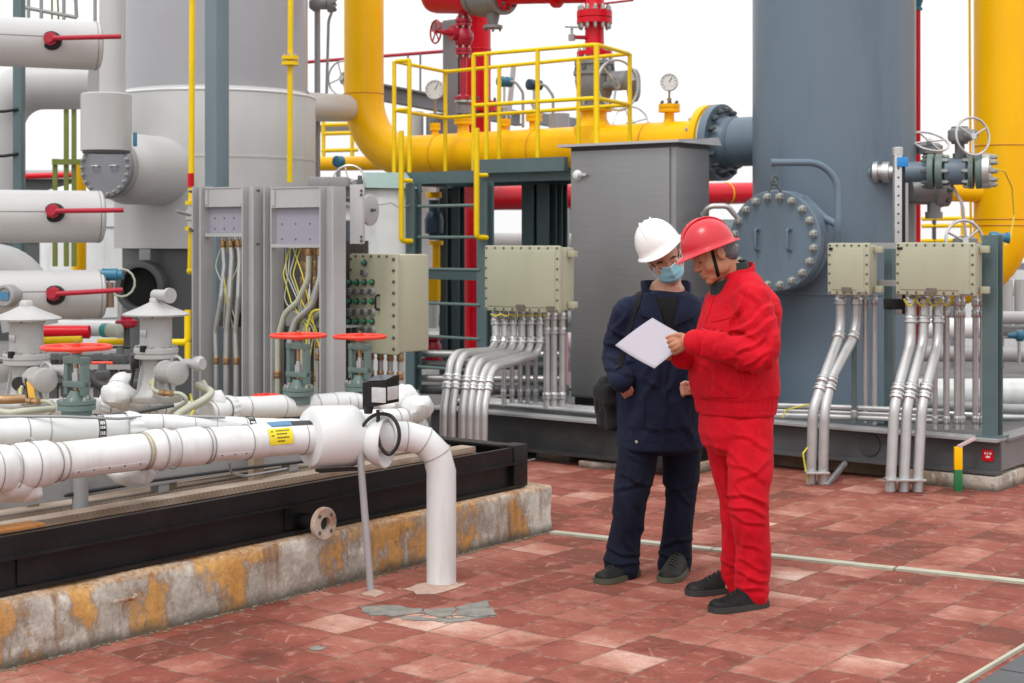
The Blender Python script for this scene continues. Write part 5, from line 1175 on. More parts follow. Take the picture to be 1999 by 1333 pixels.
MB().lathe(P(852, 530, 13.9), UP, [(0, .036), (.24, .036), (.24, .065), (.28, .065)], 18).build('narrow_pipe', YEL, t)
MB().lathe(P(848, 468, 13.9), UP, [(0, .05), (.05, .05), (.06, .085), (.18, .09), (.24, .07), (.26, .05), (.36, .05)], 18).build('valve', paint('navy_cast', (.02, .05, .10), .4), t)
MB().lathe(P(848, 386, 13.9), UP, [(0, .07), (.05, .07)], 18).build('top_flange', YEL, t)
o = P(844, 705, 13.2); t = thing('red_valve', 'dark red flanged valve low behind the ladder', 'valve', o)
MB().lathe(o, UP, [(0, .09), (.03, .09), (.03, .06), (.08, .08), (.14, .08), (.18, .055), (.19, .09), (.22, .09)], 20).build('body', DRED, t)
pipe1('white_far_pipe', 'white upright pipe seen through the ladder beside the yellow line', 'pipe', [P(832, 350, 15.2), P(832, 640, 15.2)], .10, WHITE)
# ---- white tank with a teal roof behind the button panel
o = P(757, 490, 12.8); t = thing('white_tank', 'white insulated tank with a teal roof behind the button panel', 'tank', V((o.x, 12.8, 0)))
MB().box((-.24, 0, 0), (.21, .8, 2.02), .03, Matrix.Translation((o.x, 12.8, 0))).build('shell', WHITE, t)
zt = P(0, 366, 12.8).z; MB().add([(o.x + x, 12.8 + y, zt + z) for x, y, z in ((-.28, -.05, 0), (.25, -.05, -.01), (.25, .85, -.01), (-.28, .85, 0), (-.2, .1, .13), (.14, .1, .13), (.14, .7, .13), (-.2, .7, .13))], [(3, 2, 1, 0), (4, 5, 6, 7), (0, 1, 5, 4), (1, 2, 6, 5), (2, 3, 7, 6), (3, 0, 4, 7)]).build('roof', paint('pale_teal', (.24, .34, .32), .45, var=.06), t, smooth=False)
MB().tube([P(738, 400, 12.75), P(765, 396, 12.72), P(782, 408, 12.74), P(800, 400, 12.7)], .005, 6).build('thin_cable', MGREY, t)
# ---- stainless cabinet
def cabinet():
    C0 = V((.45, 11.7, .335)); t = thing('steel_cabinet', 'brushed stainless steel cabinet with an overhanging pale lid', 'cabinet', C0, YAW); M = W[t.name]; w, dp, h = .934, .47, 1.945
    MB(M).box((0, 0, .06), (w, dp, h), .004).build('body', INOX, t)
    MB(M).box((.01, -.018, .075), (w - .045, -.001, h - .02), .005).build('door', INOX, t)
    MB(M).box((.02, .02, 0), (w - .02, dp - .02, .06)).build('plinth', BLACK, t)
    lid = MB(M); lid.add([(-.075, -.075, h + .012), (w + .07, -.075, h + .012), (w + .07, dp + .07, h + .012), (-.075, dp + .07, h + .012), (-.075, -.075, h + .03), (w + .07, -.075, h + .03), (w + .05, dp + .05, h + .075), (-.05, dp + .05, h + .075)], [(3, 2, 1, 0), (4, 5, 6, 7), (0, 1, 5, 4), (1, 2, 6, 5), (2, 3, 7, 6), (3, 0, 4, 7)]); lid.build('lid', paint('lid_metal', (.52, .52, .53), .35, metal=.5, var=.06), t, smooth=False)
    MB(M).box((0, 0, h - .02), (w, dp, h + .014)).build('lid_neck', DGREY, t)
    z = 1.6 + (465 - 342) * 11.65 / F - .335
    lk = MB(M); lk.lathe((.075, -.018, z), (0, -1, 0), [(0, .04), (.01, .04), (.014, .03), (.03, .028), (.034, .02)], 22); lk.build('door_lock', paint('bright_lock', (.78, .78, .77), .3, metal=.3), t)
    lk = MB(M); lk.box((.07, -.05, z - .012), (.17, -.04, z + .012), .004); lk.build('lock_handle', STEEL, t)
cabinet()
# ---- explosion-proof junction boxes
def jbox(px0, px1, py0, py1, D, dep, label, plates, nb=(8, 5)):
    o = P(px0, py1, D); w = rxp(V((o.x, o.y, 0)), px1); k = D / F; h = (py1 - py0) * k
    t = thing('junction_box', label, 'junction box', o, YAW, 'beige flameproof junction boxes'); M = W[t.name]
    MB(M).box((.015, .04, .012), (w - .01, dep, h - .012), .018).build('housing', BEIGE, t)
    cv = MB(M).box((0, 0, 0), (w, .045, h), .016).build('cover', BEIGE, t)
    MB(M).box((.035, -.006, .035), (w - .035, .004, h - .035), .004).build('cover_panel', BEIGE, t)
    for i in range(nb[0]):
        x = .02 + (w - .04) * i / (nb[0] - 1)
        for z in (.017, h - .017): bolt(cv, M @ V((x, .001, z)), -E2, .007, .008, BOLTD)
    for i in range(1, nb[1]):
        z = .017 + (h - .034) * i / nb[1]
        for x in (.017, w - .017): bolt(cv, M @ V((x, .001, z)), -E2, .007, .008, BOLTD)
    for x0, x1, z0, z1, m in plates:
        MB(M).box((x0 * w, -.009, z0 * h), (x1 * w, -.005, z1 * h)).build('name_plate', m, t)
    for z in (.12, .88): MB(M).box((w - .005, dep * .55, h * z - .025), (w + .05, dep * .8, h * z + .02), .006).build('mounting_lug', BEIGE, t)
    return t, M, w, h
PLT = paint('dull_plate', (.17, .15, .12), .5, metal=.3, var=.15); PLT2 = paint('pale_plate', (.36, .36, .29), .45, metal=.2, var=.1)
J1 = jbox(946, 1092, 479, 606, 11.15, .20, 'beige junction box beside the ladder, feeding six bent silver conduits', ((.44, .56, .03, .11, PLT), (.84, .95, .03, .10, PLT)), (9, 6))
def bent_conduit(label, pts, r, group, glands=(.03, .5), bend=.16, mat=FLEX):
    return hose('cable_conduit', label, 'conduit', pts, r, mat, group, glands, STEEL, bend)
for i in range(6):
    x = 968 + i * 17; b = (866, 882, 902, 916, 930, 944)[i]; y = 705 + (i // 2) * 16 + (i % 2) * 3
    bent_conduit(f'silver conduit swinging left from the box beside the ladder, {ORD[i]} from the left', [P(x, 606, 11.22), P(x + 1, 684 + i * 1.5, 11.16), P(b + 16, 690 + (i // 2) * 13 + (i % 2) * 3, 10.62), P(b + 1, 800, 10.45), V((P(b, 860, 10.45).x, 10.45, -.02))], .0285, 'conduits swinging left from the box beside the ladder', (.05, .13, .60, .635), [0, .13, .17, .2, 0])
for i, x in enumerate((1068, 1082, 1098)):
    bent_conduit(f'thick straight conduit between that box and the steel cabinet, {ORD[i]} from the left', [P(x, 608, 11.2), P(x, 795, 11.2)], .026, 'straight conduits by the steel cabinet', (.05, .2, .88), mat=FLEX)
for i, x in enumerate((984, 1000, 1016, 1031, 1046)):
    bent_conduit(f'thin upright conduit behind the bent ones, {ORD[i]} from the left', [P(x, 690, 11.42), P(x, 792, 11.42)], .018, 'thin uprights behind the bent conduits', (.75,), mat=STEEL)
MB().tube([P(958 + 10 * i, 614 + (3 if i % 2 else -1), 11.06) for i in range(12)], .006, 8).build('earth_wire', EWIRE, label='yellow earth wire strung under the box beside the ladder', cat='wire')
pipe1('pink_cable', 'pale pink tube beside the steel cabinet', 'hose', [P(1106, 650, 11.35), P(1107, 750, 11.35)], .014, paint('pink_tube', (.62, .30, .33), .5, var=.2), n=10)
# ---- middle skid
S0 = V((-.1, 11.2, 0))
def mid_skid():
    a = along(S0, E1, 835); b = along(S0, E1, 1322); t = thing('middle_skid_frame', 'dark steel base frame under the stainless cabinet and platform', 'skid frame', V((a.x, a.y, 0)))
    zt = .33; up = UP; B2 = E2 * 3.2
    m = MB(); m.bar(a + UP * (zt - .008) + E2 * .06, b + UP * (zt - .008) + E2 * .06, .16, .016); m.build('top_flange', MGREY, t)
    m = MB(); m.bar(a + UP * .205 + E2 * .05, b + UP * .205 + E2 * .05, .02, .232); m.bar(a + UP * .082 + E2 * .02, b + UP * .082 + E2 * .02, .12, .016); m.build('web', paint('charcoal_paint', (.026, .027, .028), .5, var=.3, scale=4, stain=(.07, .06, .05), stain_amt=.5), t)
    m = MB(); m.bar((a + b) / 2 + UP * (zt - .03) + E2 * .15, (a + b) / 2 + UP * (zt - .03) + B2, (b - a).length, .012); m.build('deck', DGREY, t)
    m = MB(); m.bar(a + UP * .205 + E2 * .07, a + UP * .205 + B2, .02, .24); m.bar(b + UP * .205 + E2 * .07, b + UP * .205 + B2, .02, .24); m.build('end_channel', BLACK, t)
    for k in (.05, .5, .95):
        p = a.lerp(b, k); m = MB(); m.box((-.15, -.02, 0), (.15, .4, .073), .01, Matrix.Translation(p + E2 * .12) @ Matrix.Rotation(YAW, 4, 'Z')); m.build('footing', CONC2, t)
    # tray of tubes along the deck edge
    for i in range(3):
        m = MB(); m.tube([a + E2 * (.22 + i * .09) + UP * .36 + E1 * .1, b + E2 * (.22 + i * .09) + UP * .36 - E1 * .3], .022, 10); m.build('deck_tube', STEEL, t)
    p = P(1115, 768, 11.0); 
mid_skid()
o = G(1178, 899, .03); b = MB(); b.box((-.11, -.05, 0), (.11, .05, .065), .004, Matrix.Translation((o.x, o.y, .05)) @ Matrix.Rotation(YAW * .8, 4, 'Z')); b.build('timber_block', WOOD, label='short raw timber block lying under the middle skid edge', cat='timber')
o = G(1178, 915, .0); b = MB(); b.box((-.16, -.06, 0), (.13, .06, .046), .006, Matrix.Translation((o.x, o.y + .02, .004)) @ Matrix.Rotation(YAW * .7, 4, 'Z')); b.build('concrete_block', CONC2, label='flat concrete block under the timber block', cat='block')
# dark pipework filling the space behind ladder and conduits
for i, (y, r, m) in enumerate(((690, .03, STEEL), (712, .035, DGREY), (738, .03, STEEL), (760, .04, DGREY))):
    pipe1('deck_pipe', f'{("upper pale", "upper dark", "lower pale", "lower dark")[i]} horizontal pipe low behind the ladder', 'pipe', [P(822, y, 12.9), P(1110, y + 2, 12.5)], r, m, group='low pipes behind the ladder', n=12)
# ---------------------------------------------------------------- right skid
Q0 = V((3.07, 9.69, 0))
def right_skid():
    a = along(Q0, E1, 1325); t = thing('right_skid_frame', 'dark grey steel base frame under the slate vessel', 'skid frame', Q0); zt = .33; B = E2 * 5
    m = MB(); m.bar(a + UP * (zt - .008) + E2 * .05, Q0 + UP * (zt - .008) + E2 * .05, .18, .016); m.build('top_flange', MGREY, t)
    m = MB(); m.bar(a + UP * .222 + E2 * .04, Q0 + UP * .222 + E2 * .04, .02, .196); m.bar(a + UP * .117 + E2 * .02, Q0 + UP * .117 + E2 * .02, .14, .016); m.build('web', DGREY, t)
    m = MB(); m.bar(Q0 + UP * (zt - .012) + E2 * .14 - E1 * .05, Q0 + UP * (zt - .012) + B - E1 * .05, .14, .016); m.bar(Q0 + UP * .222 + E2 * .06 - E1 * .02, Q0 + UP * .222 + B - E1 * .02, .02, .196); m.build('side_channel', paint('side_channel_grey', (.17, .175, .18), .45, var=.1), t)
    m = MB(); m.bar((a + Q0) / 2 + UP * (zt - .03) + E2 * .14, (a + Q0) / 2 + UP * (zt - .03) + B, (Q0 - a).length - .1, .012); m.build('deck', DGREY, t)
    o = along(Q0, E1, 1695); m = MB(); m.lathe(o + E2 * .03 + UP * .225, -E2, [(0, .075), (.012, .075)], 30); m.build('blank_cover', paint('cover_black', (.05, .052, .055), .5, var=.1), t)
    pd = MB(); pd.box((-.58, -.02, 0), (.03, .5, .10), .012, Matrix.Translation(Q0 - E1 * .02 - E2 * .03) @ Matrix.Rotation(YAW, 4, 'Z')); pd.build('corner_footing', CONC2, t)
    pd = MB(); pd.box((-.35, .6, 0), (.05, 4.8, .10), .012, Matrix.Translation(Q0 - E1 * .02) @ Matrix.Rotation(YAW, 4, 'Z')); pd.build('side_footing', CONC2, t)
    pd = MB(); pd.bar(a + E2 * .30 + UP * .045, Q0 - E1 * .7 + E2 * .30 + UP * .045, .3, .09); pd.build('footing', paint('earthy_footing', (.22, .17, .11), .9, var=.3, scale=6, bump=.15), t)
    tg = along(Q0, E1, 1926); m = MB(); M = Matrix.Translation(tg + UP * .222 + E2 * .028) @ Matrix.Rotation(YAW, 4, 'Z'); m.box((-.036, -.004, -.036), (.036, 0, .036), .006, M); m.build('red_tag', RED, t)
    m = MB()
    for x, z, w in ((-.022, .012, .010), (-.006, .012, .008), (.010, .012, .014), (-.012, -.010, .026)): m.box((x, -.0055, z - .006), (x + w, -.0045, z + .006), 0, M)
    m.build('tag_marks', WHITE, t)
right_skid()
o = along(Q0, E1, 1600) + E2 * .05
for i, (y, r) in enumerate(((793, .018), (803, .014), (812, .02))):
    pipe1('deck_rail_tube', f'{("upper", "middle", "lower")[i]} of the silver tubes lying along the right skid deck', 'pipe', [P(1420, y - 4, 11.0), P(1600, y, 10.6), P(1850, y + 10, 10.15)], r, STEEL, group='silver tubes along the right skid deck', n=10)
MB().tube([P(1528, 815, 10.6), P(1535, 800, 10.6), P(1575, 790, 10.55), P(1600, 788, 10.5)], .006, 8).build('earth_wire', EWIRE, label='yellow wire lying on the right skid deck by the red jacket', cat='wire')
J2 = jbox(1615, 1697, 474, 575, 10.35, .16, 'small square beige junction box right of the manhole', ((.36, .60, .06, .15, PLT), (.70, .92, .06, .13, PLT2), (.05, .15, .86, .91, BLACK)), (6, 5))
J3 = jbox(1748, 1904, 473, 575, 10.0, .16, 'wide beige junction box on the far right teal post', ((.40, .53, .04, .14, PLT), (.80, .95, .04, .12, PLT2), (.03, .10, .86, .91, BLACK)), (9, 5))
def down(label, pts, r, group, gl, mat=FLEX, bend=.22): return hose('cable_conduit', label, 'conduit', pts, r, mat, group, gl, STEEL, bend)
D2, D3 = 10.42, 10.08
down('silver conduit bending to the paving under the small square box, left of the pair', [P(1642, 575, D2), P(1642, 650, D2), P(1610, 735, 10.1), P(1588, 800, 10.0), V((P(1583, 945, 10.0).x, 10.0, -.02))], .034, 'conduits under the small square box', (.03, .20, .5, .54))
down('silver conduit bending to the paving under the small square box, right of the pair', [P(1672, 575, D2), P(1672, 650, D2), P(1625, 735, 10.12), P(1610, 800, 9.98), V((P(1607, 945, 9.98).x, 9.98, -.02))], .034, 'conduits under the small square box', (.03, .20, .5, .54))
for i, (x, x1, xb) in enumerate(((1781, 1778, 1738), (1806, 1802, 1764), (1832, 1832, 1791))):
    down(f'silver conduit bending to the paving under the wide box, {ORD[i]} from the left', [P(x, 575, D3), P(x1, 670, D3 - .05), P(x1 - 22, 750, 9.82), P((x1 + xb) / 2 - 12, 800, 9.75), V((P(xb, 960, 9.70).x, 9.70, -.02))], .034, 'conduits under the wide box', (.03, .12, .50, .54))
for i, (x, yb, d) in enumerate(((1668, 825, 10.45), (1690, 825, 10.45), (1708, 828, 10.42))):
    down(f'thin upright conduit under the small square box, {ORD[i]} from the left', [P(x, 575, d), P(x, yb, d)], .019, 'thin uprights under the small square box', (.05, .93), GREEN if i == 0 else FLEX)
for i, x in enumerate((1826, 1848, 1869, 1879, 1905, 1918)):
    down(f'thin upright conduit under the wide box, {ORD[i]} from the left', [P(x, 575, 10.1), P(x, 838, 10.1)], .021 if i in (1, 2, 4) else .017, 'thin uprights under the wide box', (.06, .14, .93), FLEX)
for i in range(4):
    x = 1765 + i * 24; MB().tube([P(x + 22 * k / 6, 583 + 14 * sin(pi * k / 6), 9.98) for k in range(7)], .006, 8).build('earth_wire', EWIRE, label=f'yellow earth wire loop under the wide box, {ORD[i]} from the left', cat='wire', group='earth loops under the wide box')
MB().tube([P(1580, 870, 10.0), P(1568, 885, 9.97), P(1572, 910, 9.97), P(1578, 940, 9.98)], .006, 8).build('earth_wire', EWIRE, label='yellow green wire hanging beside the left ground conduits', cat='wire')
b = MB(); b.tube([P(1612, 950, 9.93) , P(1650, 905, 10.25)], .02, 8); b.build('brace_bar', STEEL, label='silver brace bar from the conduit pair to the right skid', cat='bar')
for px0, px1, D, y, lb in ((1572, 1618, 9.95, 924, 'silver clamp plate at the foot of the conduit pair'), (1728, 1806, 9.66, 938, 'silver clamp plate at the foot of the three conduits')):
    b = MB(); b.box((0, -.045, 0), ((px1 - px0) * D / F, .045, .014), .003, Matrix.Translation(P(px0, y, D))); b.build('clamp_plate', STEEL, label=lb, cat='clamp')
# teal post, bracket rails
o = along(Q0 + E2 * .12, E1, 1938); t = thing('teal_post', 'teal steel post on the right skid corner carrying the wide box', 'post', V((o.x, o.y, .33)), YAW); M = W[t.name]
MB(M).hbeam((0, 0, 0), (0, 0, 1.29), .10, .10, .012, .01, up=V((0, 1, 0))).build('shaft', TEAL, t); MB(M).box((-.08, -.08, 0), (.08, .08, .012)).build('base_plate', TEAL, t)
for z in (.97, 1.22): MB(M).bar((-.9, .03, z), (-.04, .03, z), .03, .04).build('mounting_rail', MGREY, t)
o2 = along(Q0 + E2 * .3, E1, 1738); t = thing('teal_post', 'slim teal post between the two boxes on the right', 'post', V((o2.x, o2.y, .33)), YAW); M = W[t.name]
MB(M).box((-.03, -.03, 0), (.03, .03, 1.2), .003).build('shaft', TEAL, t); MB(M).box((-.07, -.07, 0), (.07, .07, .012)).build('base_plate', TEAL, t)
b = MB(); b.box((-.05, -.04, -.04), (.06, .04, .03), .008, Matrix.Translation(P(1742, 592, 10.2))); b.build('limit_switch', BLACK, label='black switch block between the two junction boxes', cat='switch')
# yellow-green marker stake with a pale arm
o = G(1871, 960); t = thing('marker_stake', 'short yellow stake with a green lower half at the right skid corner', 'stake', o)
MB().box((-.025, -.012, 0), (.025, .012, .14), .003, Matrix.Translation(o)).build('green_half', paint('stake_green', (.01, .16, .045), .45), t)
MB().box((-.025, -.012, .14), (.025, .012, .285), .003, Matrix.Translation(o)).build('yellow_half', YEL, t)
MB().bar(o + UP * .285, o + V((.11, .02, .335)), .03, .014).build('pale_arm', paint('pink_white', (.55, .42, .42), .5), t)
# level gauge column
o = P(1755, 470, 10.5); t = thing('level_gauge', 'tall silver level gauge column with a blue plate in front of the slate vessel', 'level gauge', o); zt = P(0, 300, 10.5).z
MB().box((-.035, -.03, -.5), (.015, .03, zt - o.z), .004, Matrix.Translation(o)).build('scale_column', STEEL, t)
MB().box((.0155, -.02, -.5), (.04, .02, zt - o.z - .06), .003, Matrix.Translation(o)).build('black_channel', BLACK, t)
MB().box((.0405, -.015, -.5), (.062, .02, zt - o.z - .2), .003, Matrix.Translation(o)).build('side_rail', MGREY, t)
MB().lathe((o.x - .008, o.y, zt), UP, [(-.01, .036), (.04, .036), (.045, .03)], 18).build('cap', STEEL, t)
MB().box((-.02, -.045, 0), (.055, -.032, .065), .003, Matrix.Translation((o.x, o.y, zt - .09))).build('blue_plate', BLUEB, t)
for i in range(9): bolt(t, V((o.x - .01, o.y - .031, o.z + .06 + i * .062)), V((0, -1, 0)), .007, .003, BOLTD, 'scale_mark')
# valve assembly right of the vessel
def right_valves():
    d = V((.93, -.36, 0)).normalized(); a = P(1690, 337, 11.45)
    t = thing('flanged_valve_line', 'horizontal slate and silver flanged valve line right of the slate vessel', 'valve', a)
    def at(px): return along(a, d, px)
    def seg(name, p0, p1, prof, mat):
        o, q = at(p0), at(p1); L = (q - o).length; return MB().lathe(o, d, [(f * L, r) for f, r in prof], 26).build(name, mat, t)
    seg('stub', 1676, 1702, ((0, .05), (1, .06)), SLATE)
    seg('threaded_union', 1702, 1745, ((0, .05), (.1, .085), (.3, .085), (.32, .06), (.5, .065), (.52, .08), (.8, .08), (.82, .05), (1, .05)), STEEL)
    seg('pipe', 1745, 1812, ((0, .075), (1, .075)), SLATE)
    for p0, p1 in ((1812, 1824), (1828, 1842), (1892, 1902), (1906, 1918)):
        f = seg('flange', p0, p1, ((0, .125), (.08, .13), (.92, .13), (1, .125)), GREEN)
        bolt_ring(f, at(p1 if p0 in (1828, 1906) else p0), d if p0 in (1828, 1906) else -d, .11, 8, .014, .045, BOLTM if p0 > 1820 else BOLTD)
    seg('valve_body', 1842, 1892, ((0, .075), (.1, .10), (.9, .10), (1, .075)), SLATE)
    f = seg('end_flange', 1918, 1934, ((0, .125), (.1, .13), (.9, .13), (1, .12)), STEEL); bolt_ring(f, at(1934), d, .105, 10, .017, .05, BOLTM)
    c = at(1874); b = MB(); b.lathe(c, UP, [(.08, .05), (.13, .05), (.13, .035), (.2, .035), (.2, .06), (.215, .06)], 18); b.build('stem', BOLTD, t)
    g = MB(); g.lathe(c + UP * .215, UP, [(0, .07), (.02, .085), (.08, .085), (.10, .06), (.11, .06)], 22); g.lathe(c + UP * .26 , V((.55, -.8, 0)), [(.03, .045), (.12, .04), (.15, .025)], 16); g.build('gearbox', GVG, t)
    f = V((.30, -.95, .12)).normalized(); wheel(t, c + UP * .245 + V((.05, -.15, 0)), f, .137, .009, STEEL, 3, ph=.5)
    # second valve behind and below
    b0 = P(1790, 372, 11.6); dd = V((.8, .6, 0)).normalized()
    s = thing('lower_valve', 'slate elbow and flanged valve below the horizontal valve line', 'valve', b0)
    MB().lathe(b0 - V((.05, 0, 0)), V((1, .1, 0)), [(0, .08), (.05, .105), (.16, .105), (.18, .13), (.24, .13), (.25, .12), (.29, .12)], 24).build('body', GVG, s)
    bolt_ring(s, b0 + V((.2, .0, 0)), V((1, .1, 0)), .105, 8, .014, .04, BOLTD)
    MB().lathe(b0 + V((.13, 0, -.02)), -UP, [(.05, .05), (.14, .05), (.14, .065), (.19, .065)], 16).build('drain', GVG, s)
    g = MB(); q = P(1815, 300, 11.9); g.lathe(q, UP, [(-.25, .05), (0, .05), (0, .10), (.06, .10), (.08, .07)], 20); g.build('gearbox', GVG, s)
    wheel(s, P(1815, 276, 11.8), V((.12, -.55, .85)), .145, .009, STEEL, 4, ph=.2)
    MB().tube(fillet([P(1852, 350, 11.3), P(1878, 395, 11.2), P(1884, 440, 11.2), P(1886, 480, 11.2)], .1, 6), .012, 10).build('cable', paint('pink_grey_cable', (.45, .38, .38), .5), s)
    u = thing('half_hidden_handwheel', 'silver handwheel half hidden behind the wide junction box', 'valve', P(1882, 500, 10.7))
    wheel(u, P(1883, 470, 10.6), V((.25, -.95, .1)), .142, .011, STEEL, 3, ph=.6); MB().lathe(P(1885, 480, 10.75), UP, [(-.2, .08), (0, .09), (.05, .085), (.07, .05)], 20).build('gearbox', GVG, u)
right_valves()
o = P(1948, 464, 10.2); t = thing('blue_transmitter', 'teal blue transmitter above the teal post at the right edge', 'instrument', o - UP * .05)
MB().lathe(o, V((1, -.1, 0)), [(-.05, .035), (-.04, .042), (.0, .042), (.01, .03), (.05, .03), (.06, .038), (.075, .038)], 18).build('head', BLUE, t); MB().lathe(o - UP * .07, UP, [(0, .02), (.05, .02)], 12).build('stem', BLUE, t)
# right yellow riser
def right_yellow():
    c = P(1957, 0, 12.4); r = .222; t = thing('yellow_riser', 'big yellow pipe at the right edge that bends behind the wide box', 'pipe', V((c.x, 12.4, 1.3)))
    top = V((c.x, 12.4, 5)); k = V((c.x, 12.4, P(0, 545, 12.4).z)); e = k + V((-.85, .25, 0))
    MB().tube(fillet([top, k, e], .45, 12), r, 40).build('pipe', YEL, t)
    for y in (285, 428, 440): MB().torus(V((c.x, 12.4, P(0, y, 12.4).z)), UP, r, .006, 40, 6).build('weld_ring', MATS['weld_yellow'], t)
    q = V((c.x, 12.4, P(0, 374, 12.4).z)); MB().lathe(q, V((-1, -.15, 0)), [(0, .12), (.26, .085), (.5, .08)], 24).build('branch', YEL, t)
    MB().tube([P(1946, 330, 11.0), P(1962, 335, 11.1), P(1976, 365, 11.4), P(1980, 420, 11.5), P(1972, 470, 11.3), P(1962, 480, 10.6)], .005, 8).build('thin_cable', EWIRE, t)
right_yellow()
t = thing('red_standpipe', 'slim red pipe with a blue cap right of the slate vessel', 'pipe', P(1792, 640, 12.9))
MB().tube([P(1792, 18, 12.9), P(1792, 690, 12.9)], .024, 14).build('tube', RED, t); MB().lathe(P(1792, 20, 12.9), UP, [(0, .04), (.02, .04), (.03, .028), (.08, .045), (.2, .045)], 16).build('blue_valve', BLUE, t)
pipe1('thin_yellow_line', 'thin yellow line just left of the right yellow riser', 'pipe', [P(1893, -40, 12.9), P(1896, 470, 12.9)], .011, RAIL, n=8)
t = thing('yellow_barrier', 'yellow rails far behind the right valve line', 'railing', P(1850, 480, 16))
for y in (427, 441, 470): MB().tube([P(1800, y, 16), P(1905, y - 1, 16)], .022, 8).build('rail', RAIL, t)
for px in (1824, 1880): MB().tube([P(px, 405, 16), P(px, 560, 16)], .022, 8).build('post', DGREY if px < 1850 else RAIL, t)
# pipes visible at the right edge behind the teal post
pipe1('white_floor_pipe', 'fat white pipe lying on the right skid behind the teal post', 'pipe', [P(1795, 768, 11.6), P(1999, 768, 11.4), P(2140, 768, 11.2)], .112, WHITE)
for i, px in enumerate((1966, 1992)):
    pipe1('pale_upright', f'pale grey upright pipe at the right edge, {("left", "right")[i]} one', 'pipe', [P(px, 545, 14.5), P(px, 640, 14.5)], .055, LGREY, group='pale uprights at the right edge')
pipe1('pale_crosspipe', 'pale grey pipe crossing at the right edge under the uprights', 'pipe', [P(1940, 620, 14.2), P(2100, 620, 14.2)], .06, LGREY)
pipe1('dark_crosspipe', 'dark grey pipe under the pale crossing pipe at the right edge', 'pipe', [P(1940, 645, 14.3), P(2100, 645, 14.3)], .05, MGREY)
o = P(1990, 655, 13.5); t = thing('blue_valve', 'small blue valve at the right edge', 'valve', o); MB().lathe(o - X * .1, X, [(0, .02), (.07, .03), (.08, .05), (.13, .05), (.14, .03), (.2, .03)], 16).build('body', BLUE, t); MB().lathe(o - UP * .25, UP, [(0, .015), (.22, .015)], 10).build('stem', STEEL, t)
for i, (y, r) in enumerate(((812, .035), (828, .03), (842, .028))):
    pipe1('grey_floor_pipe', f'{("upper", "middle", "lower")[i]} of the dark grey pipes lying on the right skid corner', 'pipe', [P(1830, y - 22, 11.1), P(1960, y - 14, 10.9), P(2140, y - 12, 11.2)], r, MGREY if i != 1 else STEEL, group='grey pipes on the right skid corner', n=12)
# ---------------------------------------------------------------- far background
def beam1(name, label, cat, p, q, w, h, mat, group=None): return MB().hbeam(p, q, w, h, .02, .014).build(name, mat, label=label, cat=cat, group=group)
t = thing('pipe_rack', 'grey steel pipe rack with beams behind the yellow railing', 'pipe rack', V((P(888, 0, 16.2).x, 16.2, 0)))
GB = paint('rack_grey', (.20, .205, .22), .5, var=.08)
MB().hbeam(P(888, 700, 16.2), P(888, 40, 16.2), .19, .16, .02, .014, up=E2).build('column', GB, t)
MB().bar(P(843, 52, 16.1), P(938, 55, 16.1), .1, .09).build('cap_beam', GB, t)
MB().hbeam(P(690, 170, 15.6), P(1015, 232, 18.6), .12, .17, .02, .014).build('long_beam', GB, t)
MB().bar(P(1040, 230, 18.5), P(1160, 248, 19.5), .1, .14).build('long_beam', GB, t)
for px, y0 in ((797, 108), (821, 105)): MB().tube([P(px, y0, 17), P(px, 185, 17)], .012, 8).build('rail_post', GB, t)
pipe1('red_far_rail', 'thin red rail running high behind the big yellow riser', 'pipe', [P(600, 121, 17.5), P(880, 99, 17.0)], .020, DRED, n=10)
pipe1('grey_far_pole', 'grey pole left of the big yellow riser', 'pole', [P(620, -30, 14.4), P(620, 420, 14.4)], .028, MGREY, n=12)
pipe1('grey_far_conduit', 'thin grey conduit with a bend left of the big yellow riser', 'conduit', [P(655, 5, 14.4), P(642, 40, 14.4), P(638, 185, 14.4)], .014, MGREY, .2, n=10)
o = P(630, 8, 14.2); t = thing('high_valve', 'grey valve at the top edge left of the big yellow riser', 'valve', o); MB().lathe(o - X * .12, X, [(0, .04), (.04, .07), (.09, .07), (.1, .05), (.16, .05), (.17, .075), (.22, .075), (.24, .04)], 18).build('body', GVG, t); bolt_ring(t, o + X * .1, X, .06, 8, .01, .03, BOLTD)
o = P(668, 152, 15.5); t = thing('far_handwheel', 'grey handwheel half hidden behind the big yellow riser', 'valve', o - UP * .3); wheel(t, o, V((-.5, -.85, 0)), .17, .010, STEEL, 4); MB().lathe(o, V((.5, .85, 0)), [(0, .03), (.05, .07), (.2, .08)], 16).build('bonnet', paint('far_blue_grey', (.10, .15, .2), .5), t)
pipe1('orange_far_pipe', 'orange pipe running behind the elbow of the big yellow pipe', 'pipe', [P(606, 320, 16.5), P(770, 318, 16.0)], .075, YEL)
o = P(661, 315, 13.8); t = thing('blue_ball_head', 'blue round instrument beside the elbow of the big yellow pipe', 'instrument', o - UP * .05); MB().lathe(o, V((-.6, -.8, 0)), [(-.05, .03), (-.04, .05), (.03, .05), (.045, .03)], 18).build('head', BLUE, t); MB().lathe(o - UP * .2, UP, [(0, .02), (.16, .02)], 10).build('stem', MGREY, t)
o = P(682, 352, 12.6); t = thing('thin_handwheel', 'thin grey handwheel above the right end of the cable rack', 'valve', o - UP * .15); wheel(t, o - UP * .01, V((-.1, -1, .1)), .135, .008, STEEL, 4); MB().lathe(o + V((0, .02, -.08)), V((0, 1, 0)), [(0, .06), (.1, .07), (.11, .1), (.14, .1)], 18).build('bonnet', GVG, t)
b = MB(); b.box((-.2, 0, -.08), (.12, .2, 0), .01, Matrix.Translation(P(650, 345, 12.4))); b.build('grey_cover_box', MGREY, label='dark grey box sitting behind the rack top', cat='box')
t = thing('yellow_scaffold', 'yellow railing far behind the elbow of the big yellow pipe', 'railing', P(655, 330, 18))
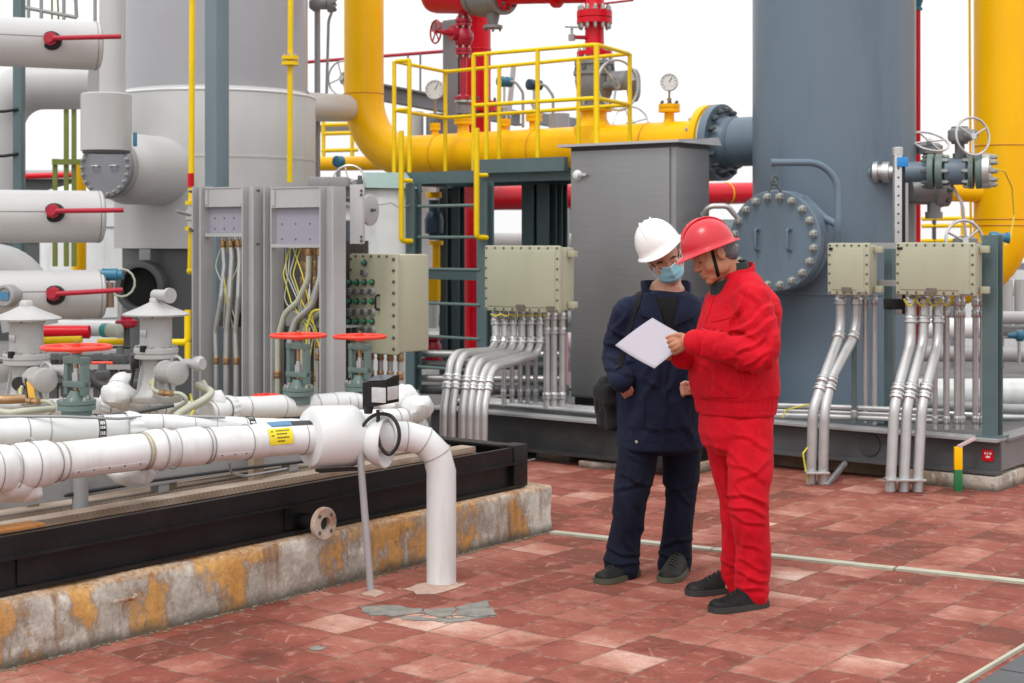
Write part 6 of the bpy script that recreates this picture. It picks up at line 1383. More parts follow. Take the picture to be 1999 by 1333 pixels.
for y in (243, 260, 293): MB().tube([P(628, y + 1, 18), P(700, y - 1, 18)], .024, 8).build('rail', RAIL, t)
for px in (632, 688): MB().tube([P(px, 238, 18), P(px, 330, 18)], .024, 8).build('post', RAIL, t)
b = MB(); b.bar(P(626, 252, 18.3), P(700, 250, 18.3), .1, .08); b.build('dark_beam', GB, t)
for i, (px, y0, y1, r, m) in enumerate(((812, 218, 262, .09, LGREY), (851, 222, 262, .11, GB), (1092, 222, 262, .12, MGREY))):
    pipe1('far_stub_pipe', ('pale', 'dark', 'mid grey')[i] + ' pipe stub far behind the yellow header', 'pipe', [P(px, y0, 17.5), P(px, 560, 17.5)], r, m)
o = P(1232, 240, 15.5); t = thing('rear_handwheel', 'grey handwheel low behind the yellow pipe right of the railing', 'valve', o); wheel(t, o, V((.1, -.9, .3)), .18, .010, STEEL, 4); MB().lathe(o - UP * .3, UP, [(0, .05), (.3, .05)], 14).build('stem', GVG, t)
pipe1('leaning_strut', 'slanted grey strut behind the yellow railing', 'strut', [P(1003, 130, 16.5), P(990, 262, 16.5)], .03, LGREY, n=10)
# ---- rows of far pipework and frames that close the view between the near things
rf = random.Random(5)
FM = [LGREY, MGREY, WHITE, GB, TEAL]
def far_run(px0, px1, D, y, r, m, label):
    return pipe1('far_pipe_run', label, 'pipe', [P(px0, y, D), P(px1, y + 2, D + .4)], r, m, n=14)
def far_frame(px0, px1, D, ytop, m, label, n=3):
    t = thing('pipe_rack', label, 'pipe rack', P((px0 + px1) / 2, ytop, D) * V((1, 1, 0)) if False else V((P((px0 + px1) / 2, 0, D).x, D, 0)))
    for i in range(n):
        px = px0 + (px1 - px0) * i / (n - 1); p = P(px, ytop, D); MB().bar(p, V((p.x, D, 0)), .1, .1, V((0, 1, 0))).build('post', m, t)
    MB().bar(P(px0 - 4, ytop, D), P(px1 + 4, ytop, D), .1, .12).build('beam', m, t); MB().bar(P(px0, (ytop + 560) / 2, D), P(px1, (ytop + 560) / 2, D), .07, .08).build('beam', m, t)
far_frame(790, 1110, 18.5, 400, GB, 'grey pipe frame far behind the ladder and conduits', 5)
far_frame(1340, 1560, 19.5, 445, MGREY, 'grey pipe frame far behind the manhole', 4)
far_frame(1780, 2120, 19.0, 480, GB, 'grey pipe frame far behind the wide junction box', 5)
far_frame(60, 420, 18.0, 560, MGREY, 'low grey frame far behind the hat-topped valves', 5)
for i, (a, b, D, y, r, m, lb) in enumerate(((780, 1130, 17.6, 470, .10, LGREY, 'pale grey pipe far behind the ladder'), (780, 1130, 17.2, 560, .13, WHITE, 'white pipe far behind the lower ladder rungs'), (780, 1130, 17.0, 620, .09, MGREY, 'dark grey pipe far behind the lower ladder rungs'), (780, 1130, 16.6, 668, .12, LGREY, 'pale pipe low and far behind the conduits'),
        (1330, 1500, 18.6, 470, .12, LGREY, 'pale pipe far behind the left side of the manhole'), (1330, 1500, 18.2, 560, .12, WHITE, 'white pipe far behind the red jacket'), (1330, 1500, 17.6, 640, .14, MGREY, 'dark pipe low and far behind the red jacket'),
        (1760, 2120, 18.0, 560, .10, LGREY, 'pale pipe far behind the conduits under the wide box'), (1760, 2120, 17.4, 690, .09, MGREY, 'dark pipe far behind the conduits under the wide box'), (1760, 2120, 17.6, 640, .12, WHITE, 'white pipe far behind the conduits under the wide box'),
        (60, 420, 17.0, 640, .09, LGREY, 'pale pipe far behind the left red handwheel'), (60, 420, 16.8, 690, .12, MGREY, 'dark pipe far behind the left red handwheel'), (60, 420, 16.4, 735, .10, DGREY, 'black pipe far behind the left gate valve'))):
    far_run(a, b, D, y, r, m, lb)
o = P(1410, 560, 16.5); t = thing('far_vessel', 'dark slate drum far behind the cabinet and manhole', 'vessel', V((o.x, 16.5, 0)))
MB().lathe((o.x, 16.5, 0), UP, [(0, .42), (1.6, .42), (1.72, .36), (1.8, .2)], 30).build('shell', TEAL, t); MB().torus((o.x, 16.5, .8), UP, .425, .02, 30, 6).build('band', DGREY, t)
o = P(1985, 600, 21); t = thing('far_tank', 'white tank far behind the right edge pipes', 'tank', V((o.x, 21, 0)))
MB().lathe((o.x, 21, 0), UP, [(0, 1.0), (1.3, 1.0), (1.5, .6), (1.55, .1)], 36).build('shell', WHITE, t); MB().torus((o.x, 21, .9), UP, 1.005, .015, 36, 6).build('band', MGREY, t)
# ---------------------------------------------------------------- people
from mathutils.bvhtree import BVHTree
def skin_mat(name, rgb, lip):
    m, nt, b = nodes_of(name); tc = N(nt, 'ShaderNodeTexCoord')
    n = N(nt, 'ShaderNodeTexNoise'); n.inputs['Scale'].default_value = 34; n.inputs['Detail'].default_value = 8; nt.links.new(tc.outputs['Object'], n.inputs[0])
    c = ramp(nt, [(.3, [x * .86 for x in rgb]), (.5, rgb), (.72, lip)], n.outputs[0]).outputs[0]
    nt.links.new(c, b.inputs['Base Color']); b.inputs['Roughness'].default_value = .58; b.inputs['Specular IOR Level'].default_value = .3; b.inputs['Subsurface Weight'].default_value = .05; b.inputs['Subsurface Radius'].default_value = (.01, .004, .002)
    n2 = N(nt, 'ShaderNodeTexNoise'); n2.inputs['Scale'].default_value = 160; nt.links.new(tc.outputs['Object'], n2.inputs[0])
    bp = N(nt, 'ShaderNodeBump'); bp.inputs['Strength'].default_value = .4; bp.inputs['Distance'].default_value = .003; nt.links.new(n2.outputs[0], bp.inputs['Height']); nt.links.new(bp.outputs[0], b.inputs['Normal'])
    return m
def cloth_mat(name, rgb, rough=.8, var=.1, sheen=.15, weave=900):
    m, nt, b = nodes_of(name); tc = N(nt, 'ShaderNodeTexCoord')
    n = N(nt, 'ShaderNodeTexNoise'); n.inputs['Scale'].default_value = 9; n.inputs['Detail'].default_value = 7; nt.links.new(tc.outputs['Object'], n.inputs[0])
    nt.links.new(ramp(nt, [(.3, [x * (1 - var) for x in rgb]), (.7, [min(1, x * (1 + var)) for x in rgb])], n.outputs[0]).outputs[0], b.inputs['Base Color'])
    b.inputs['Roughness'].default_value = rough; b.inputs['Sheen Weight'].default_value = sheen; b.inputs['Specular IOR Level'].default_value = .18
    n1 = N(nt, 'ShaderNodeTexNoise'); n1.inputs['Scale'].default_value = 20; n1.inputs['Detail'].default_value = 6; n1.inputs['Distortion'].default_value = 1.2; nt.links.new(tc.outputs['Object'], n1.inputs[0])
    n2 = N(nt, 'ShaderNodeTexNoise'); n2.inputs['Scale'].default_value = weave * .4; nt.links.new(tc.outputs['Object'], n2.inputs[0])
    h = math_n(nt, 'ADD', n1.outputs[0], math_n(nt, 'MULTIPLY', n2.outputs[0], .15))
    bp = N(nt, 'ShaderNodeBump'); bp.inputs['Strength'].default_value = .22; bp.inputs['Distance'].default_value = .010; nt.links.new(h, bp.inputs['Height']); nt.links.new(bp.outputs[0], b.inputs['Normal'])
    return m
SKIN_A = skin_mat('tanned_skin', (.44, .20, .115), (.47, .18, .12)); SKIN_B = skin_mat('fair_skin', (.52, .29, .20), (.54, .26, .19))
REDC = cloth_mat('red_workwear', (.53, .003, .014), .8, .12, .03); NAVY = cloth_mat('navy_workwear', (.0080, .0120, .032), .8, .3, .02); NAVYT = cloth_mat('navy_trouser_cloth', (.0065, .0088, .022), .85, .3, .02)
BLKC = cloth_mat('black_cloth', (.007, .007, .008), .8, .2, .05); DKG = cloth_mat('dark_green_grey_knit', (.025, .035, .035), .85, .2, .1)
HAIRA = paint('grey_black_hair', (.10, .095, .10), .6, var=.5, scale=90, bump=.2); HAIRB = paint('black_hair', (.012, .011, .011), .5, var=.3, scale=80, bump=.2)
HELR = paint('red_helmet_plastic', (.56, .008, .020), .28, var=.03, bump=.01, coat=.25); HELW = paint('white_helmet_plastic', (.80, .80, .79), .28, var=.02, bump=.01, coat=.25)
SHOE = paint('black_shoe_leather', (.008, .008, .009), .6, spec=.22, var=.3, scale=14, bump=.08, stain=(.06, .055, .045), stain_amt=.5, stain_scale=9); SOLE = paint('dark_shoe_sole', (.028, .030, .028), .7, var=.2)
SHOE2 = paint('olive_black_shoe', (.012, .0125, .011), .62, spec=.22, var=.35, scale=16, bump=.08); SOLE2 = paint('olive_sole', (.07, .075, .05), .75, var=.2)

def capsule(b, pts, rs, n=18, sub=5):
    """tapered limb along a joint chain; rounded ends"""
    pts = [V(p) for p in pts]; P2 = []; R2 = []
    for i in range(len(pts) - 1):
        p0, p1, p2, p3 = pts[max(0, i - 1)], pts[i], pts[i + 1], pts[min(len(pts) - 1, i + 2)]
        for k in range(sub):
            u = k / sub; P2.append(.5 * ((2 * p1) + (p2 - p0) * u + (2 * p0 - 5 * p1 + 4 * p2 - p3) * u * u + (3 * p1 - p0 - 3 * p2 + p3) * u ** 3)); R2.append(rs[i] + (rs[i + 1] - rs[i]) * (u * u * (3 - 2 * u)))
    P2.append(pts[-1]); R2.append(rs[-1])
    d0 = (P2[1] - P2[0]).normalized(); d1 = (P2[-1] - P2[-2]).normalized(); r0, r1 = R2[0], R2[-1]
    pre = [(P2[0] - d0 * r0 * sin(a), r0 * cos(a)) for a in (1.45, 1.0, .5)]; post = [(P2[-1] + d1 * r1 * sin(a), r1 * cos(a)) for a in (.5, 1.0, 1.45)]
    b.tube([p for p, _ in pre] + P2 + [p for p, _ in post], [r for _, r in pre] + R2 + [r for _, r in post], n)
def loft(b, rings, f, l, n=40, p=2.3):
    """rings: (centre, half depth along f, half width along l) as superellipses"""
    vs = []
    for c, a, w in rings:
        for j in range(n):
            t = 2 * pi * j / n; ct, st = cos(t), sin(t)
            vs.append(V(c) + f * (a * math.copysign(abs(ct) ** (2 / p), ct)) + l * (w * math.copysign(abs(st) ** (2 / p), st)))
    k = len(rings); fs = [(i * n + j, i * n + (j + 1) % n, (i + 1) * n + (j + 1) % n, (i + 1) * n + j) for i in range(k - 1) for j in range(n)]
    b.add(vs, fs + [list(range(n))[::-1], list(range((k - 1) * n, k * n))])
def remesh(b, voxel, smooth=3, disp=None, post=1):
    """union of the overlapping shells in b as one continuous skin, relaxed, then pushed along its normals by disp(p, n)"""
    me = bpy.data.meshes.new('tmp'); me.from_pydata([tuple(p) for p in b.v], [], b.f)
    bm = bmesh.new(); bm.from_mesh(me); bmesh.ops.recalc_face_normals(bm, faces=bm.faces[:]); bm.to_mesh(me); bm.free()
    o = bpy.data.objects.new('tmp', me); COL.objects.link(o)
    md = o.modifiers.new('r', 'REMESH'); md.mode = 'VOXEL'; md.voxel_size = voxel; md.adaptivity = 0
    dg = bpy.context.evaluated_depsgraph_get(); dg.update(); ev = o.evaluated_get(dg); m2 = bpy.data.meshes.new_from_object(ev)
    bpy.data.objects.remove(o); bpy.data.meshes.remove(me)
    bm = bmesh.new(); bm.from_mesh(m2); bpy.data.meshes.remove(m2)
    for _ in range(smooth): bmesh.ops.smooth_vert(bm, verts=bm.verts[:], factor=.5, use_axis_x=True, use_axis_y=True, use_axis_z=True)
    if disp:
        bm.normal_update(); mv = [(v, v.normal * disp(v.co, v.normal)) for v in bm.verts]
        for v, d in mv: v.co += d
        for _ in range(post): bmesh.ops.smooth_vert(bm, verts=bm.verts[:], factor=.35, use_axis_x=True, use_axis_y=True, use_axis_z=True)
    bm.verts.index_update(); out = MB(); out.v = [v.co.copy() for v in bm.verts]; out.f = [[v.index for v in f.verts] for f in bm.faces]; bm.free()
    return out
def ridge(p, fx, fz, seed, shear=0.0):
    q = V((p.x * fx, p.y * fx, (p.z + shear * p.x) * fz)) + V((seed, seed * 1.7, seed * .3))
    return 1 - 2.2 * abs(noise.noise(q))
def folds(p, segs):
    """sum of drawn creases: each a ridge with a hollow beside it, tapering at both ends"""
    x = 1000 + p.x / p.y * F; y = HY + (CAMH - p.z) / p.y * F; k = 0
    for x0, y0, x1, y1, w, a in segs:
        dx, dy = x1 - x0, y1 - y0; L = math.hypot(dx, dy); u = ((x - x0) * dx + (y - y0) * dy) / L; s = (-(x - x0) * dy + (y - y0) * dx) / L
        s += 3.5 * sin(u * .09 + x0)
        if u < -12 or u > L + 12 or abs(s) > 5 * w: continue
        e = max(0, min(1, (u + 12) / 18)) * max(0, min(1, (L + 12 - u) / 18)); q = s / w
        k += .85 * a * e * (math.exp(-abs(q) ** 1.25 * 1.2) - .8 * math.exp(-abs(q - 1.5) ** 1.3))
    return k
def bvh(b): return BVHTree.FromPolygons([tuple(v) for v in b.v], b.f)
EYE = V((0, 0, CAMH))
def hit(tree, px, py, lift=.0):
    d = V(((px - 1000) / F, 1, -(py - HY) / F)).normalized(); h = tree.ray_cast(EYE + d * 3, d, 8)
    if h[0] is None: return None
    n = h[1] if h[1].dot(d) < 0 else -h[1]
    return h[0] + n * lift, n
def seam(tree, pix, w, lift, name, mat, parent, steps=10):
    """a strip of cloth (welt, flap edge, strap) lying on a garment along a polyline"""
    pts = []
    for (x0, y0), (x1, y1) in zip(pix, pix[1:]):
        for k in range(steps):
            h = hit(tree, x0 + (x1 - x0) * k / steps, y0 + (y1 - y0) * k / steps)
            if h: pts.append(h)
    h = hit(tree, *pix[-1])
    if h: pts.append(h)
    if len(pts) < 3: return
    vs = []
    for i, (p, n) in enumerate(pts):
        t = (pts[min(i + 1, len(pts) - 1)][0] - pts[max(0, i - 1)][0]).normalized(); s = t.cross(n).normalized() * w / 2
        vs += [p - s - n * .004, p - s * .9 + n * lift, p + s * .9 + n * lift, p + s - n * .004]
    k = len(pts); fs = [(4 * i + j, 4 * i + j + 1, 4 * i + 5 + j, 4 * i + 4 + j) for i in range(k - 1) for j in range(3)]
    fs += [(0, 1, 2, 3), (4 * k - 1, 4 * k - 2, 4 * k - 3, 4 * k - 4)]
    b = MB(); b.add(vs, fs); return b.build(name, mat, parent)
def flap(tree, pix, lift, name, mat, parent):
    """four-cornered pocket patch on a garment"""
    (a, b_, c, d) = pix; n = 8; vs = []; ns = []
    for i in range(n + 1):
        for j in range(n + 1):
            u, v = i / n, j / n; x = (a[0] * (1 - u) + b_[0] * u) * (1 - v) + (d[0] * (1 - u) + c[0] * u) * v; y = (a[1] * (1 - u) + b_[1] * u) * (1 - v) + (d[1] * (1 - u) + c[1] * u) * v
            h = hit(tree, x, y)
            if not h: return
            edge = 1 if 0 < i < n and 0 < j < n else -.6
            vs.append(h[0] + h[1] * lift * edge)
    m = MB(); m.add(vs, [(i * (n + 1) + j, (i + 1) * (n + 1) + j, (i + 1) * (n + 1) + j + 1, i * (n + 1) + j + 1) for i in range(n) for j in range(n)]); return m.build(name, mat, parent)
def head_frame(c, fwd, up):
    f = V(fwd).normalized(); u = V(up); u = (u - f * u.dot(f)).normalized(); l = u.cross(f)
    return Matrix(((f.x, l.x, u.x, c.x), (f.y, l.y, u.y, c.y), (f.z, l.z, u.z, c.z), (0, 0, 0, 1)))
def head_shells(b, M, neck, s=1.0):
    def e(c, r): ell(b, M @ Matrix.Scale(s, 4), c, r)
    e((-.012, 0, .035), (.098, .076, .085)); e((.028, 0, -.03), (.062, .061, .086)); e((.042, 0, -.085), (.042, .043, .030)); e((.068, 0, -.101), (.020, .025, .017))
    for k in (-1, 1):
        e((.048, .036 * k, -.035), (.034, .027, .036)); e((.010, .052 * k, -.06), (.04, .016, .035)); e((-.006, .077 * k, -.008), (.019, .008, .033)); e((.072, .031 * k, -.001), (.0145, .016, .012)); e((.092, .013 * k, -.036), (.014, .010, .008))
    e((.076, 0, .018), (.019, .052, .012)); e((.084, 0, -.060), (.014, .026, .010)); e((.083, 0, -.074), (.013, .022, .008))
    Ms = M @ Matrix.Scale(s, 4); capsule(b, [Ms @ V((.084, 0, .008)), Ms @ V((.096, 0, -.016)), Ms @ V((.101, 0, -.032))], [.009, .011, .013], 14)
    capsule(b, [Ms @ V((-.025, 0, -.05)), (Ms @ V((-.03, 0, -.11))).lerp(V(neck), .3), V(neck), V(neck) - UP * .10], [.055, .056, .06, .075])
def face_bits(M, t, hair, s=1.0):
    Ms = M @ Matrix.Scale(s, 4)
    for k in (-1, 1):
        b = MB(); b.tube([Ms @ V(p) for p in ((.082, .050 * k, .020), (.093, .036 * k, .027), (.097, .020 * k, .024))], [.003, .0042, .003], 8); b.build('eyebrow', hair, t)
        b = MB(); b.tube([Ms @ V(p) for p in ((.077, .046 * k, -.006), (.0855, .036 * k, -.0085), (.0865, .026 * k, -.0085), (.080, .017 * k, -.005))], [.0012, .0022, .0022, .0012], 6); b.build('closed_eyelid', HAIRB, t)
def helmet(c, fwd, up, mat, label, k=1.0, rib=True):
    M = head_frame(c, fwd, up) @ Matrix.Scale(k, 4); t = thing('safety_helmet', label, 'helmet', c); n = 56; prof = []
    for i in range(13):
        a = pi / 2 * i / 12; prof.append((sin(a) ** .92, cos(a)))            # shell
    A, B, H = .134, .112, .142; vs = []
    for x, z in prof:
        for j in range(n):
            g = 2 * pi * j / n; crown = 1 + .035 * max(0, 1 - abs(sin(g)) * 2.6) * (1 if abs(cos(g)) > .3 else 0) * (x > .15) * z
            vs.append((A * x * cos(g) * crown, B * x * sin(g), H * z * (1 + .02 * max(0, 1 - abs(x * sin(g)) * 5))))
    base = len(prof) - 1
    for off, dz in ((.004, -.004), (.012, -.010), (.0155, -.013), (.0145, -.0165), (.006, -.013), (-.006, -.006), (-.010, .02)):    # rolled brim with a visor in front
        for j in range(n):
            g = 2 * pi * j / n; vis = max(0, cos(g)) ** 2.4 * .034 * max(0, min(1, off / .012)); bk = max(0, -cos(g)) ** 3 * .012 * max(0, min(1, off / .012))
            vs.append(((A + off + vis + bk) * cos(g), (B + off) * sin(g), dz - vis * .38 + bk * -.2))
    m = len(prof) + 7; b = MB(M); b.add(vs, [(i * n + j, i * n + (j + 1) % n, (i + 1) * n + (j + 1) % n, (i + 1) * n + j) for i in range(m - 1) for j in range(n)]); b.build('shell', mat, t, sharp=70)
    if rib:
        r = MB(M)
        for y in (-.03, 0, .03):
            r.tube([(A * 1.015 * sin(a) * cos(y * 6) , y * (1 - .25 * abs(sin(a))), H * 1.008 * cos(a)) for a in [-1.0 + .2 * i for i in range(11)]], [.002] + [.005] * 9 + [.002], 8)
        r.build('crown_rib', mat, t, sharp=70)
    h = MB(M); h.torus((0, 0, -.004), (0, 0, 1), .1, .006, 36, 6); h.v = [M @ V(((M.inverted() @ p).x * 1.12, (M.inverted() @ p).y * .94, (M.inverted() @ p).z)) for p in h.v]; h.build('headband', RUBBER, t)
    return t, M
def shoe(t, heel, toe, sole, upper, wid=.05, h=.085):
    heel, toe = V(heel), V(toe); d = (toe - heel); L = d.length; d.normalize(); s = UP.cross(d)
    M = Matrix(((d.x, s.x, 0, heel.x), (d.y, s.y, 0, heel.y), (0, 0, 1, heel.z), (0, 0, 0, 1)))
    def width(u): return wid * (.72 + .28 * sin(min(1, u * 1.9) * pi / 2)) * (1.0 if u < .75 else sqrt(max(0, 1 - ((u - .75) / .26) ** 2.4))) * (.72 if .3 < u < .5 else 1) ** .25 * (1 if u > .08 else .78 + .22 * u / .08)
    us = [0, .02, .06, .12, .2, .3, .4, .5, .6, .7, .78, .85, .91, .96, .99, 1.0]
    b = MB(M)
    for z0, z1, gx in ((0, .024, 1.07),):
        o = [(u * L * 1.0, width(u) * gx + .003) for u in us]; poly = [(x, y) for x, y in o] + [(x, -y) for x, y in reversed(o)]; b.prism(poly, z0, z1)
    b.build('sole', sole, t, sharp=50)
    b = MB(M); n = 20; vs = []
    for u in us:
        hh = h * (1.0 if u < .28 else max(.40, 1.0 - (u - .28) * 1.25)) * (1 if u < .9 else sqrt(max(0.05, 1 - ((u - .9) / .105) ** 2))) * (.85 if u < .02 else 1); w = max(.004, width(u) * 1.0)
        for j in range(n):
            g = pi * j / (n - 1); vs.append((u * L * .985 + .002, w * cos(g) * (1 - .22 * sin(g) ** 2), .020 + max(.006, hh) * sin(g) ** .75))
    k = len(us); b.add(vs, [(i * n + j, i * n + j + 1, (i + 1) * n + j + 1, (i + 1) * n + j) for i in range(k - 1) for j in range(n - 1)] + [list(range(n)), list(range((k - 1) * n, k * n))[::-1]]); u_ = b.build('upper', upper, t, sharp=60)
    b = MB(M)
    for i in range(4):
        x = L * (.42 + i * .075); z = .022 + h * max(.4, 1 - (x / L - .28) * 1.25); b.tube([(x - .006, -.022, z - .006), (x, 0, z + .003), (x + .006, .022, z - .006)], .0028, 6)
    b.build('lace', RUBBER, t)

FR1 = [(1505, 598, 1440, 648, 6, .010), (1512, 625, 1448, 664, 6, .009), (1440, 690, 1492, 660, 5, .010), (1365, 692, 1445, 702, 6, .007), (1400, 656, 1455, 640, 5, .008), (1448, 712, 1496, 690, 5, .009), (1420, 645, 1446, 590, 6, .010), (1518, 650, 1482, 725, 8, .009), (1508, 705, 1468, 765, 7, .008), (1376, 712, 1425, 764, 6, .007), (1394, 704, 1402, 772, 6, .007), (1474, 722, 1460, 772, 6, .008), (1440, 708, 1418, 770, 6, .007), (1392, 580, 1376, 650, 6, .007), (1380, 664, 1372, 690, 4, .006), (1404, 662, 1398, 692, 4, .005), (1456, 560, 1496, 610, 7, .008), (1425, 640, 1470, 655, 5, .007)]
FR2 = [(1438, 846, 1498, 872, 6, .009), (1400, 866, 1450, 902, 6, .009), (1424, 898, 1492, 934, 6, .010), (1440, 940, 1497, 902, 6, .009), (1424, 984, 1490, 1003, 5, .011), (1428, 1004, 1486, 1024, 5, .010), (1418, 962, 1492, 976, 5, .011), (1442, 952, 1496, 990, 5, .009), (1452, 1024, 1466, 1138, 7, .010), (1413, 1010, 1426, 1108, 6, .009), (1440, 1116, 1497, 1134, 5, .010), (1436, 1140, 1492, 1152, 5, .009), (1446, 1092, 1492, 1110, 5, .009), (1412, 1088, 1436, 1108, 5, .008), (1408, 900, 1424, 962, 6, .009), (1478, 1030, 1488, 1100, 6, .007), (1380, 830, 1400, 880, 6, .007), (1450, 1056, 1486, 1076, 5, .008)]
FB1 = [(1190, 640, 1238, 660, 5, .010), (1187, 668, 1234, 688, 5, .010), (1190, 698, 1232, 704, 5, .011), (1188, 720, 1230, 728, 5, .010), (1244, 596, 1230, 704, 7, .009), (1254, 756, 1236, 862, 8, .009), (1292, 700, 1250, 806, 8, .010), (1340, 690, 1300, 764, 7, .010), (1322, 796, 1352, 862, 7, .009), (1260, 830, 1324, 842, 6, .007), (1276, 640, 1260, 724, 7, .008), (1268, 740, 1310, 790, 6, .008), (1220, 612, 1200, 650, 6, .008), (1345, 640, 1330, 720, 7, .008)]
FB2 = [(1214, 928, 1268, 946, 5, .010), (1208, 958, 1254, 934, 5, .009), (1226, 920, 1242, 992, 6, .009), (1200, 1000, 1238, 1082, 7, .010), (1190, 1070, 1244, 1086, 5, .010), (1184, 1094, 1246, 1102, 5, .009), (1300, 940, 1346, 978, 6, .010), (1308, 964, 1354, 940, 5, .009), (1300, 1062, 1346, 1050, 5, .010), (1290, 1082, 1342, 1088, 5, .010), (1320, 990, 1330, 1062, 6, .009), (1230, 884, 1262, 910, 6, .008), (1252, 990, 1258, 1050, 6, .008)]
def red_person():
    base = V((P(1440, 0, 6.76).x, 6.76, 0)); t = thing('person', 'person in red jacket, red trousers and red helmet holding a paper sheet', 'person', base)
    f = V((-.88, -.47, 0)).normalized(); l = UP.cross(f); D = 6.74; pp = lambda x, y, d=D: P(x, y, d)
    neck = pp(1424, 532, 6.76); HM = head_frame(pp(1393, 494, 6.70), V((-.93, -.22, -.46)), V((-.42, 0, .9)))
    LS, LE, LW = pp(1474, 588, 6.57), pp(1480, 688, 6.50), pp(1356, 668, 6.50)
    RS, RE, RW = pp(1404, 594, 6.90), pp(1378, 690, 6.88), pp(1330, 695, 6.74)
    NH, NK, NA = pp(1458, 822, 6.66), pp(1462, 985, 6.60), pp(1469, 1150, 6.66)
    FH, FK, FA = pp(1415, 825, 6.83), pp(1440, 985, 6.86), pp(1438, 1134, 6.94)
    b = MB(); head_shells(b, HM, neck)
    capsule(b, [neck - UP * .03, pp(1442, 640, D), pp(1438, 720, D), pp(1437, 800, D)], [.09, .13, .12, .12]); capsule(b, [LS, LE, LW], [.05, .04, .03]); capsule(b, [RS, RE, RW], [.05, .04, .03])
    capsule(b, [NH, NK, NA], [.075, .055, .04]); capsule(b, [FH, FK, FA], [.075, .055, .04])
    capsule(b, [NA, pp(1460, 1172, 6.64)], [.04, .035]); capsule(b, [FA, pp(1425, 1142, 6.92)], [.04, .035])
    capsule(b, [LS - UP * .03, neck - UP * .06, RS - UP * .03], [.035, .05, .035])
    # near hand: palm, four fingers closing under the sheet, thumb on top of it
    kn = [pp(1327, 662, 6.545), pp(1325, 669, 6.53), pp(1326, 676, 6.525), pp(1329, 683, 6.53)]
    capsule(b, [LW, pp(1342, 666, 6.51)], [.026, .028])
    for q in kn: capsule(b, [pp(1346, 668, 6.51), q], [.018, .0125], 12)
    for q, m, e in zip(kn, (pp(1314, 664, 6.545), pp(1314, 673, 6.53), pp(1317, 681, 6.53), pp(1321, 688, 6.54)), (pp(1304, 668, 6.575), pp(1307, 677, 6.57), pp(1312, 685, 6.57), pp(1317, 691, 6.57))):
        capsule(b, [q, m, e], [.0105, .0095, .0075], 12)
    capsule(b, [pp(1342, 660, 6.52), pp(1328, 654, 6.54), pp(1313, 656, 6.565), pp(1302, 659, 6.585)], [.014, .0125, .010, .008], 12)
    # far hand behind the sheet
    capsule(b, [RW, pp(1318, 690, 6.73)], [.025, .026])
    for i in range(4): capsule(b, [pp(1320, 690, 6.73), pp(1308 - i, 682 + i * 6, 6.72), pp(1298 + i * 2, 680 + i * 6, 6.72)], [.012, .010, .008], 10)
    capsule(b, [pp(1318, 684, 6.73), pp(1306, 676, 6.70), pp(1300, 672, 6.69)], [.012, .010, .008], 10)
    iM = HM.inverted()
    def fdisp(p, n):
        q = iM @ p; d = 0
        for k in (-1, 1): d -= .005 * math.exp(-((q.y - .032 * k) ** 2 + (q.z - .012) ** 2) / .00012) * (q.x > .06)
        d -= .005 * math.exp(-((q.x + .002) ** 2 + (q.z + .004) ** 2) / .00009) * (abs(q.y) > .076)
        if .04 < q.x and .022 < abs(q.y) < .05: d -= .0022 * math.exp(-((q.z + .055 - (abs(q.y) - .03) * 1.3) ** 2) / .00003)
        if q.x > .04 and abs(q.y) < .04: d -= .003 * math.exp(-((q.z + .067) ** 2) / .000006) * math.exp(-q.y ** 2 / .0006)
        return d
    sk = remesh(b, .0042, 2, fdisp, 0); sk.build('body', SKIN_A, t, sharp=80)
    face_bits(HM, t, HAIRA)
    hb = MB(); ell(hb, HM, (-.026, 0, .03), (.090, .0795, .088)); ell(hb, HM, (-.055, 0, -.03), (.05, .066, .045)); h = remesh(hb, .006, 1, lambda p, n: .002 * noise.noise(p * 160)); iv = HM.inverted()
    h.f = [q for q in h.f if all((iv @ h.v[i]).x < .012 - max(0, ((iv @ h.v[i]).z - .02)) * -.4 for i in q)]; h.build('hair', HAIRA, t)
    # jacket: body, collar and both sleeves as one garment
    b = MB(); c = lambda x, y, d=D: pp(x, y, d)
    loft(b, [(c(1437, 806), .150, .190), (c(1437, 790), .156, .196), (c(1437, 778), .158, .198), (c(1436, 764), .170, .204), (c(1434, 730), .172, .206), (c(1434, 690), .164, .202), (c(1440, 645), .154, .200), (c(1447, 606), .144, .196), (c(1449, 582), .130, .176), (c(1447, 562), .108, .130), (c(1442, 546), .088, .095), (c(1436, 532), .076, .08)], f, l)
    capsule(b, [LS + UP * .012 - f * .01, c(1446, 562) , RS + UP * .012 - f * .01], [.056, .086, .056])
    capsule(b, [LS + V((-.012, .02, .0)), LS.lerp(LE, .5) + V((.012, 0, 0)), LE + V((.012, 0, -.01)), LE.lerp(LW, .5) + UP * -.005, LW + V((.008, 0, 0))], [.078, .074, .070, .062, .052])
    capsule(b, [RS, RS.lerp(RE, .5), RE, RE.lerp(RW, .5), RW], [.074, .070, .064, .056, .050])
    def jd(p, n):
        k = .0; zz = (1.6 - p.z) * F / p.y + HY
        s = max(0, 1 - (p - LE).length / .2)                     # elbow compression folds
        k += .005 * ridge(p, 3.5, 5, 9.7, -.8) + .002 * ridge(p, 9, 10, 1.3, 1.1) + .0014 * ridge(p, 24, 26, 2.3, .8) + folds(p, FR1)
        if 776 < zz < 806 and abs((p - c(1437, 790)).xy.length) < .3: k = k * .3 + .0012 * sin(atan2(p.y - D, p.x - c(1437, 790).x) * 46)
        if zz > 700: k += .006 * max(0, 1 - abs(zz - 745) / 45) * ridge(p, 9, 3, 4.4)
        return k
    j = remesh(b, .0044, 5, jd, 0); jt = bvh(j); j.build('jacket', REDC, t, sharp=80)
    # collar roll and the dark knit neck inside it
    cb = MB(); vs = []; n = 36
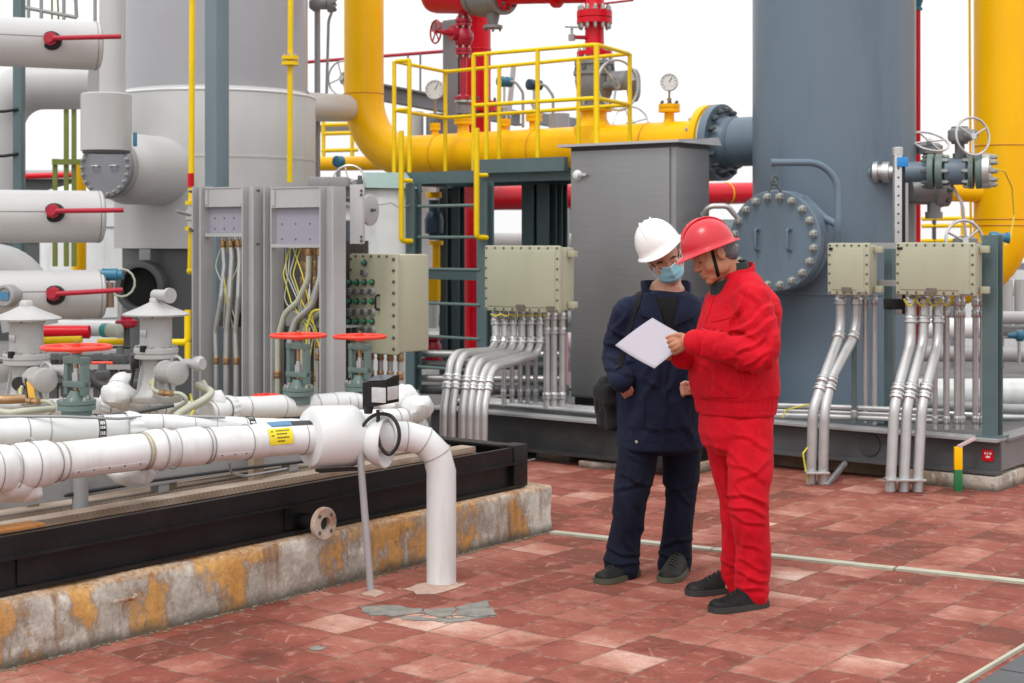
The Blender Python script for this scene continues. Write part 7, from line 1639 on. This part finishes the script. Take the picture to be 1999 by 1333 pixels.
    for k2, (r1, r2, dz) in enumerate(((.088, .092, -.035), (.082, .088, .0), (.076, .084, .028), (.070, .078, .030), (.068, .076, .0))):
        for q in range(n):
            g = 2 * pi * q / n; front = max(0, cos(g)) ** 3; vs.append(c(1438, 536) + f * (r1 * cos(g) + front * .012 * (dz > 0)) + l * (r2 * sin(g)) + UP * (dz - front * .030 - .004 + .030 * max(0, -cos(g))))
    cb.add(vs, [(i * n + q, i * n + (q + 1) % n, (i + 1) * n + (q + 1) % n, (i + 1) * n + q) for i in range(4) for q in range(n)]); cb.build('collar', REDC, t, sharp=70)
    kb = MB(); vs = []
    for r1, r2, dz in ((.076, .078, -.04), (.070, .074, .0), (.066, .070, .040), (.060, .064, .042), (.057, .061, 0)):
        for q in range(n):
            g = 2 * pi * q / n; front = max(0, cos(g)) ** 2; vs.append(c(1431, 531) + f * (r1 * cos(g)) + l * (r2 * sin(g)) + UP * (dz - front * .006 + .012 * max(0, -cos(g))))
    kb.add(vs, [(i * n + q, i * n + (q + 1) % n, (i + 1) * n + (q + 1) % n, (i + 1) * n + q) for i in range(4) for q in range(n)]); kb.build('neck_warmer', DKG, t, sharp=70)
    nk = MB(); q0, q1 = c(1424, 574, 6.745), c(1409, 538, 6.722); dq = (q1 - q0).normalized(); LL = (q1 - q0).length
    nk.lathe(q0, dq, [(-.03, .092), (0, .086), (LL * .5, .074), (LL * .8, .066), (LL * .97, .066), (LL, .062), (LL - .004, .055), (LL * .6, .05)], 32, caps=False); nk.dent(.003, 16).build('knit_collar', DKG, t, sharp=80)
    flap(jt, [(1385, 615), (1432, 604), (1430, 622), (1386, 632)], .004, 'pocket_flap', REDC, t)
    flap(jt, [(1388, 630), (1428, 622), (1428, 668), (1390, 672)], .0025, 'chest_pocket', REDC, t)
    seam(jt, [(1398, 560), (1384, 610), (1372, 645)], .012, .003, 'front_placket', REDC, t)
    seam(jt, [(1446, 700), (1452, 752)], .014, .004, 'pocket_welt', REDC, t)
    seam(jt, [(1362, 776), (1440, 782), (1508, 777)], .007, .002, 'waistband_seam', REDC, t)
    seam(jt, [(1362, 648), (1365, 668), (1362, 688)], .008, .003, 'cuff_seam', REDC, t)
    seam(jt, [(1461, 545), (1452, 580), (1440, 615)], .006, .002, 'shoulder_seam', REDC, t)
    # trousers
    b = MB()
    loft(b, [(c(1437, 780), .13, .165), (c(1437, 815), .142, .172), (c(1436, 845), .142, .170), (c(1436, 868), .125, .155), (c(1438, 885), .09, .12)], f, l)
    capsule(b, [NH + UP * -.01, NH.lerp(NK, .5) + V((.012, 0, 0)), NK, NK.lerp(NA, .5) + V((.012, 0, 0)), NA + UP * -.005], [.106, .096, .080, .072, .070])
    capsule(b, [FH, FH.lerp(FK, .5), FK, FK.lerp(FA, .5), FA - UP * .005], [.10, .092, .078, .070, .066])
    def td(p, n):
        zz = (1.6 - p.z) * F / p.y + HY; kn_ = max(0, 1 - abs(zz - 985) / 70); bt = max(0, (zz - 1060) / 90)
        return .005 * ridge(p, 3.5, 4, 2.2, 1.0) + bt * .004 * ridge(p, 5, 18, 8.1, -.5) + .0015 * ridge(p, 12, 11, 3.3, .9) + .0013 * ridge(p, 24, 26, 2.3, .8) + folds(p, FR2) * .72
    tr = remesh(b, .0044, 5, td, 0); tt = bvh(tr); tr.build('trousers', REDC, t, sharp=80)
    seam(tt, [(1476, 830), (1470, 880)], .008, .003, 'pocket_welt', REDC, t)
    for h, tpx in (((1494, 1181), (1396, 1194)), ((1448, 1150), (1363, 1159))):
        a, e = G(*h, .006), G(*tpx, .006); s = t; shoe(s, a, a + (e - a).normalized() * .285, SOLE, SHOE)
    # helmet and chin strap
    hl, hm = helmet(pp(1383, 481, 6.70), V((-.93, -.12, -.34)), V((-.34, 0, .93)), HELR, 'glossy red safety helmet worn by the person in red', .895)
    stt = bvh(sk); seam(stt, [(1390, 482), (1393, 500), (1399, 522), (1403, 540)], .016, .003, 'chin_strap', BLKC, hl)
    return t
red_person()

def blue_person():
    base = V((P(1283, 0, 7.27).x, 7.27, 0)); t = thing('person', 'person in navy coat with blue face mask and white helmet, hand in pocket', 'person', base)
    f = V((.28, -.96, 0)).normalized(); l = UP.cross(f); D = 7.27; pp = lambda x, y, d=D: P(x, y, d)
    neck = pp(1302, 562, 7.27); HM = head_frame(pp(1298, 504, 7.22), V((.10, -.93, -.30)), V((-.36, -.2, .9)))
    RS, RE, RW = pp(1224, 612, 7.22), pp(1204, 694, 7.26), pp(1213, 744, 7.10)
    LS, LE, LW = pp(1368, 612, 7.36), pp(1384, 695, 7.34), pp(1352, 758, 7.12)
    AH, AK, AA = pp(1250, 860, 7.25), pp(1230, 980, 7.19), pp(1214, 1106, 7.24)
    BH, BK, BA = pp(1330, 860, 7.33), pp(1330, 980, 7.33), pp(1317, 1104, 7.40)
    b = MB(); head_shells(b, HM, neck, .98)
    capsule(b, [neck - UP * .03, pp(1290, 650), pp(1288, 740), pp(1288, 820)], [.09, .13, .12, .12]); capsule(b, [RS, RE, RW], [.05, .04, .03]); capsule(b, [LS, LE, LW], [.05, .04, .03])
    capsule(b, [AH, AK, AA, pp(1212, 1122, 7.24)], [.075, .055, .04, .035]); capsule(b, [BH, BK, BA, pp(1316, 1116, 7.38)], [.075, .055, .04, .035]); capsule(b, [RS - UP * .03, neck - UP * .06, LS - UP * .03], [.035, .05, .035])
    # hands: the right one slides into the pocket, the left hangs with curled fingers
    capsule(b, [RW, pp(1215, 752, 7.10)], [.027, .029])
    for i in range(4): capsule(b, [pp(1210 + i * 5, 756 - i, 7.09), pp(1216 + i * 5, 766 - i, 7.11), pp(1223 + i * 5, 778 - i, 7.17)], [.0105, .0095, .0085], 10)
    capsule(b, [pp(1222, 748, 7.09), pp(1230, 754, 7.085), pp(1235, 763, 7.11)], [.012, .010, .009], 10)
    capsule(b, [LW, pp(1344, 758, 7.08)], [.027, .030])
    for i in range(4): capsule(b, [pp(1346, 752 + i * 5, 7.07), pp(1336, 752 + i * 5.5, 7.05), pp(1330 + i, 757 + i * 4.6, 7.06), pp(1334, 762 + i * 3.6, 7.08)], [.0105, .0095, .0085, .0075], 10)
    capsule(b, [pp(1346, 750, 7.07), pp(1338, 747, 7.05), pp(1331, 750, 7.05)], [.013, .011, .009], 10)
    iM = HM.inverted()
    def fdisp(p, n):
        q = iM @ p; return -sum(.005 * math.exp(-((q.y - .032 * k) ** 2 + (q.z - .012) ** 2) / .00012) for k in (-1, 1)) * (q.x > .06)
    sk = remesh(b, .0042, 2, fdisp, 0); sk.build('body', SKIN_B, t, sharp=80); face_bits(HM, t, HAIRB, .98)
    hb = MB(); ell(hb, HM, (-.02, 0, .034), (.092, .081, .086)); ell(hb, HM, (-.045, 0, -.02), (.05, .074, .04)); h = remesh(hb, .006, 1, lambda p, n: .002 * noise.noise(p * 150)); iv = HM.inverted()
    h.f = [q for q in h.f if all((iv @ h.v[i]).x < .022 or (iv @ h.v[i]).z > .058 for i in q)]; h.build('hair', HAIRB, t)
    # pleated mask with loops to the ears
    vs = []; n, m = 20, 14
    for i in range(n + 1):
        u = -1 + 2 * i / n
        for k in range(m + 1):
            v = -1 + 2 * k / m; wy = .064 * (1 - .14 * v * v); nose = .016 * max(0, 1 - abs(u) * 3.2) * max(0, (v + .5)); x = .112 - .062 * abs(u) ** 2.1 - .010 * v * v - (.014 if v < -.7 else 0) + nose
            pleat = .0022 * sin(v * 9) * (1 - u * u); vs.append((x + pleat, wy * u, -.054 + .044 * v + .006 * (1 - abs(u)) * (v > .6)))
    mk = MB(HM); mk.add(vs, [(i * (m + 1) + k, (i + 1) * (m + 1) + k, (i + 1) * (m + 1) + k + 1, i * (m + 1) + k + 1) for i in range(n) for k in range(m)])
    mo = mk.build('face_mask', cloth_mat('mask_blue', (.24, .52, .62), .8, .06), t, sharp=80); sd_ = mo.modifiers.new('thick', 'SOLIDIFY'); sd_.thickness = .0015
    bnd = MB(HM); bnd.tube([(.112 - .062 * abs(u) ** 2.1 - .009 + .018 * max(0, 1 - abs(u) * 3.2), .0555 * u, -.010 + .006 * (1 - abs(u))) for u in [-1 + .2 * i for i in range(11)]], .0028, 6); bnd.build('mask_edge', paint('mask_white', (.7, .74, .76), .7), t)
    for k in (-1, 1):
        lp = MB(HM); lp.tube(fillet([(.05, .058 * k, -.02), (.02, .072 * k, .0), (-.012, .088 * k, .012), (-.016, .088 * k, -.025), (.02, .07 * k, -.06), (.045, .056 * k, -.085)], .02, 4), .0016, 6); lp.build('ear_loop', MATS['mask_white'], t)
    # coat: body, sleeves
    b = MB(); c = lambda x, y, d=D: pp(x, y, d)
    loft(b, [(c(1289, 872), .175, .196), (c(1289, 864), .178, .198), (c(1289, 800), .176, .200), (c(1288, 740), .165, .200), (c(1288, 690), .158, .204), (c(1290, 640), .152, .208), (c(1293, 606), .140, .202), (c(1296, 588), .122, .178), (c(1298, 574), .104, .132), (c(1300, 568), .080, .090)], f, l)
    capsule(b, [RS + UP * .008, c(1299, 600), LS + UP * .008], [.062, .092, .062])
    capsule(b, [RS + V((.01, 0, 0)), RS.lerp(RE, .5) - V((.004, 0, 0)), RE, RE.lerp(RW, .5), RW + UP * .006], [.076, .070, .066, .062, .056])
    capsule(b, [LS, LS.lerp(LE, .5), LE, LE.lerp(LW, .5), LW + V((.02, 0, .012))], [.076, .070, .064, .060, .054])
    def jd(p, n):
        s = max(0, 1 - (p - RE).length / .2); k = .006 * ridge(p, 3.5, 4, 6.7, -.8) + .002 * ridge(p, 11, 11, 1.3, .9) + folds(p, FB1)
        return k
    j = remesh(b, .0044, 5, jd, 0); jt = bvh(j); j.build('coat', NAVY, t, sharp=80)
    # open collar wings, black top inside the neck, zip flap, pockets
    for pts in ([(1256, 572), (1278, 566), (1304, 648), (1246, 618)], [(1346, 576), (1328, 570), (1308, 648), (1362, 620)]):
        flap(jt, pts, .014, 'lapel', NAVY, t)
    cb = MB(); vs = []; n = 36
    for r1, r2, dz in ((.100, .116, -.04), (.100, .118, .0), (.104, .122, .044), (.096, .112, .048), (.084, .096, .0)):
        for q in range(n):
            g = 2 * pi * q / n; front = max(0, cos(g)) ** 1.5; vs.append(c(1300, 572) + f * (r1 * cos(g)) + l * (r2 * sin(g)) + UP * (dz * (1 - front) - front * .075 + .012))
    cb.add(vs, [(i * n + q, i * n + (q + 1) % n, (i + 1) * n + (q + 1) % n, (i + 1) * n + q) for i in range(4) for q in range(n)]); cb.build('collar', NAVY, t, sharp=70)
    flap(jt, [(1274, 575), (1330, 577), (1322, 652), (1305, 652)], .005, 'black_top', BLKC, t)
    seam(jt, [(1304, 636), (1298, 720), (1294, 800), (1292, 868)], .03, .004, 'zip_flap', NAVY, t)
    seam(jt, [(1215, 762), (1228, 800)], .012, .004, 'pocket_welt', NAVY, t)
    flap(jt, [(1216, 768), (1262, 762), (1264, 842), (1222, 846)], .006, 'hip_pocket', NAVY, t)
    flap(jt, [(1306, 770), (1352, 774), (1352, 842), (1308, 846)], .006, 'hip_pocket', NAVY, t)
    flap(jt, [(1234, 640), (1266, 636), (1268, 652), (1236, 656)], .005, 'chest_flap', NAVY, t)
    seam(jt, [(1212, 858), (1290, 862), (1366, 860)], .006, .002, 'hem_seam', NAVY, t)
    h = hit(jt, 1243, 862)
    if h: bolt(t, h[0], h[1], .007, .004, STEEL, 'snap_button')
    # trousers
    b = MB(); loft(b, [(c(1289, 800), .135, .17), (c(1289, 840), .14, .172), (c(1290, 868), .13, .165), (c(1291, 884), .10, .14)], f, l)
    capsule(b, [AH, AH.lerp(AK, .5), AK, AK.lerp(AA, .5) - V((.004, 0, 0)), AA + UP * .0], [.100, .090, .076, .076, .080])
    capsule(b, [BH, BH.lerp(BK, .5), BK, BK.lerp(BA, .5), BA - UP * .0], [.096, .084, .070, .070, .076])
    def td(p, n):
        zz = (1.6 - p.z) * F / p.y + HY; kn_ = max(0, 1 - abs(zz - 965) / 60); bt = max(0, (zz - 1040) / 80)
        return .006 * ridge(p, 3.5, 4, 2.9, .9) + bt * .004 * ridge(p, 6, 14, 8.1, -.5) + .0015 * ridge(p, 12, 10, 3.3, .8) + folds(p, FB2)
    tr = remesh(b, .0044, 5, td, 0); tr.build('trousers', NAVYT, t, sharp=80)
    for h_, tp in (((1240, 1120), (1170, 1139)), ((1328, 1114), (1307, 1133))):
        a, e = G(*h_, .006), G(*tp, .006); shoe(t, a, a + (e - a).normalized() * .28, SOLE2, SHOE2, .053)
    helmet(pp(1287, 480, 7.21), V((-.10, -.95, -.16)), V((-.50, -.10, .85)), HELW, 'white safety helmet worn by the person in navy', .95)
    # shoulder bag behind the right hip
    o = pp(1192, 782, 7.36); bg = thing('shoulder_bag', 'black shoulder bag hanging behind the hip of the person in navy', 'bag', o - UP * .14)
    bb = MB(); M = Matrix.Translation(o) @ Matrix.Rotation(.35, 4, 'Z') @ Matrix.Rotation(-.12, 4, 'Y')
    ell(bb, M, (0, 0, -.01), (.052, .11, .13)); bb.box((-.05, -.095, -.13), (.05, .095, .08), .03, M); q = remesh(bb, .008, 3, lambda p, n: .009 * ridge(p, 6, 9, 2.0) + .004 * ridge(p, 15, 12, 5.0), 0); q.build('bag', BLKC, bg, sharp=80)
    seam(jt, [(1252, 566), (1240, 610), (1226, 660), (1206, 720)], .03, .005, 'strap', BLKC, bg)
blue_person()
def paper():
    Tp, Lp, Bp = P(1274, 620, 6.83), P(1201, 674, 6.80), P(1278, 719, 6.58); e1, e2 = Bp - Lp, Tp - Lp; nr = e1.cross(e2).normalized(); n = 12; vs = []
    if nr.z < 0: nr = -nr
    for i in range(n + 1):
        for j in range(n + 1):
            u, v = i / n, j / n; vs.append(Lp + e1 * u + e2 * v + nr * (-.010 * sin(u * pi) * (1 - .4 * v) + .004 * sin(v * pi)))
    b = MB(); b.add(vs, [(i * (n + 1) + j, (i + 1) * (n + 1) + j, (i + 1) * (n + 1) + j + 1, i * (n + 1) + j + 1) for i in range(n) for j in range(n)])
    o = b.build('paper_sheet', paint('paper_white', (.40, .37, .425), .7, var=.02, bump=.02), label='plain white paper sheet held between the two people', cat='paper'); m = o.modifiers.new('thick', 'SOLIDIFY'); m.thickness = .0006
paper()
